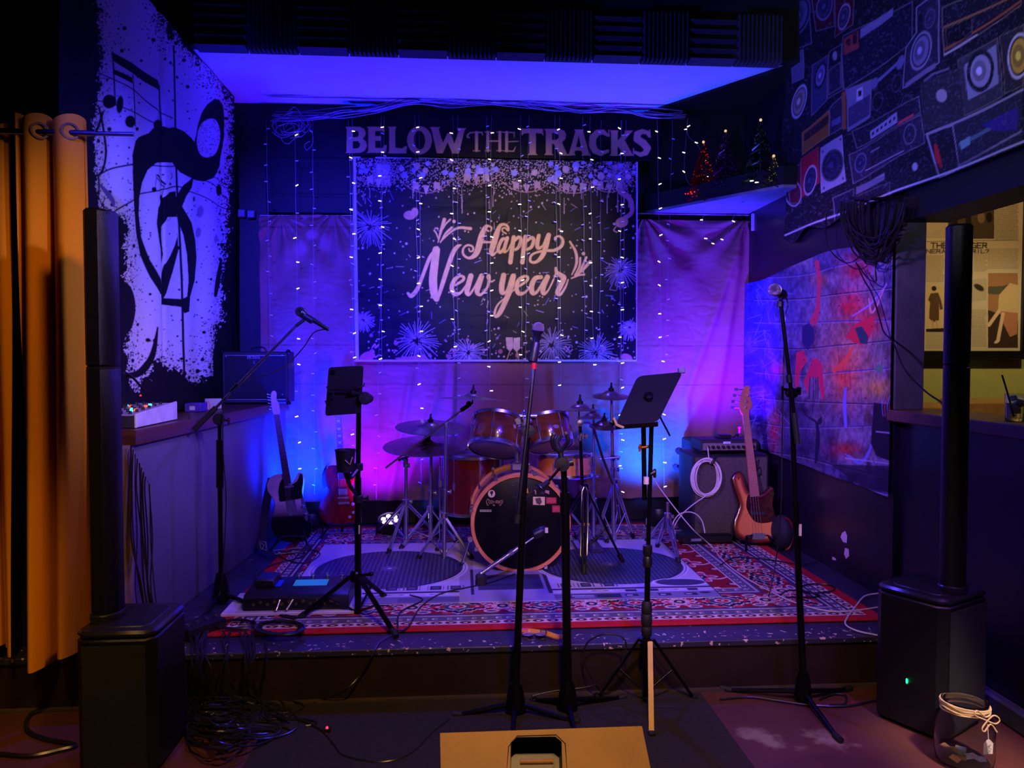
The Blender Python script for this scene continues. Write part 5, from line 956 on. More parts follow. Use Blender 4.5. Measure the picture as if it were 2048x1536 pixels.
def burst_body(P, N, th):
    """nested rings so that the printed burst follows the outline"""
    n = len(P); N = Vector(N); c = sum(P, Vector()) / n; rings = []; vals = []
    sgn = 1 if sum((P[i] - c).cross(P[(i + 1) % n] - c).dot(N) for i in range(n)) > 0 else -1
    nr = []
    for i in range(n):
        e_ = (P[(i + 2) % n] - P[i - 2]).normalized(); nr.append(N.cross(e_) * sgn)
    for off, dep, val in ((.004, th, 0), (0, th - .006, 0), (0, .010, 0), (.003, .004, .0), (.012, .001, .08), (.022, 0, .28), (.032, 0, .5), (.044, 0, .85)):
        rings.append([P[i] + nr[i] * off - N * dep for i in range(n)]); vals.append(val)
    vs = [p for r_ in rings for p in r_]; fs = [(j * n + i, j * n + (i + 1) % n, (j + 1) * n + (i + 1) % n, (j + 1) * n + i) for j in range(len(rings) - 1) for i in range(n)]
    fs += [tuple(range(n))[::-1], tuple(range((len(rings) - 1) * n, len(rings) * n))]
    return vs, fs, [v_ for v_ in vals for _ in range(n)]
vs, fs, vals = burst_body(f(body, sub=3), N, .045); m_ = MB(); m_.v = [tuple(v_) for v_ in vs]; m_.f = fs
me = bpy.data.meshes.new('body'); me.from_pydata([tuple(Vector(v_) - t.loc) for v_ in vs], [], fs); a_ = me.attributes.new('Burst', 'FLOAT', 'POINT'); a_.data.foreach_set('value', vals); me.materials.append(bm); me.shade_smooth()
o = bpy.data.objects.new('body', me); COL.objects.link(o); o.parent = t.o
t.part('pickguard', MB().plate(f([(1497, 990), (1493, 1004), (1494, 1018), (1502, 1034), (1512, 1044), (1528, 1046), (1546, 1043), (1554, 1040), (1548, 1024), (1545, 1004), (1548, 988), (1545, 978), (1537, 984), (1524, 993), (1510, 995)], .003, 4), N, .0025, .0008), mat('tortoise_pickguard', (70, 16, 20), .2, c2=(30, 8, 10), scale=40))
BM = mat('maple_bass_neck', (176, 108, 76), .4, var=.15, scale=8)
nk, fr, _ = neck(t, f, N, (1492, 830), (1510, 993), 6.0, 9.2, .012, BM, BM, 20); t.part('frets', fr, STR, nk)
hs = t.part('headstock', MB().plate(f([(1486, 830), (1480, 818), (1480, 800), (1484, 785), (1488, 774), (1496, 771), (1502, 777), (1500, 788), (1503, 800), (1505, 812), (1499, 822), (1498, 830)], .006, 4), N, .016, .003), BM, nk); tn = MB()
for x, y in ((1487, 779), (1484, 791), (1481, 803), (1480, 815)): q = f([(x, y)], .0, smooth=False)[0]; tn.tube(q, q + Vector((-.04, 0, .0)), .004).plate([q + Vector((-.04, -.002, .012)), q + Vector((-.066, -.002, .010)), q + Vector((-.066, -.002, -.010)), q + Vector((-.04, -.002, -.012))], (0, -1, 0), .004, .001); tn.lathe([(.007, 0), (.007, .012), (0, .013)], q + Vector((.035, -.008, 0)), N, 10)
t.part('tuning_pegs', tn, CHR, hs)
t.part('bridge', MB().plate(f([(1504, 1066), (1530, 1066), (1531, 1079), (1504, 1079)], .007, smooth=False), N, .010, .001), CHR)
t.part('pickup', MB().plate(f([(1502, 1023), (1530, 1024), (1530, 1031), (1502, 1030)], .012, smooth=False), N, .012, .001), BLK); s_ = MB()
for k in range(4): a, b = f([(1488 + k * 2.4, 830), (1507 + k * 6, 1070)], .016 + .003, smooth=False); s_.tube(a, b, .0013, .0013, 5)
t.part('strings', s_, STR)
t.part('arm_contour', MB().path(f([(1497, 1008), (1503, 1030), (1517, 1046), (1532, 1052), (1548, 1048), (1558, 1040)], .001, 4, closed=False), [.006 + .004 * sin(i / 20 * pi) for i in range(21)], 8), mat('dark_red_edge', (60, 14, 12), .25)) if 0 else None
# stand of the bass
floor_stand(1516, 1096, 4.86, .12, 'black tubular stand under the sunburst bass')
# ================================================================ DRUM KIT
SHELL = mat('brown_lacquer_shell', (122, 62, 38), .22, var=.3, scale=5, stretch=(1, 1, 6), coat=.8); SHELLR = mat('dark_red_shell', (104, 18, 26), .25, var=.25, scale=5, coat=.6); SHELLP = mat('plum_shell', (84, 48, 92), .3, coat=.6)
HEAD = mat('frosted_drum_head', (150, 128, 150), .35, var=.1, scale=4); HOOPW = mat('orange_wood_hoop', (226, 138, 82), .35, var=.15, scale=10); BHEAD = mat('black_drum_head', (7, 6, 9), .4, spec=.2)
BRONZE = mat('bronze_cymbal', (176, 150, 150), .28, .9, var=.25, scale=20)
def axes(ax):
    ax = Vector(ax).normalized(); u = ax.orthogonal().normalized(); return ax, u, ax.cross(u)
def lugs(t, c, ax, r, h, n, m=CHR, ph=0):
    ax, u, w_ = axes(ax)
    for k in range(n):
        a = 2 * pi * k / n + ph; d = u * cos(a) + w_ * sin(a); m_ = MB(); p = c + d * (r + .008)
        m_.tube(p - ax * h * .47, p + ax * h * .47, .003, .003, 6); m_.tube(p - ax * .022, p + ax * .022, .008, .008, 8); m_.tube(p - ax * h * .5, p - ax * h * .44, .006, .006, 6); m_.tube(p + ax * h * .44, p + ax * h * .5, .006, .006, 6)
        t.part('lug', m_, m)
def drum(name, label, cat, c, ax, r, h, shell, top, bot, nl=6, hoop=CHR, ph=.3):
    c = Vector(c); ax, u, w_ = axes(ax); t = Thing(name, label, cat, c - ax * h / 2)
    t.part('shell', MB().lathe([(r * .98, -h / 2), (r, -h / 2 + .004), (r, h / 2 - .004), (r * .98, h / 2)], c, ax, 48), shell)
    for s in (-1, 1):
        t.part('hoop', MB().lathe([(r + .002, s * (h / 2 - .012)), (r + .012, s * (h / 2 - .012)), (r + .014, s * (h / 2 + .006)), (r + .006, s * (h / 2 + .012)), (r + .002, s * (h / 2 + .010))], c, ax, 48, cap=False), hoop)
        t.part('drum_head', MB().lathe([(r + .003, h / 2 + .002), (r * .97, h / 2 + .006), (0, h / 2 + .006)] if s > 0 else [(0, -h / 2 - .006), (r * .97, -h / 2 - .006), (r + .003, -h / 2 - .002)], c, ax, 48), top if s > 0 else bot)
    lugs(t, c, ax, r, h, nl, ph=ph); return t
# bass drum
cf = pY(1042, 1047, 4.39); R0 = .288; ax = Vector((.0, 1, 0)); D = .42; cb = cf + ax * (D / 2)
t = Thing('bass_drum', 'large bass drum with orange wooden hoops and a black sticker-covered front head', 'bass drum', Vector((cf.x, cf.y + .2, SZ)))
t.part('shell', MB().lathe([(R0 * .975, .02), (R0 * .98, .03), (R0 * .98, D - .03), (R0 * .975, D - .02)], cf, ax, 72), SHELLP)
for a0 in (0, D - .04): t.part('wooden_hoop', MB().lathe([(R0 - .012, a0), (R0 + .008, a0), (R0 + .011, a0 + .006), (R0 + .011, a0 + .034), (R0 + .006, a0 + .04), (R0 - .010, a0 + .04), (R0 - .012, a0)], cf, ax, 72, cap=False), HOOPW)
fh = t.part('front_head', MB().lathe([(0, .012), (R0 - .02, .012), (R0 - .010, .016), (R0 - .010, .03)], cf, ax, 72), BHEAD)
t.part('rear_head', MB().lathe([(R0 - .010, D - .03), (R0 - .010, D - .015), (0, D - .012)], cf, ax, 72), HEAD)
ax_, u, w_ = axes(ax)
for k in range(8):
    a = 2 * pi * (k + .5) / 8 + .12; d = Vector((cos(a), 0, sin(a))); m_ = MB(); p = cf + d * (R0 + .016)
    m_.tube(p + ax * .0, p + ax * (D * .46), .0035, .0035, 6).box(p - Vector((.012, .006, .012)), p + Vector((.012, .012, .012)), .004); q = cf + d * (R0 + .006) + ax * (D * .3); m_.tube(q - ax * .03, q + ax * .03, .011, .011, 10); m_.box(p + ax * (D - .01) - Vector((.012, .006, .012)), p + ax * (D - .01) + Vector((.012, .012, .012)), .004); m_.tube(p + ax * (D * .54), p + ax * D, .0035, .0035, 6)
    t.part('claw_hook', m_, CHR)
Yh = cf.y - .001 + .012
def stk(pts, m, nm, e=.001):
    q = [pY(x, y, Yh - e - .0005) for x, y in pts]; t.part(nm, MB().plate(q, (0, -1, 0), .0008), m, fh)
CRM = mat('cream_sticker', (236, 214, 150), .6); REDS = mat('red_sticker', (170, 24, 34), .6); GOLDS = mat('gold_sticker_ink', (206, 160, 96), .5)
Sx = lambda x, y: (920 + x / 6.4, 920 + y / 6.4)
c_ = Sx(404, 432); stk([(c_[0] + 7.2 * cos(2 * pi * k / 24), c_[1] + 7.6 * sin(2 * pi * k / 24)) for k in range(24)], CRM, 'round_sticker')
stk([Sx(390, 400), Sx(415, 395), Sx(428, 410), Sx(418, 432), Sx(408, 460), Sx(402, 462), Sx(398, 440), Sx(384, 425)], BLK, 'sticker_figure', .002)
gm = MB()
def gl(pts, r=.0022): gm.path([pY(*Sx(x, y), Yh - .002) for x, y in pts], r, 5)
for P in ([(362, 515), (350, 495), (380, 520), (365, 545), (385, 560)], [(395, 520), (395, 555), (415, 555), (415, 520), (395, 520)], [(425, 520), (432, 552), (445, 530), (455, 552), (462, 520)], [(470, 520), (470, 555), (490, 550), (485, 520), (470, 520)], [(498, 520), (500, 558), (520, 545), (512, 530), (530, 515)], [(340, 560), (355, 585), (370, 570)], [(530, 560), (515, 585), (500, 570)], [(425, 572), (443, 572), (443, 585), (425, 585), (425, 572)], [(345, 510), (335, 540), (350, 560)], [(540, 510), (545, 540), (530, 560)]): gl(P)
t.part('gold_band_sticker', gm, GOLDS, fh); gm = MB()
for k in range(9): x = 255 + k * 17; gl([(x, 636), (x + 9, 664)], .002); gl([(x + 9, 636), (x, 664)], .0016)
t.part('lettered_strip_sticker', gm, mat('pale_green_sticker', (214, 214, 150), .6), fh)
stk([Sx(935, 470), Sx(1088, 472), Sx(1085, 578), Sx(933, 574)], CRM, 'picture_sticker'); stk([Sx(962, 495), Sx(1030, 480), Sx(1048, 540), Sx(1020, 575), Sx(980, 555)], mat('brown_sticker_ink', (88, 64, 48), .6), 'sticker_figure', .002)
stk([Sx(1100, 476), Sx(1235, 478), Sx(1235, 560), Sx(1102, 562)], REDS, 'red_sticker'); stk([Sx(1178, 580), Sx(1285, 582), Sx(1283, 672), Sx(1180, 670)], REDS, 'red_sticker'); gm = MB()
for y in (500, 520, 540): gl([(1112, y), (1150, y - 8), (1180, y), (1225, y - 6)], .0016)
for y in (610, 632, 655): gl([(1190, y), (1225, y - 8), (1275, y)], .0016)
t.part('red_sticker_lettering', gm, mat('pink_ink', (236, 110, 110), .5), fh); gm = MB()
for P in ([(950, 392), (985, 392)], [(968, 392), (968, 440)], [(1095, 392), (1095, 420), (1110, 420), (1110, 392), (1095, 392)], [(1120, 395), (1120, 430)], [(1120, 395), (1138, 400), (1136, 415), (1120, 415)], [(1128, 415), (1138, 435)]): gl(P, .003)
t.part('small_letter_sticker', gm, mat('pinkish_ink', (230, 170, 150), .5), fh); gm = MB()
for P in ([(650, 300), (700, 275), (790, 262), (870, 280), (905, 300)], [(648, 330), (648, 420), (690, 420), (690, 470), (760, 488), (830, 486), (880, 470), (885, 420), (915, 415), (915, 330)], [(665, 325), (710, 322)], [(690, 410), (690, 380), (702, 398), (714, 380), (714, 410)], [(740, 410), (752, 380), (764, 410)], [(780, 410), (780, 380), (798, 386), (780, 396)], [(812, 380), (838, 380), (838, 392), (812, 398), (812, 410), (838, 410)]): gl(P, .0015)
t.part('maker_badge_outline', gm, mat('grey_badge_ink', (70, 66, 80), .5), fh); stk([Sx(838, 368), Sx(868, 362), Sx(875, 425), Sx(825, 425), Sx(850, 400)], mat('amber_triangle', (240, 170, 60), .5), 'amber_sticker')
# spurs of the bass drum
for s, foot in ((-1, pZ(922, 1135, SZ)), (1, pZ(1168, 1125, SZ))):
    a = cf + Vector((s * (R0 + .01), .06, -.10)); foot = foot + Vector((0, 0, .012)); sp = t.part('spur_leg', MB().tube(a, foot, .0075, .006, 10).lathe([(.016, -.02), (.018, 0), (.016, .02)], a, ax, 12), CHR); t.part('rubber_foot', MB().tube(a + (foot - a) * .9, foot, .012), RUB, sp)
hp = cf + Vector((-.01, .17, R0 + .005)); t.part('tom_holder_post', MB().tube(hp, hp + Vector((0, 0, .34)), .0145, .0145, 14).box(hp - Vector((.04, .03, .005)), hp + Vector((.04, .03, .05)), .01), CHR)
hj = MB()
for k in range(26): a = rnd.uniform(0, 2 * pi); hj.ball(hp + Vector((rnd.uniform(-.075, .085), rnd.uniform(-.05, .02), rnd.uniform(.24, .36))), rnd.uniform(.009, .018), 8, 6)
hj.tube(hp + Vector((-.13, 0, .33)), hp + Vector((.12, 0, .33)), .012).tube(hp + Vector((0, -.03, .30)), hp + Vector((0, .03, .30)), .02).box(hp + Vector((-.05, -.05, .23)), hp + Vector((-.01, -.02, .29)), .008).box(hp + Vector((.03, -.05, .27)), hp + Vector((.07, -.02, .33)), .008)
t.part('tom_holder_joints', hj, CHR)
# toms
def badge(t, P, N, m=None): 
    N = Vector(N).normalized(); u = Vector((0, 0, 1)).cross(N).normalized(); v = N.cross(u); P = Vector(P); t.part('badge', MB().plate([P + u * .020 * cos(a) * (1 if abs(sin(a)) < .8 else .8) + v * .013 * sin(a) for a in [2 * pi * k / 16 for k in range(16)]], N, .002), m or mat('silver_badge', (150, 130, 130), .4, .5))
c1 = pY(994, 869, 4.62); a1 = Vector((.16, .44, .88)); t = drum('rack_tom', 'brown lacquered tom drum tilted forward, left of the pair above the bass drum', 'tom drum', c1, a1, .157, .19, SHELL, HEAD, HEAD, 6, ph=.5)
badge(t, c1 + Vector((-.085, -.134, .03)), (-.5, -.85, .38))
c2 = pY(1097, 865, 4.66); a2 = Vector((-.14, .42, .89)); t = drum('rack_tom', 'brown lacquered tom drum tilted forward, right of the pair above the bass drum', 'tom drum', c2, a2, .135, .17, SHELL, HEAD, HEAD, 6, ph=.2)
badge(t, c2 + Vector((.03, -.133, .05)), (.2, -.9, .38))
# floor tom
c3 = pY(944, 964, 4.98); t = drum('floor_tom', 'deep dark red floor tom standing left of the bass drum', 'floor tom', c3, (0, 0, 1), .205, .37, SHELLR, HEAD, HEAD, 8, ph=.2)
for a in (200, 320, 80):
    d = Vector((cos(radians(a)), sin(radians(a)), 0)); p = c3 + d * .225; lg = t.part('leg', MB().path([p + Vector((0, 0, .12)), Vector((p.x, p.y, SZ + .1)), Vector((p.x, p.y, SZ + .06)) + d * .02, Vector((p.x, p.y, SZ + .015)) + d * .02], .006, 8), CHR); t.part('leg_bracket', MB().box(p - Vector((.018, .018, .02)) - d * .01, p + Vector((.014, .014, .03)) - d * .01, .006), CHR, lg); t.part('rubber_foot', MB().tube(Vector((p.x, p.y, SZ)) + d * .02, Vector((p.x, p.y, SZ + .035)) + d * .02, .013), RUB, lg)
# snare
c4 = pY(1128, 929, 4.98); t = drum('snare_drum', 'pale wooden snare drum with red paint streaks behind the right tom', 'snare drum', c4, (0, .05, 1), .178, .14, mat('pale_wood_red_streaks', (226, 150, 96), .4, c2=(196, 60, 50), scale=4, stretch=(1, 1, .2)), HEAD, HEAD, 8)
def stand_legs(t, hub, feet, brace_z, m=CHR, r=.0085, dbl=True):
    hub = Vector(hub); low = Vector((hub.x, hub.y, brace_z))
    for fp in feet:
        fp = Vector(fp) + Vector((0, 0, .012)); d = (fp - hub); s = d.cross(Vector((0, 0, 1))).normalized() * .012
        m_ = MB()
        for q in ((-1, 1) if dbl else (0,)): m_.tube(hub + s * q, fp + s * q * .6, r * .8 if dbl else r, r * .8 if dbl else r, 8)
        lg = t.part('leg', m_, m); mid = hub + d * .55; t.part('leg_brace', MB().tube(mid, low, .0045, .0045, 6), m); t.part('rubber_foot', MB().tube(hub + d * .9, fp, .017, .013, 10), RUB, lg)
    t.part('leg_collar', MB().lathe([(.013, -.02), (.024, -.016), (.024, .012), (.013, .018)], hub, (0, 0, 1), 14), m); t.part('brace_collar', MB().lathe([(.012, -.012), (.018, -.01), (.018, .01), (.012, .012)], low, (0, 0, 1), 12), m)
def wing(t, p, d=(1, 0, 0)): p = Vector(p); d = Vector(d); t.part('wing_nut', MB().tube(p, p + d * .035, .005).box(p + d * .03 - Vector((.004, .004, .014)), p + d * .04 + Vector((.004, .004, .014)), .003).lathe([(.011, -.018), (.017, -.015), (.017, .015), (.011, .018)], p, (0, 0, 1), 12), CHR)
t = Thing('snare_stand', 'chrome stand under the pale wooden snare drum', 'drum stand', (c4.x, c4.y, SZ)); hub = Vector((c4.x, c4.y, .52)); t.part('centre_tube', MB().tube((c4.x, c4.y, .36), c4 - Vector((0, 0, .10)), .011), CHR); stand_legs(t, hub, [hub + Vector((cos(a) * .24, sin(a) * .2, SZ - .52)) for a in (.3, 2.4, 4.5)], .36)
for a in (.5, 2.6, 4.7): d = Vector((cos(a), sin(a), 0)); b = c4 - Vector((0, 0, .105)); t.part('basket_arm', MB().path([b, b + d * .18 + Vector((0, 0, .01)), b + d * .197 + Vector((0, 0, .05))], .006, 8), CHR)
# cymbals
def cymbal(label, c, r, ax, group='cymbals'):
    c = Vector(c); t = Thing('cymbal', label, 'cymbal', c, group)
    prof = [(.006, .030), (.03, .028), (.045, .018), (.055, .010), (r * .5, .004), (r, -.010), (r, -.0115), (r * .5, .0025), (.055, .0085), (.043, .016), (.006, .028)]
    t.part('cymbal_plate', MB().lathe(prof, c, ax, 56, cap=False), BRONZE)
    t.part('felt_and_nut', MB().lathe([(.0, .024), (.019, .026), (.020, .045), (.010, .048), (.010, .06), (.006, .062), (.006, .085), (0, .086)], c, ax, 14), BLK); return t
def straight_stand(label, px, ytop, ylow, Yd, hubY, feet, mtl=CHR, r=.0145, name='cymbal_stand', cat='cymbal stand'):
    a = pY(px[0], ytop, Yd); b = pY(px[1], ylow, Yd); g = pY(px[1], 1100, Yd); g.z = SZ
    t = Thing(name, label, cat, (b.x, b.y, SZ), 'cymbal stands'); m = (a + b) / 2
    t.part('lower_tube', MB().tube(b, m, r, r, 12), mtl); t.part('upper_tube', MB().tube(m, a, r * .75, r * .75, 12), mtl)
    hub = pY(px[1], hubY, Yd); hub.x = b.x; stand_legs(t, hub, feet, max(b.z + .01, SZ + .04), mtl); wing(t, m, (1, 0, 0)); return t, a
# three on the left
t, a = straight_stand('chrome boom cymbal stand left of the floor tom, nearest the bass drum', (892, 888), 850, 1116, 4.72, 1030, [pZ(835, 1122, SZ), pZ(945, 1122, SZ), pZ(900, 1062, SZ)])
Yb = 4.70; t.part('boom_arm', MB().tube(pY(771, 936, Yb), pY(940, 808, Yb), .0065), mat('brass_toned_steel', (190, 165, 150), .25, 1)); t.part('boom_tilter', MB().tube(pY(922, 821, Yb), pY(938, 810, Yb), .013).lathe([(0, -.012), (.018, -.01), (.018, .01), (0, .012)], pY(938, 808, Yb), (0, 1, 0), 14).tube(pY(945, 808, Yb), pY(945, 788, Yb), .005), BLKM); wing(t, pY(893, 849, Yb), (-.2, -1, 0))  # boom arm in a warmer-toned steel than the stand
cymbal('crash cymbal on the high boom, left of the left tom', pY(946, 796, Yb), .215, (.05, .05, 1))
t, a = straight_stand('chrome stand of the two stacked cymbals at the left', (862, 861), 893, 1078, 5.05, 1016, [pZ(800, 1102, SZ), pZ(915, 1090, SZ), pZ(860, 1050, SZ)])
t.part('spacer_tube', MB().tube(pY(862, 893, 5.05), pY(855, 846, 5.05), .005).tube(pY(856, 873, 5.05), pY(856, 855, 5.05), .026, .026, 20), BLK)
cymbal('upper cymbal of the stacked pair left of the toms', pY(861, 852, 5.05), .235, (.03, -.14, 1)); cymbal('lower, larger cymbal of the stacked pair left of the toms', pY(853, 888, 5.05), .29, (-.02, -.14, 1))
t, a = straight_stand('leftmost chrome stand, holding a short empty boom', (812, 812), 925, 1080, 4.9, 1003, [pZ(776, 1112, SZ), pZ(757, 1068, SZ), pZ(880, 1078, SZ)])
t.part('boom_arm', MB().tube(pY(797, 921, 4.9), pY(853, 897, 4.9), .0085), BLKM); wing(t, pY(811, 930, 4.9), (.7, -.7, 0)); wing(t, pY(811, 922, 4.9), (-.8, -.5, .3))
# right side
t, a = straight_stand('chrome stand with double-braced legs in front of the right tom side', (1160, 1169), 846, 1105, 4.55, 972, [pZ(1168, 1153, SZ), pZ(1246, 1128, SZ), pZ(1108, 1085, SZ)], mat('dark_chrome', (110, 105, 120), .2, 1))
t.part('boom_arm', MB().path([pY(1155, 845, 4.55), pY(1178, 846, 4.57), pY(1188, 858, 4.6), pY(1205, 915, 4.66), pY(1226, 968, 4.7)], .008, 8), CHRD); t.part('tilter', MB().tube(pY(1158, 846, 4.55), pY(1158, 818, 4.55), .006).lathe([(0, -.014), (.02, -.012), (.02, .012), (0, .014)], pY(1160, 846, 4.54), (0, 1, 0), 14), CHR); wing(t, pY(1166, 872, 4.54), (.6, -.6, 0)); wing(t, pY(1160, 876, 4.54), (-.8, -.4, 0))
t.part('yellow_tape_band', MB().box(pY(1163, 1052, 4.50), pY(1177, 1045, 4.53)), mat('yellow_tape', (236, 220, 40), .5)); t.part('open_leg_frame', MB().path([pY(1168, 974, 4.52), pY(1164, 984, 4.51), pY(1163, 1048, 4.5), pY(1161, 1110, 4.44), pY(1166, 1120, 4.42)], .0045, 6).path([pY(1172, 974, 4.52), pY(1176, 985, 4.51), pY(1176, 1048, 4.5), pY(1174, 1110, 4.44), pY(1168, 1120, 4.42)], .0045, 6), CHR)
cymbal('small cymbal on the front stand, right of the right tom', pY(1160, 817, 4.55), .115, (0, .0, 1))
t, a = straight_stand('chrome stand of the pair of small cymbals behind the right tom', (1187, 1187), 800 + 30, 1075, 5.1, 1000, [pZ(1150, 1080, SZ), pZ(1215, 1090, SZ), pZ(1190, 1050, SZ)], name='hi_hat_stand', cat='hi-hat stand')
t.part('clutch', MB().tube(pY(1187, 834, 5.1), pY(1187, 820, 5.1), .020, .016, 14), BLK); cymbal('dark small cymbal under a black clutch, behind the front one', pY(1186, 833, 5.1), .115, (0, 0, 1)); 
p1 = pZ(1195, 1108, SZ); t.part('foot_pedal', MB().box(p1 - Vector((.045, .02, -.01)), p1 + Vector((.045, .25, .03)), .008), CHRD)
t, a = straight_stand('tall chrome stand behind the music stand desk', (1223, 1228), 800, 1078, 5.0, 962, [pZ(1268, 1080, SZ), pZ(1190, 1085, SZ), pZ(1240, 1050, SZ)])
t.part('rod', MB().tube(pY(1223, 805, 5.0), pY(1222, 785, 5.0), .005).lathe([(0, -.015), (.02, -.01), (.02, .01), (0, .015)], pY(1224, 846, 4.98), (0, 1, 0), 12), BLKM); wing(t, pY(1226, 916, 4.99), (-1, 0, 0)); wing(t, pY(1226, 916, 4.99), (1, 0, 0)); t.part('side_arm', MB().tube(pY(1200, 918, 4.98), pY(1240, 914, 4.98), .008), CHR)
cymbal('bright cymbal at the top right of the drum kit', pY(1222, 790, 5.0), .125, (0, -.16, 1)); cymbal('small cymbal low on the tall stand beside the desk', pY(1208, 850, 5.0), .10, (0, -.2, 1))
t, a = straight_stand('low chrome stand with rubber feet on the right mat disc', (1335, 1335), 1005, 1062, 4.75, 1030, [pZ(1358, 1130, SZ), pZ(1314, 1098, SZ), pZ(1292, 1085, SZ)])
# boom stand of the bass drum microphone, standing on the mat before the drum
b0 = pZ(1035, 1120, SZ); Yq = 4.30
t = Thing('drum_microphone_boom', 'low chrome boom lying across the front of the bass drum', 'boom stand', pZ(962, 1148, SZ)); a = pY(962, 1147, 4.15); b = pY(1038, 1095, 4.18); c = pY(1073, 1071, 4.19)
t.part('lower_tube', MB().tube(a, b, .0125), CHR); t.part('joint', MB().tube(pY(1020, 1107, 4.17), pY(1026, 1103, 4.17), .017).ball(a, .014, 10, 6), CHR); t.part('upper_rod', MB().tube(b, c, .0055), CHR); t.part('rubber_foot', MB().box(a - Vector((.03, .03, a.z - SZ)), a + Vector((.03, .03, -.005)), .01), RUB)
t = Thing('microphone', 'black drum microphone with a white tag in front of the bass drum', 'microphone', pY(1078, 1068, 4.2), 'microphones'); q = pY(1080, 1064, 4.2); t.part('body', MB().lathe([(.012, -.05), (.026, -.04), (.030, 0), (.026, .03), (.01, .05)], q, (.8, .1, .35), 16), BLK); t.part('white_tag', MB().box(pY(1090, 1066, 4.165), pY(1096, 1055, 4.168)), mat('white_tag', (220, 205, 180), .6))
# ================================================================ RUG AND MAT
def rug():
    x0, x1, y0, y1 = -1.17, 2.06, 3.47, 5.66; nu, nv = 700, 470; u, v = plane_grid(x0, x1, y0, y1, nu, nv)
    # u,v in centimetres
    U = (u - x0) * 100; Vv = (v - y0) * 100; Wd = (x1 - x0) * 100; Ht = (y1 - y0) * 100
    p = Paint(U, Vv, (150, 30, 40), aa=.35); x, y = p.x, p.y; n = np.arange(p.n)
    e = np.minimum(np.minimum(x, Wd - x), np.minimum(y, Ht - y))
    # along-edge coordinate
    hor = np.minimum(y, Ht - y) < np.minimum(x, Wd - x); s = np.where(hor, x, y)
    def band(a, b, c): p.put(n, ((e >= a) & (e < b)).astype(float), c)
    red = (196, 38, 46); cream = (226, 204, 190); navy = (40, 36, 62); grey = (104, 96, 112)
    band(0, 6.5, red); band(6.5, 11.5, cream)
    m = (e > 7.1) & (e < 10.9) & ((np.hypot(((s + 3.5) % 7) - 3.5, (e - 9) * 1.55)) < 2.9); p.put(n, m.astype(float), (110, 34, 52))
    m = (e > 8.2) & (e < 9.8) & (np.abs(((s + 3.5) % 7) - 3.5) < .9); p.put(n, m.astype(float), cream)
    band(11.5, 12.1, navy); band(12.1, 17, grey); ss = s % 12
    for a, b, c in ((2, 2.7, cream), (2, 4.5, cream), (7, 7.7, cream), (7, 9.5, cream)):
        m = (e > 13.2) & (e < 15.8) & (ss > a) & (ss < b) & ((b - a < 1) | (e > 15.1) | (e < 13.9)); p.put(n, m.astype(float), c)
    band(17, 17.6, navy); band(17.6, 19.4, (186, 166, 172)); band(19.4, 20, navy); band(20, 44, (150, 34, 46)); 
    # wide flower border: alternating lozenges and palmettes
    P = 46.0; k = np.floor(s / P); t_ = (s / P - k) * P - P / 2; q = e - 32; inb = (e > 20) & (e < 44)
    def F(mask, c, a=1): p.put(n, (mask & inb).astype(float) * a, c)
    wob = 1.6 * np.sin(t_ * 1.1) + 1.2 * np.sin(t_ * 2.3 + q)
    loz = np.abs(t_) / 19 + np.abs(q + wob * .4) / 9.6
    F(np.abs(q) > 10.2, (84, 66, 92)); F(loz < 1.14, cream); F(loz < 1.02, navy); F(loz < .72, cream); F(loz < .62, (70, 84, 92)); F(np.hypot(t_ / 1.5, q) < 3.0, cream); F(np.hypot(t_ / 1.5, q) < 2.2, red); F(np.hypot(t_, q) < .9, cream)
    for sg in (-1, 1):
        F(np.hypot((t_ - sg * 10) / 1.6, q) < 2.3, red); F(np.hypot((t_ - sg * 10), q) < 1.1, cream)
        tt = t_ - sg * P / 2; a = np.arctan2(q, tt); r = np.hypot(tt, q); pet = 7.2 + 2.2 * np.cos(a * 6); F(r < pet, cream); F(r < pet - 1.2, (214, 60, 74)); F(r < 4.6 + 1.2 * np.cos(a * 6), cream); F(r < 3, navy); F(r < 1.4, (226, 190, 150))
        for g in (-1, 1): F(np.hypot((t_ - sg * 17) / 1.8, (q - g * 7.5)) < 2.2, cream); F(np.hypot((t_ - sg * 17) / 1.8, (q - g * 7.5)) < 1.4, (110, 100, 120)); F(np.hypot((t_ - sg * 5) / 2.2, (q - g * 9.3)) < 1.3, (214, 60, 74))
    band(44, 44.6, navy); band(44.6, 46.4, (186, 166, 172)); band(46.4, 47, navy); band(47, 52, grey)
    for a, b in ((2, 2.7), (2, 4.5), (7, 7.7), (7, 9.5)):
        m = (e > 48.2) & (e < 50.8) & (ss > a) & (ss < b) & ((b - a < 1) | (e > 50.1) | (e < 48.9)); p.put(n, m.astype(float), cream)
    band(52, 53, cream)
    # field: dense vine and flowers
    fld = e > 53; gx = x % 34 - 17; gy = y % 30 - 15; a = np.arctan2(gy, gx); r = np.hypot(gx, gy); 
    def G(mask, c): p.put(n, (mask & fld).astype(float), c)
    G(np.abs(gy - 5 * np.sin(x / 34 * 2 * pi)) < .9, cream); G(r < 8 + 2.5 * np.cos(a * 5), cream); G(r < 6.6 + 2.3 * np.cos(a * 5), (206, 80, 104)); G(r < 3.6, navy); G(r < 1.6, cream)
    gx2 = (x + 17) % 34 - 17; gy2 = (y + 15) % 30 - 15; r = np.hypot(gx2, gy2); a = np.arctan2(gy2, gx2); G(r < 5.5 + 1.6 * np.cos(a * 4), navy); G(r < 4 + 1.4 * np.cos(a * 4), (226, 180, 170)); G(r < 1.5, red)
    p.c *= (.82 + .3 * vnoise(x / 1.1, y / .7, 3))[:, None]
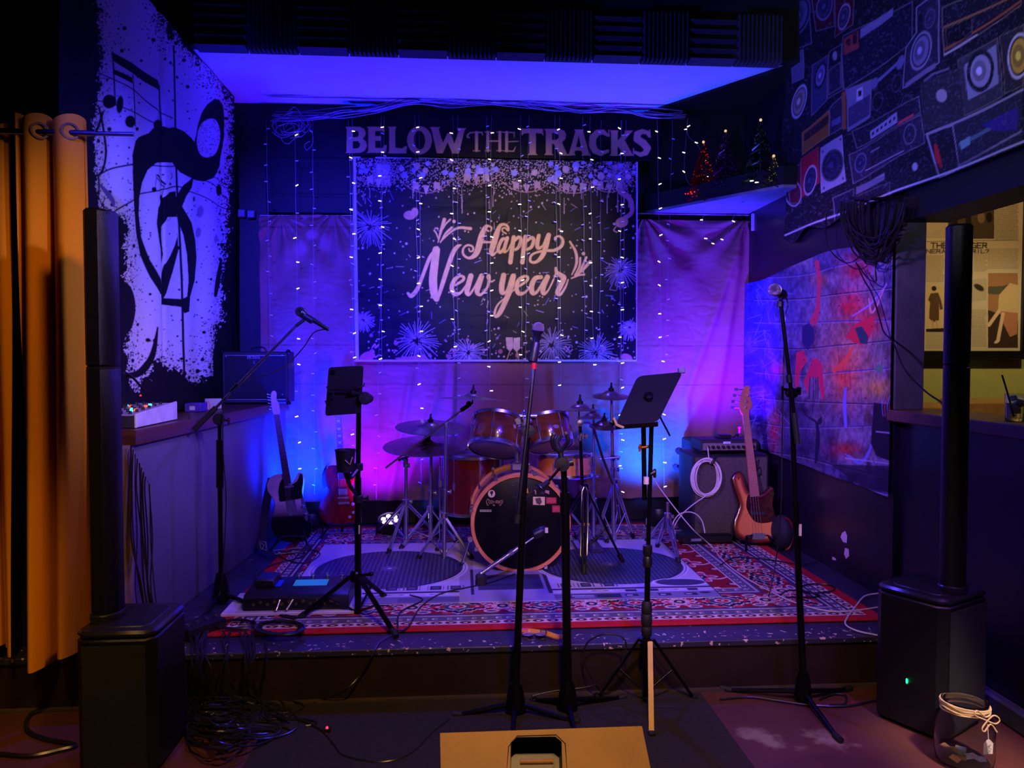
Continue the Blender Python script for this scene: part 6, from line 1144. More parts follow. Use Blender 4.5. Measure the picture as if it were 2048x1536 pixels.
    z = SZ + .009 + .002 * fbm(u * 3, v * 3, 2); o = grid_sheet('patterned_rug', np.stack([u, v, z], -1), nu, nv, p.c, cloth_mat('rug_wool', .95, .1, .6, 500), None, .008, (0, 0, 1), ((x0 + x1) / 2, (y0 + y1) / 2, SZ)); tag(o, 'large red and cream patterned rug covering the stage floor', 'rug')
rug()
ZM = SZ + .0145
def mat_():
    c = [pZ(640, 1196, ZM), pZ(1486, 1197, ZM), pZ(1392, 1090, ZM), pZ(672, 1072, ZM)]
    x0, x1, y0, y1 = -.93, 1.38, 3.84, 5.12; nu, nv = 520, 300; u, v = plane_grid(x0, x1, y0, y1, nu, nv)
    PX, PY = to_px(np.stack([u, v, np.full_like(u, ZM)], -1).reshape(-1, 3)); p = Paint((u - x0) * 100, (v - y0) * 100, (196, 184, 200), aa=.3); x, y = p.x, p.y; n = np.arange(p.n); Wd = (x1 - x0) * 100; Ht = (y1 - y0) * 100
    dk = (44, 44, 66); md = (96, 92, 116)
    def rect(a, b, c_, d, col, al=1): p.put(n, ((x > a) & (x < c_) & (y > b) & (y < d)).astype(float) * al, col)
    rect(0, 17, Wd, 19.5, dk); rect(0, 2, Wd, 11, (126, 118, 142)); rect(60, 2, 160, 9, md); rect(0, 0, Wd, 1.6, dk); rect(150, 2.2, 178, 9, dk); rect(151, 2.8, 165, 8.4, (70, 68, 96)); rect(92, 0, 100, Ht, (160, 150, 170)); rect(98, 0, 142, 60, (150, 140, 164)); rect(98, 12, 100, 60, dk); rect(140, 12, 142, 60, dk); rect(102, 20, 138, 48, (60, 58, 84))
    for cx in (50, 184):
        p.disc(cx, 66, 47, 44, (224, 214, 226)); p.disc(cx, 66, 44, 41, dk); r = np.hypot(x - cx, y - 66); m = (r < 40.5) & (np.hypot((x % 2.6) - 1.3, ((y + (np.floor(x / 2.6) % 2) * 1.3) % 2.6) - 1.3) < .62); p.put(n, m.astype(float), (112, 110, 150)); p.disc(cx, 66, 5, 5, md); p.disc(cx, 66, 1.2, 1.2, (210, 200, 215))
        p.disc(cx, 66, 45.5, 42.5, (90, 86, 110), ring=.6)
    p.disc(20, 27, 15, 6, (60, 60, 92)); p.disc(20, 27, 16.5, 7.4, (150, 144, 170), ring=.8); p.disc(216, 27, 14, 6, (60, 60, 92)); p.disc(216, 27, 15.5, 7.2, (230, 220, 230), ring=.8)
    for a in (52, 63, 76, 87, 148, 159, 172): rect(a, 22, a + 6, 29, dk); rect(a + 1, 24, a + 5, 27, md); rect(a - 1.6, 21.5, a - .9, 29.5, md); rect(a + 6.9, 21.5, a + 7.6, 29.5, md)
    for a, w_ in ((30, 7), (58, 7), (80, 6), (168, 7), (206, 8)): p.disc(a, 14.3, w_, 2.1, (224, 214, 226)); p.disc(a, 14.3, w_ * .7, 1.3, md); p.disc(a, 14.3, w_ * .4, .8, (214, 204, 220))
    for a in (182, 194, 216): rect(a, 12.4, a + 6, 16, dk)
    for a in (180, 198, 212): rect(a, 4, a + 7, 8.5, dk); rect(a + 1, 5.5, a + 4, 6.5, (210, 200, 215))
    p.disc(224, 8, 3, 1.6, dk); p.line([(152, 6.6), (158, 6.6)], 1.2, (215, 205, 220)); p.line([(153, 4.2), (163, 4.2)], .6, (215, 205, 220)); p.line([(159, 6.6), (163, 6.6)], .9, (215, 205, 220))
    p.wash(((x > Wd - .8) | (x < .8) | (y > Ht - .8)) * 1.0, dk)
    o = grid_sheet('turntable_print_mat', np.stack([u, v, np.full_like(u, ZM)], -1), nu, nv, p.c, cloth_mat('printed_mat', .6, .3, .2), None, .004, (0, 0, 1), ((x0 + x1) / 2, (y0 + y1) / 2, SZ)); tag(o, 'pale mat printed with two turntables under the drum kit', 'mat')
mat_()
a = MB().box((-.80, 2.05, 0), (1.07, 3.255, .008), .003); single('floor_mat', a, mat('dark_ribbed_carpet', (46, 38, 38), .95, bump=.8, bscale=300, var=.25, scale=80), 'dark carpet mat on the floor in front of the stage', 'mat')
# ================================================================ LOUDSPEAKERS
CAB = mat('matte_black_cabinet', (16, 16, 19), .38, bump=.25, bscale=400); CABT = mat('black_speaker_top', (30, 30, 38), .28)
def column_speaker(label, c, yaw, w_, d_, h_, ctop, cpos, cw, round_, led=False):
    c = Vector(c); M_ = Matrix.Translation(c) @ Matrix.Rotation(yaw, 4, 'Z'); t = Thing('column_speaker', label, 'loudspeaker', c, 'column loudspeakers')
    def out(b, r): return [(-w_ / 2 + r, -d_ / 2), (w_ / 2 - r, -d_ / 2), (w_ / 2, -d_ / 2 + r), (w_ / 2, d_ / 2 - r), (w_ / 2 - r, d_ / 2), (-w_ / 2 + r, d_ / 2), (-w_ / 2, d_ / 2 - r), (-w_ / 2, -d_ / 2 + r)]
    pl = lambda z_, s=1: [M_ @ Vector((x * s, y * s, z_)) for x, y in out(0, .035)]
    t.part('subwoofer_cabinet', MB().plate(pl(h_ - .03), (0, 0, 1), h_ - .045, .006), CAB)
    t.part('front_grille', MB().plate([M_ @ Vector(v_) for v_ in ((-w_ / 2 + .03, -d_ / 2 - .004, .03), (w_ / 2 - .03, -d_ / 2 - .004, .03), (w_ / 2 - .03, -d_ / 2 - .004, h_ - .05), (-w_ / 2 + .03, -d_ / 2 - .004, h_ - .05))], M_.to_3x3() @ Vector((0, -1, 0)), .006, .002), mat('perforated_black_grille', (14, 14, 17), .6, bump=.8, bscale=600))
    t.part('top_rim', MB().plate(pl(h_, 1.0), (0, 0, 1), .028, .010), CABT)
    t.part('top_recess', MB().plate(pl(h_ + .003, .72), (0, 0, 1), .006, .003), BLK)
    for x, y in ((-1, -1), (1, -1), (-1, 1), (1, 1)): p = M_ @ Vector((x * (w_ / 2 - .05), y * (d_ / 2 - .05), 0)); t.part('rubber_foot', MB().tube(p, p + Vector((0, 0, .018)), .018), RUB)
    cp = M_ @ Vector((cpos[0], cpos[1], 0)); r = cw / 2
    def ring(z_, s=1):
        if round_: return [Vector((cp.x + cos(2 * pi * k / 20) * r * s, cp.y + sin(2 * pi * k / 20) * r * .9 * s, z_)) for k in range(20)]
        return [cp + Vector((x * s, y * s, 0)) * 1 + Vector((0, 0, z_)) for x, y in ((-r, -r * .6), (-r * .7, -r), (r * .25, -r), (r, -r * .1), (r, r), (-r, r))]
    zs_ = [h_, h_ + (ctop - h_) * .62, ctop]
    t.part('column_lower', MB().plate(ring(zs_[1] - .003), (0, 0, 1), zs_[1] - zs_[0] - .003, .004), CAB); t.part('column_upper', MB().plate(ring(zs_[2]), (0, 0, 1), zs_[2] - zs_[1] - .002, .008), CAB)
    t.part('joint_band', MB().plate(ring(zs_[1] + .002, .98), (0, 0, 1), .008), CABT); t.part('column_socket', MB().plate(ring(h_ + .03, 1.12), (0, 0, 1), .03, .004), CABT)
    if led: q = M_ @ Vector((-w_ / 2 - .0005, -.0, .20)); t.part('power_light', MB().ball(q, .006, 10, 6, (.5, 1, 1.8)), mat('green_led', (20, 255, 120), .3, emit=(20, 255, 110), estr=6))
    return t
cl = pY(217, 1200, 2.86); column_speaker('tall black column loudspeaker on its bass box, far left in front of the curtain', (-1.235, 2.89, 0), .0, .28, .33, .53, 2.045, (cl.x + 1.228, -.03), .092, False)
fl = Vector((1.865, 2.74)); yaw = radians(28); dx = Vector((cos(yaw), sin(yaw))); dy = Vector((-sin(yaw), cos(yaw))); cc_ = fl + dx * .165 + dy * .15
cr_ = pY(1904, 1200, 2.86); off = Vector((cr_.x - cc_.x, cr_.y - cc_.y)); 
column_speaker('tall black column loudspeaker on its bass box, far right beside the glass jar', (cc_.x, cc_.y, 0), yaw, .33, .30, .565, 2.03, (off.dot(dx), off.dot(dy)), .098, True, True)
# floor wedge at the bottom edge
t = Thing('wedge_monitor', 'pale wooden-looking floor wedge monitor at the bottom, centre of the room', 'floor monitor', (.30, 2.0, 0))
zt = .36; L_ = pZ(880, 1466, zt); R_ = pZ(1284, 1452, zt); yy = (L_.y + R_.y) / 2; L_ = Vector((L_.x, L_.y, zt)); R_ = Vector((R_.x, R_.y, zt)); dn = Vector((0.02, -.36, -.345))
fp = [L_, R_, R_ + dn, L_ + dn]; Nf = (R_ - L_).cross(dn).normalized(); Nf = -Nf if Nf.z < 0 else Nf
bk = Vector((0, .16, 0)); WM = mat('tan_scuffed_cabinet_paint', (168, 122, 62), .55, var=.12, scale=7, bump=.15, bscale=80)
Lb = L_ + Vector((0, .13, -.10)); Rb = R_ + Vector((0, .13, -.10)); Lg = Vector((Lb.x, Lb.y + .05, .0)); Rg = Vector((Rb.x, Rb.y + .05, 0)); 
def face_pt(px, py): return pP(px, py, L_, Nf)
hole = [face_pt(*q) for q in ((1022, 1486), (1034, 1476), (1110, 1475), (1122, 1484), (1124, 1540), (1021, 1540))]
m_ = MB(); sid = [L_, Lb, Lg, Vector((L_.x + dn.x, L_.y + dn.y, .012))]; sidr = [R_, Rb, Rg, Vector((R_.x + dn.x, R_.y + dn.y, .012))]
n4 = 4; m_.add(sid + sidr, [(0, 1, 2, 3), (7, 6, 5, 4), (0, 4, 5, 1), (1, 5, 6, 2), (2, 6, 7, 3)])
t.part('cabinet_sides', m_, WM, smooth=0)
# sloped panel with a real opening for the handle
F0 = [fp[0], fp[1], fp[2], fp[3]]; hq = [hole[0], hole[3], hole[4], hole[5]]
P_ = [fp[0], fp[1], fp[2], fp[3]] + hole; m_ = MB(); m_.add(P_, [(0, 4, 9, 3), (0, 1, 6, 5, 4)[:5], (1, 7, 6), (1, 2, 8, 7), (3, 9, 8, 2)]); t.part('sloped_panel', m_, WM, smooth=0)
inn = [h - Nf * .07 for h in hole]; m_ = MB(); m_.add(hole + inn, [(i, (i + 1) % 6, 6 + (i + 1) % 6, 6 + i) for i in range(6)] + [(11, 10, 9, 8, 7, 6)]); t.part('handle_recess', m_, BLK, smooth=0)
ol = [face_pt(*q) + Nf * .004 for q in ((1017, 1494), (1034, 1473), (1112, 1471), (1130, 1488), (1134, 1545), (1013, 1548))]; il = [h + Nf * .004 for h in hole]
m_ = MB(); m_.add(ol + il + [v_ - Nf * .006 for v_ in ol], [(i, (i + 1) % 6, 6 + (i + 1) % 6, 6 + i) for i in range(6)] + [(i, 12 + i, 12 + (i + 1) % 6, (i + 1) % 6) for i in range(6)]); t.part('handle_frame', m_, WM)
t.part('handle_frame_edge', MB().path(ol, .0016, 5, closed=True).path(il, .0016, 5, closed=True), BLK); t.part('grip_bar', MB().tube(face_pt(1040, 1524) + Nf * .0, face_pt(1106, 1523), .008), WM)
# ================================================================ GUITAR AMPS AND CABINETS
def amp_text(t, s, px, py, Yq, h, wd, r, m, name='lettering'):
    G = {'B': [[(0, 0), (0, 1)], [(0, 0), (.85, 0), (1, .2), (.85, .48), (0, .48)], [(.85, .48), (1, .75), (.85, 1), (0, 1)]], 'O': [[(0, 0), (1, 0), (1, 1), (0, 1), (0, 0)]], 'S': [[(1, 0), (0, 0), (0, .5), (1, .5), (1, 1), (0, 1)]], 'Z': [[(0, 0), (1, 0), (.1, 1), (1, 1)]], 'X': [[(0, 0), (1, 1)], [(1, 0), (0, 1)]], 'V': [[(0, 0), (.5, 1), (1, 0)]]}
    m_ = MB(); x = px
    for ch in s:
        for P in G[ch]: m_.path([pY(x + a * wd, py + b * h, Yq) for a, b in P], r, 4)
        x += wd * 1.3
    t.part(name, m_, m)
TX = mat('black_tolex', (24, 24, 30), .5, bump=.4, bscale=300); CLOTHB = mat('black_grille_cloth', (16, 16, 22), .75, bump=.5, bscale=500); SIL = mat('silver_print', (190, 185, 190), .4, .5)
Y = 5.33; a = pY(443, 703, Y); b = pY(577, 800, Y); b.z = 1.19
t = Thing('guitar_amplifier', 'black combo guitar amplifier standing on the far end of the side counter', 'amplifier', ((a.x + b.x) / 2, Y + .1, 1.186))
t.part('cabinet', MB().box((a.x, Y, b.z), (b.x, Y + .20, a.z), .008), TX); t.part('grille_cloth', MB().box((a.x + .02, Y - .004, b.z + .03), (b.x - .02, Y + .01, a.z - .03), .003), CLOTHB)
t.part('piping', MB().path([(a.x + .02, Y - .005, a.z - .028), (b.x - .02, Y - .005, a.z - .028)], .0022, 5).path([(a.x + .02, Y - .005, b.z + .028), (b.x - .02, Y - .005, b.z + .028)], .0022, 5), SIL)
amp_text(t, 'BOSS', 495, 712, Y - .006, 5, 5, .0018, SIL); amp_text(t, 'Z', 506, 722, Y - .006, 5, 4, .0016, SIL, 'small_lettering')
for x, z_ in ((a.x, a.z), (b.x, a.z), (a.x, b.z), (b.x, b.z)): t.part('corner_guard', MB().ball((x, Y + .005, z_), .016, 10, 6), BLKM); 
for q in ((452, 713), (564, 711), (565, 789)): t.part('screw', MB().lathe([(.006, 0), (.004, .003), (0, .0035)], pY(*q, Y - .003), (0, -1, 0), 10), CHR)
t.part('carry_handle', MB().path(smoothline([(a.x + .17, Y + .1, a.z + .004), (a.x + .19, Y + .1, a.z + .028), ((a.x + b.x) / 2, Y + .1, a.z + .034), (b.x - .19, Y + .1, a.z + .028), (b.x - .17, Y + .1, a.z + .004)], 4), .007, 8), BLK)
# bass cabinet
Y = 5.02; a = pY(1386, 910, Y); b = pY(1537, 1086, Y); b.z = SZ + .03; GC = mat('silver_sparkle_grille', (112, 100, 84), .7, bump=1, bscale=260, c2=(56, 50, 44), scale=260)
t = Thing('bass_cabinet', 'tall black bass speaker cabinet with a silver-brown grille at the right rear', 'speaker cabinet', ((a.x + b.x) / 2, Y + .15, SZ + .01))
t.part('cabinet', MB().box((a.x, Y, b.z), (b.x, Y + .34, a.z), .012), TX); t.part('grille_cloth', MB().box((a.x + .018, Y - .006, b.z + .02), (b.x - .018, Y + .01, a.z - .02), .003), GC)
sc2 = MB(); sc2.path(smoothline([pY(1513, 925, Y - .01), pY(1518, 918, Y - .01), pY(1516, 930, Y - .01), pY(1512, 942, Y - .01), pY(1520, 934, Y - .01), pY(1522, 945, Y - .01), pY(1517, 952, Y - .01), pY(1524, 948, Y - .01)], 5), .003, 5); t.part('script_badge', sc2, BLK)
for x in (a.x + .04, b.x - .04):
    for y in (Y + .04, Y + .3): t.part('rubber_foot', MB().tube((x, y, SZ + .008), (x, y, b.z + .002), .018), RUB)
# amplifier head
ha = pY(1402, 884, Y + .02); hb = pY(1515, 903, Y + .02); hz = a.z + .018; t = Thing('amplifier_head', 'small black amplifier head with a row of knobs on top of the bass cabinet', 'amplifier', ((ha.x + hb.x) / 2, Y + .12, a.z))
t.part('chassis', MB().box((ha.x, Y + .02, hz), (hb.x, Y + .25, hz + .085), .006), TX); t.part('front_panel', MB().box((ha.x + .012, Y + .012, hz + .01), (hb.x - .012, Y + .025, hz + .06), .002), mat('grey_amp_panel', (120, 108, 100), .5))
for k in range(10): t.part('knob', MB().lathe([(.011, 0), (.010, .016), (0, .017)], (ha.x + .045 + k * (hb.x - ha.x - .08) / 9, Y + .012, hz + .035), (0, -1, 0), 14), BLK)
for x in (ha.x + .03, hb.x - .03): t.part('rubber_foot', MB().box((x - .015, Y + .04, a.z), (x + .015, Y + .22, hz), .003), RUB)
t.part('name_plate', MB().box(pY(1447, 888, Y + .008), pY(1461, 883, Y + .014), .001), mat('white_plate', (215, 210, 220), .4))
q0 = pY(1435, 883, Y + .06); zt = hz + .0855; single('wireless_receiver', MB().box((pY(1436, 880, Y + .08).x, Y + .06, zt), (pY(1461, 880, Y + .08).x, Y + .16, zt + .028), .004), BLK, 'small black flat box on top of the amplifier head', 'box')
t = Thing('mini_tripod', 'tiny black tripod clip on top of the amplifier head', 'tripod', (pY(1478, 880, Y + .1).x, Y + .1, zt)); c = t.loc
for k, an in enumerate((200, 320, 80)): t.part('leg', MB().tube(c + Vector((0, 0, .045)), c + Vector((cos(radians(an)) * .05, sin(radians(an)) * .05, .006)), .006, .005), BLK)
t.part('clip_head', MB().tube(c + Vector((0, 0, .03)), c + Vector((0, 0, .065)), .008).ball(c + Vector((0, 0, .075)), .013, 10, 8), BLK)
# second cabinet behind, on its side with casters
t = Thing('spare_cabinet', 'dark cabinet lying on its side behind the bass cabinet, casters facing left', 'speaker cabinet', (1.9, 5.56, SZ)); x0 = pY(1386, 1000, 5.46).x - .02; z1_ = pY(1386, 880, 5.45).z
t.part('cabinet', MB().box((x0, 5.40, SZ), (x0 + .50, 5.70, z1_), .012), TX)
for px, py in ((1352, 935), (1372, 943), (1358, 902)):
    c = pY(px, py, 5.43); c.x = min(c.x, x0 - .028); w_ = t.part('caster_wheel', MB().lathe([(0, -.010), (.026, -.010), (.028, -.006), (.028, .006), (.026, .010), (0, .010)], c, (0, 1, 0), 20), mat('grey_caster', (60, 50, 70), .4)); t.part('caster_fork', MB().path([c, c + Vector((.0, -.016, 0)), Vector((x0 - .008, c.y - .012, c.z + .01)), Vector((x0 + .004, c.y, c.z + .01))], .006, 6), CHR, w_)
# cable coil on the bass cabinet
m_ = MB(); cc = pY(1412, 955, Y - .03)
for k in range(9):
    rx = .098 + rnd.uniform(-.022, .008); rz = .125 + rnd.uniform(-.02, .01); ph = rnd.uniform(0, 6); ox, oz = rnd.uniform(-.006, .006), rnd.uniform(-.006, .006)
    m_.path([cc + Vector((ox + rx * cos(2 * pi * i / 36), -.004 * (k % 4) + .01 * sin(2 * pi * i / 36 + ph), oz + rz * sin(2 * pi * i / 36))) for i in range(36)], .0038, 6, closed=True)
m_.path(smoothline([pY(1415, 893, Y - .0), pY(1416, 900, Y - .035), pY(1419, 925, Y - .03), cc + Vector((.04, -.01, .11))], 5), .0038, 6)
m_.path(smoothline([cc + Vector((-.0, -.015, -.12)), pY(1385, 1010, Y - .08), pY(1363, 1030, Y - .12), pY(1348, 1055, Y - .15), pZ(1350, 1075, SZ + .02), pZ(1356, 1082, SZ + .02)], 6), .0038, 6)
single('coiled_cable', m_, WCABLE, 'coil of white cable hanging on the front of the bass cabinet', 'cable')
single('cable_tie', MB().path([cc + Vector((.03, -.03, .10)), cc + Vector((.045, -.035, .125)), cc + Vector((.055, -.02, .14))], .010, 8), BLK, 'black tie around the top of the white cable coil', 'cable tie')
pts = [pY(1300, 940, 5.0), pY(1312, 965, 4.9), pY(1345, 1010, 4.8), pY(1385, 1058, 4.72), pZ(1420, 1090, SZ + .02), pZ(1450, 1125, SZ + .015), pZ(1490, 1155, SZ + .015), pZ(1545, 1185, SZ + .015), pZ(1590, 1205, SZ + .015), pZ(1650, 1221, SZ + .015), pZ(1700, 1222, SZ + .015), pZ(1760, 1214, SZ + .012)]
single('white_cable', MB().path(smoothline(pts, 8), .0038, 6), WCABLE, 'long pale cable running diagonally from the drums across the right of the rug', 'cable')
pts = [pZ(1760, 1186, SZ + .02), pZ(1730, 1192, SZ + .015), pZ(1712, 1212, SZ + .015), pZ(1694, 1236, SZ + .015), pZ(1692, 1250, SZ + .012), pZ(1715, 1262, SZ + .008), pZ(1752, 1270, SZ + .006), pZ(1765, 1272, SZ + .006)]
single('white_cable', MB().path(smoothline(pts, 8), .0042, 6), WCABLE, 'pale cable bending round the front right corner of the rug', 'cable')
pts = [pY(1348, 1082, 4.84) , pY(1345, 1050, 4.86), pY(1360, 1028, 4.88), pY(1385, 1025, 4.9), pY(1403, 1040, 4.9), pY(1410, 1066, 4.88)]
single('white_cable', MB().path(smoothline(pts, 8), .0042, 6), WCABLE, 'short white cable arching over the pedal at the foot of the bass cabinet', 'cable')
c = pZ(1400, 1088, SZ + .015); t = Thing('effect_pedal', 'flat black effect pedal on the rug in front of the bass cabinet', 'pedal', c); x0 = pY(1362, 1080, c.y).x; x1 = pY(1466, 1080, c.y).x
t.part('housing', MB().box((x0, c.y - .0, SZ + .018), (x1, c.y + .13, SZ + .075), .008), BLK); t.part('silver_label', MB().box((x0 + .07, c.y - .003, SZ + .035), (x0 + .14, c.y + .002, SZ + .052)), SIL)
for k in range(6): t.part('knob', MB().lathe([(.007, 0), (.007, .018), (0, .019)], (x0 + .17 + k * .022, c.y + .07, SZ + .075), (0, 0, 1), 10), BLK)
# bag with a red edge in the right corner
t = Thing('gig_bag', 'dark soft bag with a red rim on the stage beside the bass guitar', 'bag', (2.135, 4.84, SZ)); c = Vector((2.135, 4.84, SZ + .115)); t.part('bag_body', MB().ball(c, .115, 20, 14, (.55, .9, 1.0)), mat('black_fabric', (16, 14, 20), .8, bump=.4)); t.part('red_rim', MB().path([c + Vector((.05 * cos(pi * (k / 15 - .5)), -.06, .105 * sin(pi * (k / 15 - .5)))) for k in range(16)], .008, 8), mat('dark_red_piping', (120, 12, 20), .35))
# ---------------------------------------------------------------- par cans
def par(label, c, tilt, face, col, strength):
    c = Vector(c); t = Thing('par_light', label, 'stage light', c, 'stage uplights'); ax_ = Vector((0, sin(tilt) * .6, cos(tilt))).normalized(); b = c + Vector((0, 0, .075))
    t.part('housing', MB().lathe([(.05, -.05), (.075, -.03), (.088, .03), (.088, .055), (.080, .055), (.078, .042), (0, .042)], b, ax_, 24), BLK)
    for k in range(7):
        u_ = ax_.orthogonal().normalized(); v_ = ax_.cross(u_); d = Vector() if k == 6 else (u_ * cos(k * pi / 3) + v_ * sin(k * pi / 3)) * .048
        t.part('led_lens', MB().lathe([(.017, 0), (.015, .006), (0, .009)], b + ax_ * .0425 + d, ax_, 14), mat('led_' + col[0], col[1], .2, emit=col[1], estr=strength))
    for s in (-1, 1): t.part('floor_bracket', MB().path([b + Vector((s * .09, 0, 0)), b + Vector((s * .095, -.02, -.05)), c + Vector((s * .095, -.06, .006)), c + Vector((s * .03, -.09, .006))], .007, 6), BLKM)
par('low stage light with glowing white-violet lenses behind the left cymbal stands', (pY(780, 1020, 5.42).x, 5.42, SZ), -.55, None, ('violet', (215, 190, 255)), 14)
par('low stage light behind the cream guitar', (-1.10, 5.52, SZ), .5, None, ('blue', (60, 80, 255)), 10)
par('low stage light behind the floor tom', (-.24, 5.60, SZ), .5, None, ('blue', (60, 80, 255)), 10)
par('low stage light behind the low chrome stand at the right', (1.48, 5.52, SZ), .5, None, ('blue', (60, 80, 255)), 10)
# ---------------------------------------------------------------- floor processor
c0 = pZ(486, 1222, SZ + .03); Yp = c0.y; x0 = c0.x; x1 = pY(697, 1218, Yp).x
single('white_board', MB().box((x0 - .10, Yp - .03, SZ + .011), (x1 + .03, Yp + .30, SZ + .028), .003), mat('white_board', (206, 196, 200), .6), 'thin white board under the floor effects unit', 'board')
t = Thing('floor_effects_unit', 'long black effects unit with a glowing blue screen at the front left of the stage', 'effects unit', ((x0 + x1) / 2, Yp + .12, SZ + .028)); zb = SZ + .03
m_ = MB(); pr = [(Yp, zb), (Yp + .25, zb), (Yp + .25, zb + .095), (Yp + .02, zb + .075), (Yp, zb + .06)]; m_.plate([(x0, y, z_) for y, z_ in pr], (-1, 0, 0), x1 - x0, .004); t.part('housing', m_, BLK)
def topz(y): return zb + .075 + (y - Yp - .02) * .02 / .23
q = [(x0 + (x1 - x0) * f_, y, topz(y) + .001) for f_, y in ((.42, Yp + .12), (.75, Yp + .12), (.75, Yp + .20), (.42, Yp + .20))]; t.part('screen', MB().plate(q, (0, -.09, 1), .003), mat('blue_screen', (20, 60, 90), .2, emit=(40, 150, 235), estr=.35))
q = [(x0 + (x1 - x0) * f_, y, topz(y) + .001) for f_, y in ((.2, Yp + .12), (.3, Yp + .12), (.3, Yp + .20), (.2, Yp + .20))]; t.part('side_screen', MB().plate(q, (0, -.09, 1), .003), mat('deep_blue_screen', (10, 40, 200), .2, emit=(10, 30, 220), estr=.3))
t.part('raised_treadle', MB().box((x0 + .03, Yp + .1, topz(Yp + .1)), (x0 + .13, Yp + .24, topz(Yp + .2) + .035), .008), BLK)
for k in range(5): p = Vector((x0 + .22 + k * .075, Yp + .235, topz(Yp + .23))); t.part('foot_switch', MB().lathe([(.011, 0), (.011, .01), (.006, .012), (.006, .022), (0, .023)], p, (0, 0, 1), 12), CHR)
for k in range(13): p = Vector((x0 + .05 + k * (x1 - x0 - .1) / 12, Yp, zb + .03 + .012 * (k % 2))); t.part('jack_socket', MB().lathe([(.008, 0), (.008, .003), (.0045, .004), (.0045, .001)], p, (0, -1, 0), 12), mat('brass_socket', (170, 140, 90), .35, .9))
for k, (a, b) in enumerate((((560, 1200), (552, 1222)), ((586, 1199), (573, 1220)))): t.part('jack_plug', MB().tube(pY(*a, Yp - .002), pY(*b, Yp - .03), .006), CHR)
# tambourine on the stage edge
c = pZ(1092, 1270, SZ + .002); t = Thing('tambourine', 'half-moon wooden tambourine with jingles lying on the stage edge', 'tambourine', (c.x, c.y, SZ)); P = smoothline([pZ(1048, 1262, SZ + .02), pZ(1062, 1262, SZ + .02), pZ(1090, 1266, SZ + .02), pZ(1112, 1273, SZ + .02), pZ(1130, 1275, SZ + .02)], 5)
t.part('wooden_arc', MB().path(P, .012, 8, flat=.55), mat('yellow_wood', (226, 150, 60), .4)); t.part('red_end', MB().path([P[0] - np.array((.012, 0, 0)), P[0], P[3]], .0135, 8), mat('red_orange_paint', (200, 60, 40), .4))
for q in ((1056, 1269), (1081, 1269)):
    for k in range(2): p = pZ(*q, SZ + .008 + k * .008); t.part('jingle', MB().lathe([(0, 0), (.024, .001), (.026, .003), (.012, .005), (0, .006)], p, (0, 0, 1), 18), CHR)
t.part('jingle_cage', MB().path([pZ(1078, 1264, SZ + .03), pZ(1083, 1259, SZ + .04), pZ(1091, 1261, SZ + .04), pZ(1094, 1266, SZ + .03)], .003, 6), CHR)
# ---------------------------------------------------------------- jar in the lower right corner
Yj = 2.62; jb = pZ(1928, 1540, 0); jb = Vector((pY(1928, 1500, Yj).x, Yj, 0)); s = Yj / 1500
t = Thing('glass_jar', 'clear glass jar tied with twine on the floor at the right corner', 'jar', jb)
r = .10; prof = [(0, .004), (r * .75, .002), (r * .95, .012), (r, .04), (r, .14), (r * .93, .175), (r * .76, .20), (r * .74, .232), (r * .78, .236), (r * .74, .238), (r * .70, .232), (r * .72, .20), (r * .89, .172), (r * .955, .138), (r * .955, .042), (r * .9, .018), (r * .7, .010), (0, .011)]
gl_ = mat('clear_glass', (235, 240, 245), .02, var=.0, trans=1, ior=1.45); t.part('glass_body', MB().lathe(prof, jb, (0, 0, 1), 40, cap=False), gl_)
tw = MB()
for k in range(7):
    ph = rnd.uniform(0, 6); zz = .205 + rnd.uniform(-.008, .022); tw.path([jb + Vector((cos(2 * pi * i / 40) * (r * .80 + .002 * sin(i * .9 + ph)), sin(2 * pi * i / 40) * (r * .80), zz + .006 * sin(2 * pi * i / 40 + ph))) for i in range(40)], .0032, 6, closed=True)
t.part('twine_wraps', tw, mat('pale_twine', (226, 196, 140), .7, bump=.5, bscale=500)); bw = MB(); k0 = jb + Vector((.018, -r * .84, .212)); bw.path(smoothline([k0, k0 + Vector((-.04, -.012, .03)), k0 + Vector((-.05, -.015, .015)), k0 + Vector((-.01, -.012, -.004)), k0 + Vector((.03, -.012, -.02)), k0 + Vector((.045, -.012, -.005)), k0 + Vector((.02, -.012, .01)), k0 + Vector((-.02, -.014, -.03)), k0 + Vector((-.012, -.014, -.045)), k0 + Vector((.01, -.014, -.02)), k0 + Vector((.035, -.014, -.05))], 5), .0028, 6)
t.part('twine_bow', bw, MATS['pale_twine']); t.part('tag_string', MB().tube(k0 + Vector((.0, -.012, -.02)), k0 + Vector((.003, -.014, -.075)), .0014), mat('white_string', (225, 215, 200), .6))
tp = k0 + Vector((.003, -.015, -.075)); tg = t.part('paper_tag', MB().plate([tp + Vector(v_) for v_ in ((-.005, 0, 0), (.005, 0, 0), (.018, 0, -.014), (.018, .002, -.054), (-.018, .002, -.054), (-.018, 0, -.014))], (0, -1, 0), .0012), mat('white_tag_paper', (232, 224, 212), .6))
ink_ = MB(); ink_.path(smoothline([tp + Vector((-.006, -.003, -.02)), tp + Vector((.006, -.003, -.018)), tp + Vector((-.003, -.003, -.028)), tp + Vector((.008, -.003, -.034)), tp + Vector((-.008, -.003, -.042)), tp + Vector((.006, -.003, -.044))], 4), .0006, 4); t.part('tag_writing', ink_, BLK, tg)
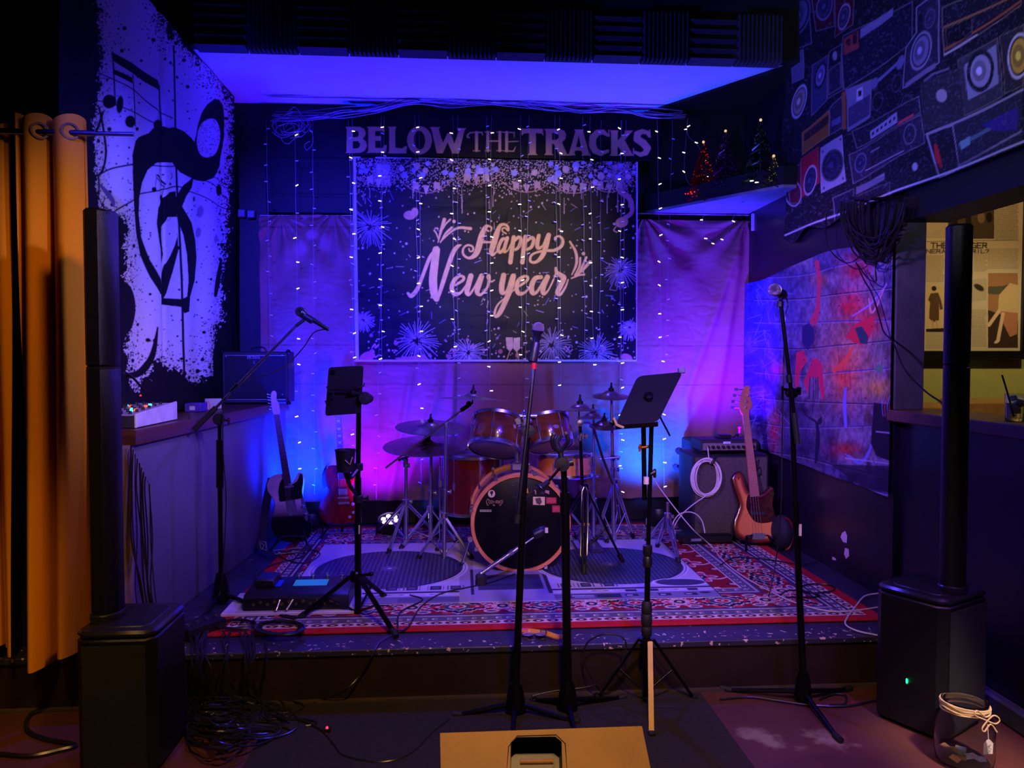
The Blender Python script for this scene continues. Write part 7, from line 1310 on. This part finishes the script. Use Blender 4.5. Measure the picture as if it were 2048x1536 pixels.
for k, (dx_, dy_, col, rot) in enumerate(((-.025, -.01, (196, 140, 60), .3), (.03, -.025, (214, 196, 200), -.5), (.0, .02, (120, 130, 90), .9), (-.035, .03, (150, 110, 50), 2.0))):
    m_ = MB(); u_ = Vector((cos(rot), sin(rot), 0)) * .032; v_ = Vector((-sin(rot), cos(rot), .15)) * .018; c = jb + Vector((dx_, dy_, .022 + k * .006)); m_.add([c - u_ - v_, c - u_ * .3 - v_ + Vector((0, 0, .008)), c + u_ * .3 - v_, c + u_ - v_ + Vector((0, 0, .006)), c + u_ + v_, c + u_ * .3 + v_, c - u_ * .3 + v_ + Vector((0, 0, .008)), c - u_ + v_], [(0, 1, 6, 7), (1, 2, 5, 6), (2, 3, 4, 5)])
    single('banknote', m_, mat('note_paper_%s' % 'abcd'[k], col, .7, var=.25, scale=80), ('crumpled %s banknote lying in the bottom of the glass jar' % ('orange', 'pinkish white', 'greenish', 'brown')[k]), 'banknote', 'banknotes in the jar')
# ---------------------------------------------------------------- drinking glass on the ledge
g0 = pX(2030, 846, 2.335); g0 = Vector((2.34, pX(2030, 846, 2.34).y, 1.239)); g0 = Vector((pY(2031, 840, 3.02).x, 3.02, 1.239)); t = Thing('drinking_glass', 'short glass of iced drink with a dark straw on the right-hand ledge', 'glass', g0)
t.part('glass_body', MB().lathe([(0, 0), (.036, 0), (.038, .004), (.042, .115), (.039, .115), (.035, .014), (0, .012)], g0, (0, 0, 1), 32, cap=False), gl_)
t.part('drink', MB().lathe([(0, .013), (.0335, .015), (.0365, .075), (0, .075)], g0, (0, 0, 1), 28), mat('pale_drink', (225, 220, 190), .05, trans=1, ior=1.33, var=.0))
for k in range(5): c = g0 + Vector((rnd.uniform(-.016, .016), rnd.uniform(-.016, .016), .045 + k * .013)); t.part('ice_cube', MB().box(c - Vector((.012,) * 3), c + Vector((.012,) * 3), .003, Matrix.Translation(c) @ Matrix.Rotation(k * 1.1, 4, Vector((1, k, .5))) @ Matrix.Translation(-c)), mat('cloudy_ice', (225, 232, 240), .25, var=.02))
t.part('straw', MB().tube(g0 + Vector((-.005, 0, .02)), pY(2004, 750, 3.02), .0035), mat('navy_straw', (30, 26, 60), .4))
# ================================================================ CURTAINS ON THE LEFT
CUR = mat('golden_curtain', (226, 150, 28), .75, var=.12, scale=2, stretch=(1, 1, .3), bump=.25, bscale=350, spec=.08)
def curtain(label, x0, x1, Yc, ztop, hem, folds, amp, seed, tilt=0, pinch=None):
    nu, nv = 160, 60; u, v = np.meshgrid(np.linspace(0, 1, nu), np.linspace(0, 1, nv))
    R = np.random.RandomState(seed); ph = u * folds * 2 * pi + .5 * np.sin(v * 3 + seed) + .8 * np.sin(u * 5)
    spread = 1 + .10 * (1 - v) * 0
    x = x0 + (x1 - x0) * (.5 + (u - .5) * spread) + tilt * (1 - v); y = Yc + amp * np.sin(ph) * (.55 + .45 * (1 - v)) + .02 * np.sin(ph * 2 + 1) * (1 - v)
    x = x + .018 * np.cos(ph) ; hz = hem + .02 * np.sin(ph * .5 + seed) + .035 * u
    z_ = hz + (ztop - hz) * v + .015 * np.cos(ph) * (v > .97)
    P = np.stack([x, y, z_], -1); t = Thing('curtain', label, 'curtain', ((x0 + x1) / 2, Yc, hem), 'gold curtains')
    F = P.reshape(-1, 3); m_ = MB(); m_.v = [tuple(a) for a in F] + [tuple(a + np.array((0, .004, 0))) for a in F]; n = len(F)
    for j in range(nv - 1):
        for i in range(nu - 1): q = j * nu + i; m_.f.append((q, q + 1, q + nu + 1, q + nu)); m_.f.append((n + q, n + q + nu, n + q + nu + 1, n + q + 1))
    rim = list(range(nu)) + [k * nu + nu - 1 for k in range(1, nv)] + [(nv - 1) * nu + i for i in range(nu - 2, -1, -1)] + [k * nu for k in range(nv - 2, 0, -1)]
    for a, b in zip(rim, rim[1:] + rim[:1]): m_.f.append((a, n + a, n + b, b))
    t.part('cloth', m_, CUR, smooth=80); return t
Yc = 3.20; xr = pY(190, 800, Yc).x; xl = pY(40, 800, Yc).x; zt = pY(100, 236, Yc).z; zrod = pY(100, 266, Yc).z
t = curtain('golden yellow curtain with deep folds, the nearer right-hand panel', xl, xr - .02, Yc, zt, pY(120, 1322, Yc).z, 2.6, .075, 2)
rg = MB(); 
for px in (88, 148): c = Vector((pY(px, 265, Yc).x, Yc - .03, zrod)); rg.lathe([(.026, -.004), (.034, -.004), (.034, .004), (.026, .004), (.026, -.004)], c, (.5, -.8, 0), 22, cap=False)
t.part('eyelets', rg, mat('bronze_eyelet', (70, 60, 55), .35, .9))
t = curtain('golden yellow curtain cut by the left edge of the picture', pY(-160, 800, Yc + .05).x, pY(22, 800, Yc + .05).x, Yc + .05, pY(20, 246, Yc).z, pY(20, 1322, Yc).z, 4, .035, 5)
t = Thing('curtain_rod', 'dark steel curtain rod running from the left edge across the music print', 'curtain rod', (pY(100, 266, Yc).x, Yc - .03, zrod)); a = pY(-200, 266, Yc - .02); a.z = zrod; b = pY(268, 268, Yc - .02); b.z = zrod - .004
t.part('thick_tube', MB().tube(a, pY(190, 267, Yc - .02) * 1, .0125), CHRD); t.part('thin_tube', MB().tube(pY(188, 267, Yc - .02), b, .009), CHRD)
# ================================================================ STRING LIGHTS
WIRE = mat('clear_wire', (128, 124, 140), .4, var=.05); BON = mat('lit_bulb', (255, 236, 200), .3, emit=(255, 232, 200), estr=5); BOFF = mat('frosted_bulb', (226, 222, 238), .3, var=.02)
t = Thing('string_lights', 'curtain of small white fairy lights hanging in front of the rear wall', 'string lights', (.2, 5.58, 2.9)); YS = 5.62
bulb_on = []; bulb_off = []
def drop(px, y0, y1, on, off=0, px2=None, seed=0):
    R = random.Random(seed * 7 + int(px)); pts = []; n = 14
    for k in range(n + 1):
        f_ = k / n; pts.append(pY(px + ((px2 or px) - px) * f_ + R.uniform(-1.2, 1.2), y0 + (y1 - y0) * f_, YS + R.uniform(-.006, .006)))
    t.part('light_strand', MB().path(pts, .0012, 4), WIRE)
    y = y0 + 18 + off
    while y < y1:
        f_ = (y - y0) / (y1 - y0); x = px + ((px2 or px) - px) * f_; s_ = R.choice((-1, 1)); (bulb_on if on and R.random() < .92 else bulb_off).append((pY(x, y, YS), s_, R.uniform(-.5, .5))); y += R.uniform(46, 56) if on else R.uniform(30, 44)
for i, (px, y1, on, px2) in enumerate(((533, 905, 0, 545), (590, 1000, 1, 598), (625, 990, 0, 630), (697, 1000, 0, 712), (704, 915, 1, 708), (762, 745, 1, 764), (769, 1000, 0, 752), (829, 770, 0, 838), (838, 995, 1, 842), (905, 730, 1, 908), (916, 900, 0, 915), (972, 725, 0, 975), (982, 830, 1, 980), (1041, 740, 1, 1044), (1058, 850, 0, 1050), (1109, 740, 0, 1118), (1119, 835, 1, 1122), (1166, 735, 0, 1170), (1180, 740, 1, 1187), (1202, 720, 0, 1200), (1241, 1000, 1, 1243), (1252, 700, 0, 1246), (1315, 985, 1, 1328), (1345, 720, 0, 1330), (1243, 960, 0, 1239))):
    drop(px, 232 if 700 < px < 1200 else 240, y1, on, (i * 13) % 20, px2, i)
def loop(P, step, on=True):
    Q_ = [pY(x, y, YS - .02) for x, y in P]; L_ = [Vector(v_) for v_ in smoothline(Q_, 8)]; t.part('light_strand', MB().path(L_, .0016, 4), WIRE)
    for k in range(4, len(L_), step): (bulb_on if on else bulb_off).append((L_[k], rnd.choice((-1, 1)), rnd.uniform(-.5, .5)))
loop([(1375, 236), (1372, 280), (1369, 320), (1371, 352), (1385, 376), (1402, 388), (1405, 402), (1406, 430), (1404, 470), (1420, 482), (1436, 489), (1452, 470), (1468, 432), (1480, 400), (1484, 372), (1492, 366)], 9)
loop([(1375, 236), (1376, 270), (1395, 290), (1410, 322), (1412, 348), (1406, 380), (1410, 404)], 10)
loop([(1540, 395), (1542, 430), (1538, 480), (1539, 522)], 12, False)
for q in ((1500, 362), (1510, 365), (1548, 350), (1546, 330), (1549, 342)): bulb_on.append((pY(*q, 4.95), 1, 0))
def bulb_geo(p, s_, a, on):
    m_ = MB(); d = Vector((s_ * cos(a), -.35, sin(a))).normalized(); 
    m_.tube(p, p + d * .014, .0032, .0032, 6); e_ = p + d * .014
    m_.lathe([(.0028, 0), (.0030 if on else .0042, .003), (.0030 if on else .004, .006), (0, .010)], e_, d, 8); return m_
cnt = 0; rest = MB(); rest_off = MB(); order = [(p, 1) for p in bulb_on] + [(p, 0) for p in bulb_off]
for (p, s_, a), on in order:
    g = bulb_geo(p, s_, a, on)
    if cnt < 100 and on: t.part('light_bulb', g, BON, label='lit bulb'); cnt += 1
    else: (rest if on else rest_off).add(g.v, g.f)
if rest.v: t.part('lit_bulbs', rest, BON, kind='stuff')
t.part('unlit_bulbs', rest_off, BOFF, kind='stuff')
# main cables along the top with a tangle at the left
mc = MB(); R = random.Random(12)
for k in range(9):
    A_ = 205 + R.uniform(-3, 22); P = []
    for i in range(13):
        x = 545 + i * (1370 - 545) / 12 + R.uniform(-8, 8); base = 226 + 8 * cos((x - 560) / 150) - 14 * np.exp(-((x - 830) / 130) ** 2) - 6 * np.exp(-((x - 1010) / 160) ** 2) ; P.append(pY(x, base + R.uniform(-7, 9) - (6 if k < 3 else 0), 5.66 + R.uniform(-.02, .03)))
    mc.path(smoothline(P, 5), R.uniform(.0025, .0042), 5)
t.part('main_cables', mc, WIRE); tg_ = MB()
for k in range(12):
    cx, cy = 572 + R.uniform(-14, 18), 252 + R.uniform(-10, 12); rx, ry = R.uniform(14, 34), R.uniform(10, 26); ph = R.uniform(0, 6); tg_.path([pY(cx + rx * cos(ph + i * .36) + R.uniform(-2, 2), cy + ry * sin(ph + i * .36) * (1 + .2 * sin(i)), 5.63 + .01 * sin(i + k)) for i in range(R.randint(9, 17))], .0028, 5)
tg_.path(smoothline([pY(*q, 5.62) for q in ((610, 235), (622, 250), (612, 265), (603, 258), (611, 240), (623, 262), (626, 285), (614, 300), (609, 290), (620, 282))], 4), .0022, 5)
t.part('cable_tangle', tg_, WIRE)
# ================================================================ SMALL TREES ON THE CORNER SHELF
def xtree(label, px, ybase, ytop, Yt, c, seed, hot=None):
    b = pY(px, ybase, Yt); b.z = zs + .025; h_ = pY(px, ytop, Yt).z - b.z; R = random.Random(seed); t = Thing('tinsel_tree', label, 'tinsel tree', b, 'small tinsel trees on the corner shelf')
    M1 = mat('tinsel_' + str(seed), c, .25, .6, var=.3, scale=60); m_ = MB()
    for k in range(230):
        f_ = R.random() ** .8; a = R.uniform(0, 2 * pi); r = (1 - f_) * h_ * .30 + .012; p = b + Vector((0, 0, .03 + f_ * (h_ - .04))); q = p + Vector((cos(a) * r, sin(a) * r, -.02 - r * .25)); s = Vector((-sin(a), cos(a), 0)) * .0045
        m_.add([p, q - s, q + s + Vector((0, 0, .006)), q + Vector((0, 0, -.008))], [(0, 1, 2), (0, 2, 3), (0, 3, 1), (1, 3, 2)])
    t.part('tinsel_branches', m_, M1, smooth=0); t.part('trunk', MB().lathe([(.022, 0), (.02, .01), (.006, .015), (.004, h_ * .95)], b, (0, 0, 1), 8), BLK); t.part('top_star', MB().ball(b + Vector((0, 0, h_)), .010, 8, 6), mat('gold_star', (230, 190, 90), .2, .9, emit=(255, 220, 150), estr=.8))
    sp = MB()
    for k in range(42): f_ = R.random(); a = R.uniform(pi, 2 * pi); r = (1 - f_) * h_ * .26 + .008; sp.ball(b + Vector((cos(a) * r, sin(a) * r, .02 + f_ * (h_ - .03))), .0028, 6, 4)
    t.part('glowing_sparkles', sp, mat('sparkle_' + str(seed), c, .3, emit=c, estr=2.2 if hot is None else hot), kind='stuff')  # glitter sparkle of the tinsel made as small glowing balls
xtree('red tinsel tree, nearest the lettered banner', 1406, 388, 284, 5.45, (200, 24, 24), 1, 1.6)
xtree('purple tinsel tree in the middle of the shelf', 1450, 376, 262, 5.28, (90, 30, 70), 2, .35)
xtree('tallest, green tinsel tree on the shelf', 1520, 366, 240, 5.0, (34, 60, 30), 3, .5)
xtree('tiny tinsel tree at the right end of the shelf', 1547, 352, 312, 4.93, (120, 110, 60), 4, 1.2)
g = MB(); R = random.Random(3)
for k in range(14): g.ball(pY(1372 + k * 4.5 + R.uniform(-2, 2), 388 - k * .6 + R.uniform(-3, 2), 5.40), .004, 6, 4)
single('red_light_string', g, mat('red_mini_light', (255, 30, 20), .3, emit=(255, 30, 20), estr=6), 'short string of red mini lights around the foot of the red tree', 'string lights', kind='stuff')
# ================================================================ HANGING CABLE BUNDLE ON THE RIGHT
t = Thing('cable_bundle', 'thick bundle of coiled black cables hanging on the pillar at the right', 'cables', pX(1745, 400, 2.17)); m_ = MB(); R = random.Random(21); XB = 2.15
for k in range(46):
    w0 = R.uniform(14, 62); dp = R.uniform(70, 128); cx = 1748 + R.uniform(-8, 8); P = []; dxx = R.uniform(-.09, .05)
    for i in range(22): a = pi * i / 21; P.append(pX(cx - w0 * cos(a) * (1 + .12 * sin(a * 2)), 404 + dp * sin(a) ** .9 + R.uniform(-2, 2), XB + dxx * sin(a) + .02))
    m_.path(P, .0042, 5)
t.part('cable_loops', m_, mat('glossy_black_cable', (24, 23, 22), .25)); t.part('hook', MB().path([pX(1700, 396, 2.22), pX(1745, 398, 2.08), pX(1800, 394, 2.2)], .008, 6), BLKM)
lp = MB(); lp.path(smoothline([pX(*q, 2.13) for q in ((1665, 404), (1652, 440), (1655, 490), (1680, 520), (1705, 524), (1730, 500))], 6), .0038, 6); lp.path(smoothline([pX(*q, 2.16) for q in ((1712, 525), (1728, 560), (1745, 590), (1760, 640), (1768, 665), (1786, 685), (1810, 740), (1850, 782), (1885, 806))], 6), .0042, 6)
lp.path(smoothline([pX(*q, 2.15) for q in ((1716, 530), (1735, 556), (1752, 562), (1752, 530), (1775, 500))], 6), .0038, 6)
t.part('trailing_cable', lp, MATS['glossy_black_cable'])
# ================================================================ THINGS ON THE LEFT COUNTER
ZC = 1.186; c = pZ(318, 846, ZC); t = Thing('mixing_desk', 'small mixing desk with glowing red buttons on the near end of the counter', 'mixer', c); 
x1 = -1.475; x0 = -1.80; y0 = 3.50; y1 = 3.98
m_ = MB(); m_.plate([(x1, y0, ZC + .002), (x1, y0, ZC + .055), (x1, y1, ZC + .085), (x1, y1, ZC + .002)], (1, 0, 0), x1 - x0, .004); t.part('desk_body', m_, mat('dark_mixer_side', (34, 30, 36), .5))
def mz(y): return ZC + .055 + (y - y0) / (y1 - y0) * .03
t.part('control_surface', MB().plate([(x0 + .01, y0 + .01, mz(y0) + .003), (x1 - .01, y0 + .01, mz(y0) + .003), (x1 - .01, y1 - .01, mz(y1) + .003), (x0 + .01, y1 - .01, mz(y1) + .003)], (0, -.06, 1), .004), mat('grey_mixer_surface', (170, 165, 180), .5))
t.part('white_end_cheek', MB().plate([(x1 + .012, y0 - .005, ZC + .002), (x1 + .012, y0 - .005, ZC + .066), (x1 + .012, y1, ZC + .095), (x1 + .012, y1, ZC + .002)], (1, 0, 0), .014, .004), mat('white_cheek', (220, 215, 225), .5)); R = random.Random(6)
for i in range(7):
    for j in range(6):
        p = Vector((x0 + .04 + i * .04, y0 + .06 + j * .07, 0)); p.z = mz(p.y) + .003; t.part('knob', MB().lathe([(.008, 0), (.007, .013), (0, .014)], p, (0, 0, 1), 8), BLK)
for k in range(12): p = Vector((x0 + .03 + R.random() * .27, y0 + .04 + R.random() * .4, 0)); p.z = mz(p.y) + .006; t.part('glowing_button', MB().box(p - Vector((.007, .007, .003)), p + Vector((.007, .007, .006)), .002), mat('red_button_glow' if k % 3 else 'cyan_button_glow', (255, 60, 30) if k % 3 else (60, 200, 230), .4, emit=(255, 60, 30) if k % 3 else (60, 200, 230), estr=4))
t = Thing('clip_lamp', 'dark gooseneck lamp with a red light behind the mixing desk', 'lamp', (-1.72, 4.03, ZC)); t.part('base', MB().box((-1.78, 3.995, ZC), (-1.66, 4.08, ZC + .02), .004), BLK); t.part('gooseneck', MB().path(smoothline([(-1.72, 4.03, ZC + .02), pY(268, 790, 4.0), pY(255, 758, 3.9), pY(262, 752, 3.8), pY(290, 782, 3.72)], 6), .006, 8), BLK); t.part('red_light', MB().ball(pY(281, 791, 3.85), .005, 10, 8), mat('red_lamp', (255, 40, 30), .3, emit=(255, 40, 40), estr=1.5))
single('keyboard_case', MB().box((-1.80, 4.10, ZC + .001), (-1.66, 4.45, ZC + .05), .006), BLK, 'dark flat case on the counter behind the mixing desk', 'case')
c = pZ(395, 824, ZC); t = Thing('small_box', 'purple box beside a white card on the counter', 'box', c); t.part('box_body', MB().box((c.x - .075, c.y, ZC + .001), (c.x + .02, c.y + .12, ZC + .05), .003), mat('purple_box', (88, 60, 180), .5)); t.part('label_panel', MB().box((c.x - .045, c.y - .002, ZC + .012), (c.x - .015, c.y + .002, ZC + .035)), mat('white_label', (220, 215, 230), .5))
c = pZ(412, 820, ZC); single('white_card', MB().box((c.x - .04, c.y + .10, ZC + .001), (c.x + .06, c.y + .112, ZC + .065), .002), mat('white_card_paper', (226, 220, 200), .6), 'small white card standing behind the purple box', 'card')
single('small_bottle', MB().lathe([(.014, 0), (.014, .035), (.009, .042), (.009, .05), (0, .05)], Vector((c.x + .0, c.y + .03, ZC + .001)), (0, 0, 1), 14), mat('red_white_bottle', (220, 150, 150), .4), 'tiny pinkish bottle between the purple box and the card', 'bottle')
# ================================================================ POWER STRIP AND CABLES ON THE LEFT
t = Thing('power_strip', 'black power box with sockets lying on the left stage corner', 'power strip', pZ(470, 1268, SZ)); a = pZ(378, 1285, SZ); b = pZ(452, 1258, SZ); d = (b - a).normalized(); n_ = Vector((-d.y, d.x, 0)); P = [a, b, b + n_ * .12, a + n_ * .12]
t.part('housing', MB().plate([p + Vector((0, 0, .055)) for p in P], (0, 0, 1), .053, .005), BLK)
for k in range(4): p = a + d * (.04 + k * .05) + n_ * .06 + Vector((0, 0, .055)); t.part('socket', MB().lathe([(.016, 0), (.016, .004), (.010, .004), (.010, .001)], p, (0, 0, 1), 14), CHRD)
R = random.Random(31)
def loose(label, pts, r=.0042, m=CABLE, name='floor_cable', cat='cable', group=None): return single(name, MB().path(smoothline([Vector(p) for p in pts], 7), r, 6), m, label, cat, group)
def fz(x, y, k=0): return pZ(x, y, .009 + k)
def sz_(x, y, k=0): return pZ(x, y, SZ + .018 + k)
loose('black cable lying on the dark carpet, sweeping from the left heap to the middle stand', [fz(560, 1440), fz(600, 1440, .004), fz(645, 1462, .003), fz(668, 1490), fz(690, 1512), fz(760, 1524), fz(820, 1508), fz(865, 1465), fz(900, 1438)])
loose('pair of black cables dropping over the stage front left of centre', [sz_(820, 1190), sz_(845, 1200), sz_(800, 1225), sz_(793, 1262), (pZ(760, 1285, SZ + .01)), pY(745, 1310, 3.255), pY(720, 1350, 3.25), pY(690, 1380, 3.22), fz(640, 1402), fz(590, 1425), fz(540, 1442)])
loose('black cable on the rug running from the bass drum towards the tablet stand', [sz_(1030, 1148), sz_(980, 1165), sz_(930, 1176), sz_(880, 1188), sz_(840, 1215), sz_(815, 1255), sz_(785, 1262)])
loose('black cable looping before the stage behind the two centre stands', [pY(1065, 1392, 3.2), pY(1110, 1382, 3.2), pY(1190, 1370, 3.18), pY(1235, 1335, 3.16), pY(1252, 1300, 3.16), pY(1245, 1275, 3.17), pY(1210, 1268, 3.18), pY(1175, 1285, 3.2), pY(1168, 1320, 3.2), pY(1185, 1360, 3.2), pY(1205, 1388, 3.2), fz(1210, 1402)], .004)
loose('black cable on the floor under the right microphone stand', [fz(1440, 1398), fz(1500, 1394), fz(1560, 1402), fz(1620, 1410), fz(1690, 1412), fz(1745, 1402), fz(1770, 1395)])
loose('small cable loop on the floor right of the right microphone stand', [fz(1640, 1398), fz(1668, 1388), fz(1692, 1392), fz(1688, 1408), fz(1660, 1410)])
loose('black cable coiled on the right side of the rug', [sz_(1560, 1190), sz_(1580, 1180), sz_(1630, 1186), sz_(1668, 1180), sz_(1660, 1170), sz_(1620, 1168), sz_(1600, 1178), sz_(1640, 1192), sz_(1575, 1195)], .004)
loose('black cable loop on the rug left of the bass guitar foot', [sz_(1440, 1130), sz_(1470, 1115), sz_(1530, 1118), sz_(1600, 1128), sz_(1640, 1120), sz_(1645, 1100)], .004)
loose('black cable coiled on the rug by the cream guitar', [sz_(620, 1098), sz_(640, 1108), sz_(615, 1125), sz_(580, 1122), sz_(560, 1108), sz_(600, 1098), sz_(606, 1112), sz_(550, 1128), sz_(520, 1140), sz_(512, 1158), sz_(528, 1172)], .004)
loose('grey cable arching over the left microphone stand leg', [sz_(490, 1225), pY(505, 1215, 3.8), pY(530, 1212, 3.8), pY(556, 1224, 3.78), sz_(566, 1232)], .0035)
loose('black cable hanging down the counter face behind the left stand', [pY(378, 832, 4.0), pY(380, 900, 4.1) , pY(377, 1000, 4.1), pY(375, 1060, 4.1), pY(385, 1105, 4.1), pY(392, 1118, 4.1), pY(386, 1128, 4.1), pY(379, 1115, 4.1)], .0022)
for k, (x, y, rx, ry, n) in enumerate(((470, 1248, 45, 10, 4), (560, 1255, 48, 14, 6))):
    m_ = MB()
    for j in range(n): ph = R.uniform(0, 6); m_.path([sz_(x + rx * (.8 + .05 * j) * cos(ph + i * .4), y + ry * (.8 + .06 * j) * sin(ph + i * .4), .004 * j) for i in range(16)], .0042, 5)
    single('coiled_cable', m_, CABLE, ('black cable coil on the rug in front of the left stand base', 'larger black cable coil on the rug in front of the effects unit')[k], 'cable')
m_ = MB()
for k in range(40):
    cx = R.uniform(400, 520); cy = R.uniform(1410, 1470); rx = R.uniform(40, 120); ry = R.uniform(8, 38); ph = R.uniform(0, 6); sw = R.uniform(.15, .36); P = []
    for i in range(18): P.append(fz(max(375, min(700, cx + rx * cos(ph + i * sw))), min(1520, max(1395, cy + ry * sin(ph + i * sw))), .003 + .09 * np.exp(-((cx + rx * cos(ph + i * sw) - 440) / 60) ** 2) * R.uniform(.6, 1)))
    m_.path(smoothline(P, 2), R.uniform(.0035, .0052), 5)
for k in range(16):
    x = R.uniform(380, 540); m_.path(smoothline([pZ(x + R.uniform(-20, 20), 1262, SZ + .03), pZ(x, 1285, SZ + .015), pY(x + R.uniform(-6, 6), 1312, 3.24), pY(x + R.uniform(-14, 14), 1350, 3.2), fz(x + R.uniform(-30, 40), 1400, .03), fz(x + R.uniform(-40, 80), 1440, .02)], 5), .0042, 5)
single('cable_heap', m_, CABLE, 'tangled heap of black cables on the floor at the left stage corner', 'cables', kind='stuff')
loose('thick black cable looped on the floor at the bottom left', [fz(0, 1508), fz(60, 1512), fz(120, 1500), fz(150, 1490), fz(90, 1478), fz(55, 1460), fz(60, 1430), fz(100, 1415)], .009)
m_ = MB()
for k in range(10): x = 262 + k * 4.2; m_.path(smoothline([pY(x, 890 + k * 9, 3.37), pY(x + R.uniform(-3, 6), 980, 3.36), pY(x + R.uniform(0, 10), 1080, 3.34), pY(x + R.uniform(0, 22), 1180, 3.25)] + [pY(x + R.uniform(10, 35), 1260, 3.22)], 4), R.uniform(.0022, .004), 5)
single('hanging_cables', m_, CABLE, 'loose dark cables hanging down the brown end of the counter', 'cables', kind='stuff')
# ================================================================ SMALL THINGS ON THE WALLS
PK = mat('bare_plaster', (226, 200, 214), .7)
def patch(pts, label):
    q = [pX(x, y, 2.2385) for x, y in pts]; single('peeled_paint_patch', MB().plate(q, (-1, 0, 0), .001), PK, label, 'paint damage')
patch([(1684, 1066), (1690, 1062), (1694, 1072), (1693, 1086), (1686, 1084), (1681, 1074)], 'upper pale patch of peeled paint low on the glossy right wall')
patch([(1690, 1096), (1697, 1098), (1698, 1112), (1692, 1118), (1688, 1108)], 'lower pale patch of peeled paint low on the glossy right wall')
patch([(1665, 1113), (1672, 1118), (1671, 1121), (1664, 1119)], 'tiny pale paint chip below and left of the larger peeled patches')
for k, (x, y) in enumerate(((484, 427), (503, 429))):
    a = pY(x - 8, y - 8, 5.82); b = pY(x + 8, y + 8, 5.82); t = Thing('wall_socket', 'small grey wall box on the black rear wall, ' + ('left' if k == 0 else 'right') + ' one of the pair', 'wall socket', (a + b) / 2, 'wall boxes')
    t.part('box_body', MB().box((a.x, 5.80, b.z), (b.x, 5.85, a.z), .004), mat('grey_box', (70, 70, 84), .5)); t.part('cover_plate', MB().box((a.x + .006, 5.796, b.z + .006), (b.x - .006, 5.801, a.z - .006), .001), mat('pale_cover', (110, 108, 125), .4))
WH = mat('white_painted_metal', (200, 198, 210), .5)
single('curtain_wire', MB().tube(pY(1272, 427, 5.75), pY(1512, 431, 5.75), .004).tube(pY(520, 431, 5.75), pY(704, 431, 5.75), .003), WH, 'thin pale wire holding up the top edge of the tan backdrop', 'wire')
t = Thing('wall_bracket', 'pale metal bracket where the tan backdrop is tied in the right corner', 'bracket', pY(1518, 455, 5.66)); a = pY(1508, 428, 5.66); b = pY(1526, 462, 5.66); t.part('bracket_plate', MB().box((a.x, 5.63, b.z), (min(b.x, 2.225), 5.66, a.z), .004), WH); t.part('clamp', MB().box((a.x + .01, 5.60, a.z - .02), (a.x + .05, 5.63, a.z + .03), .006), BLK)
t = Thing('cable_adapter', 'small cable plug with a red glowing light on the dark carpet', 'adapter', fz(655, 1463)); c = t.loc; t.part('plug_body', MB().box(c - Vector((.014, .010, 0)), c + Vector((.014, .010, .018)), .004), BLK); t.part('red_light', MB().ball(c + Vector((.0, -.008, .020)), .005, 10, 6), mat('red_led', (255, 30, 50), .3, emit=(255, 30, 50), estr=6))
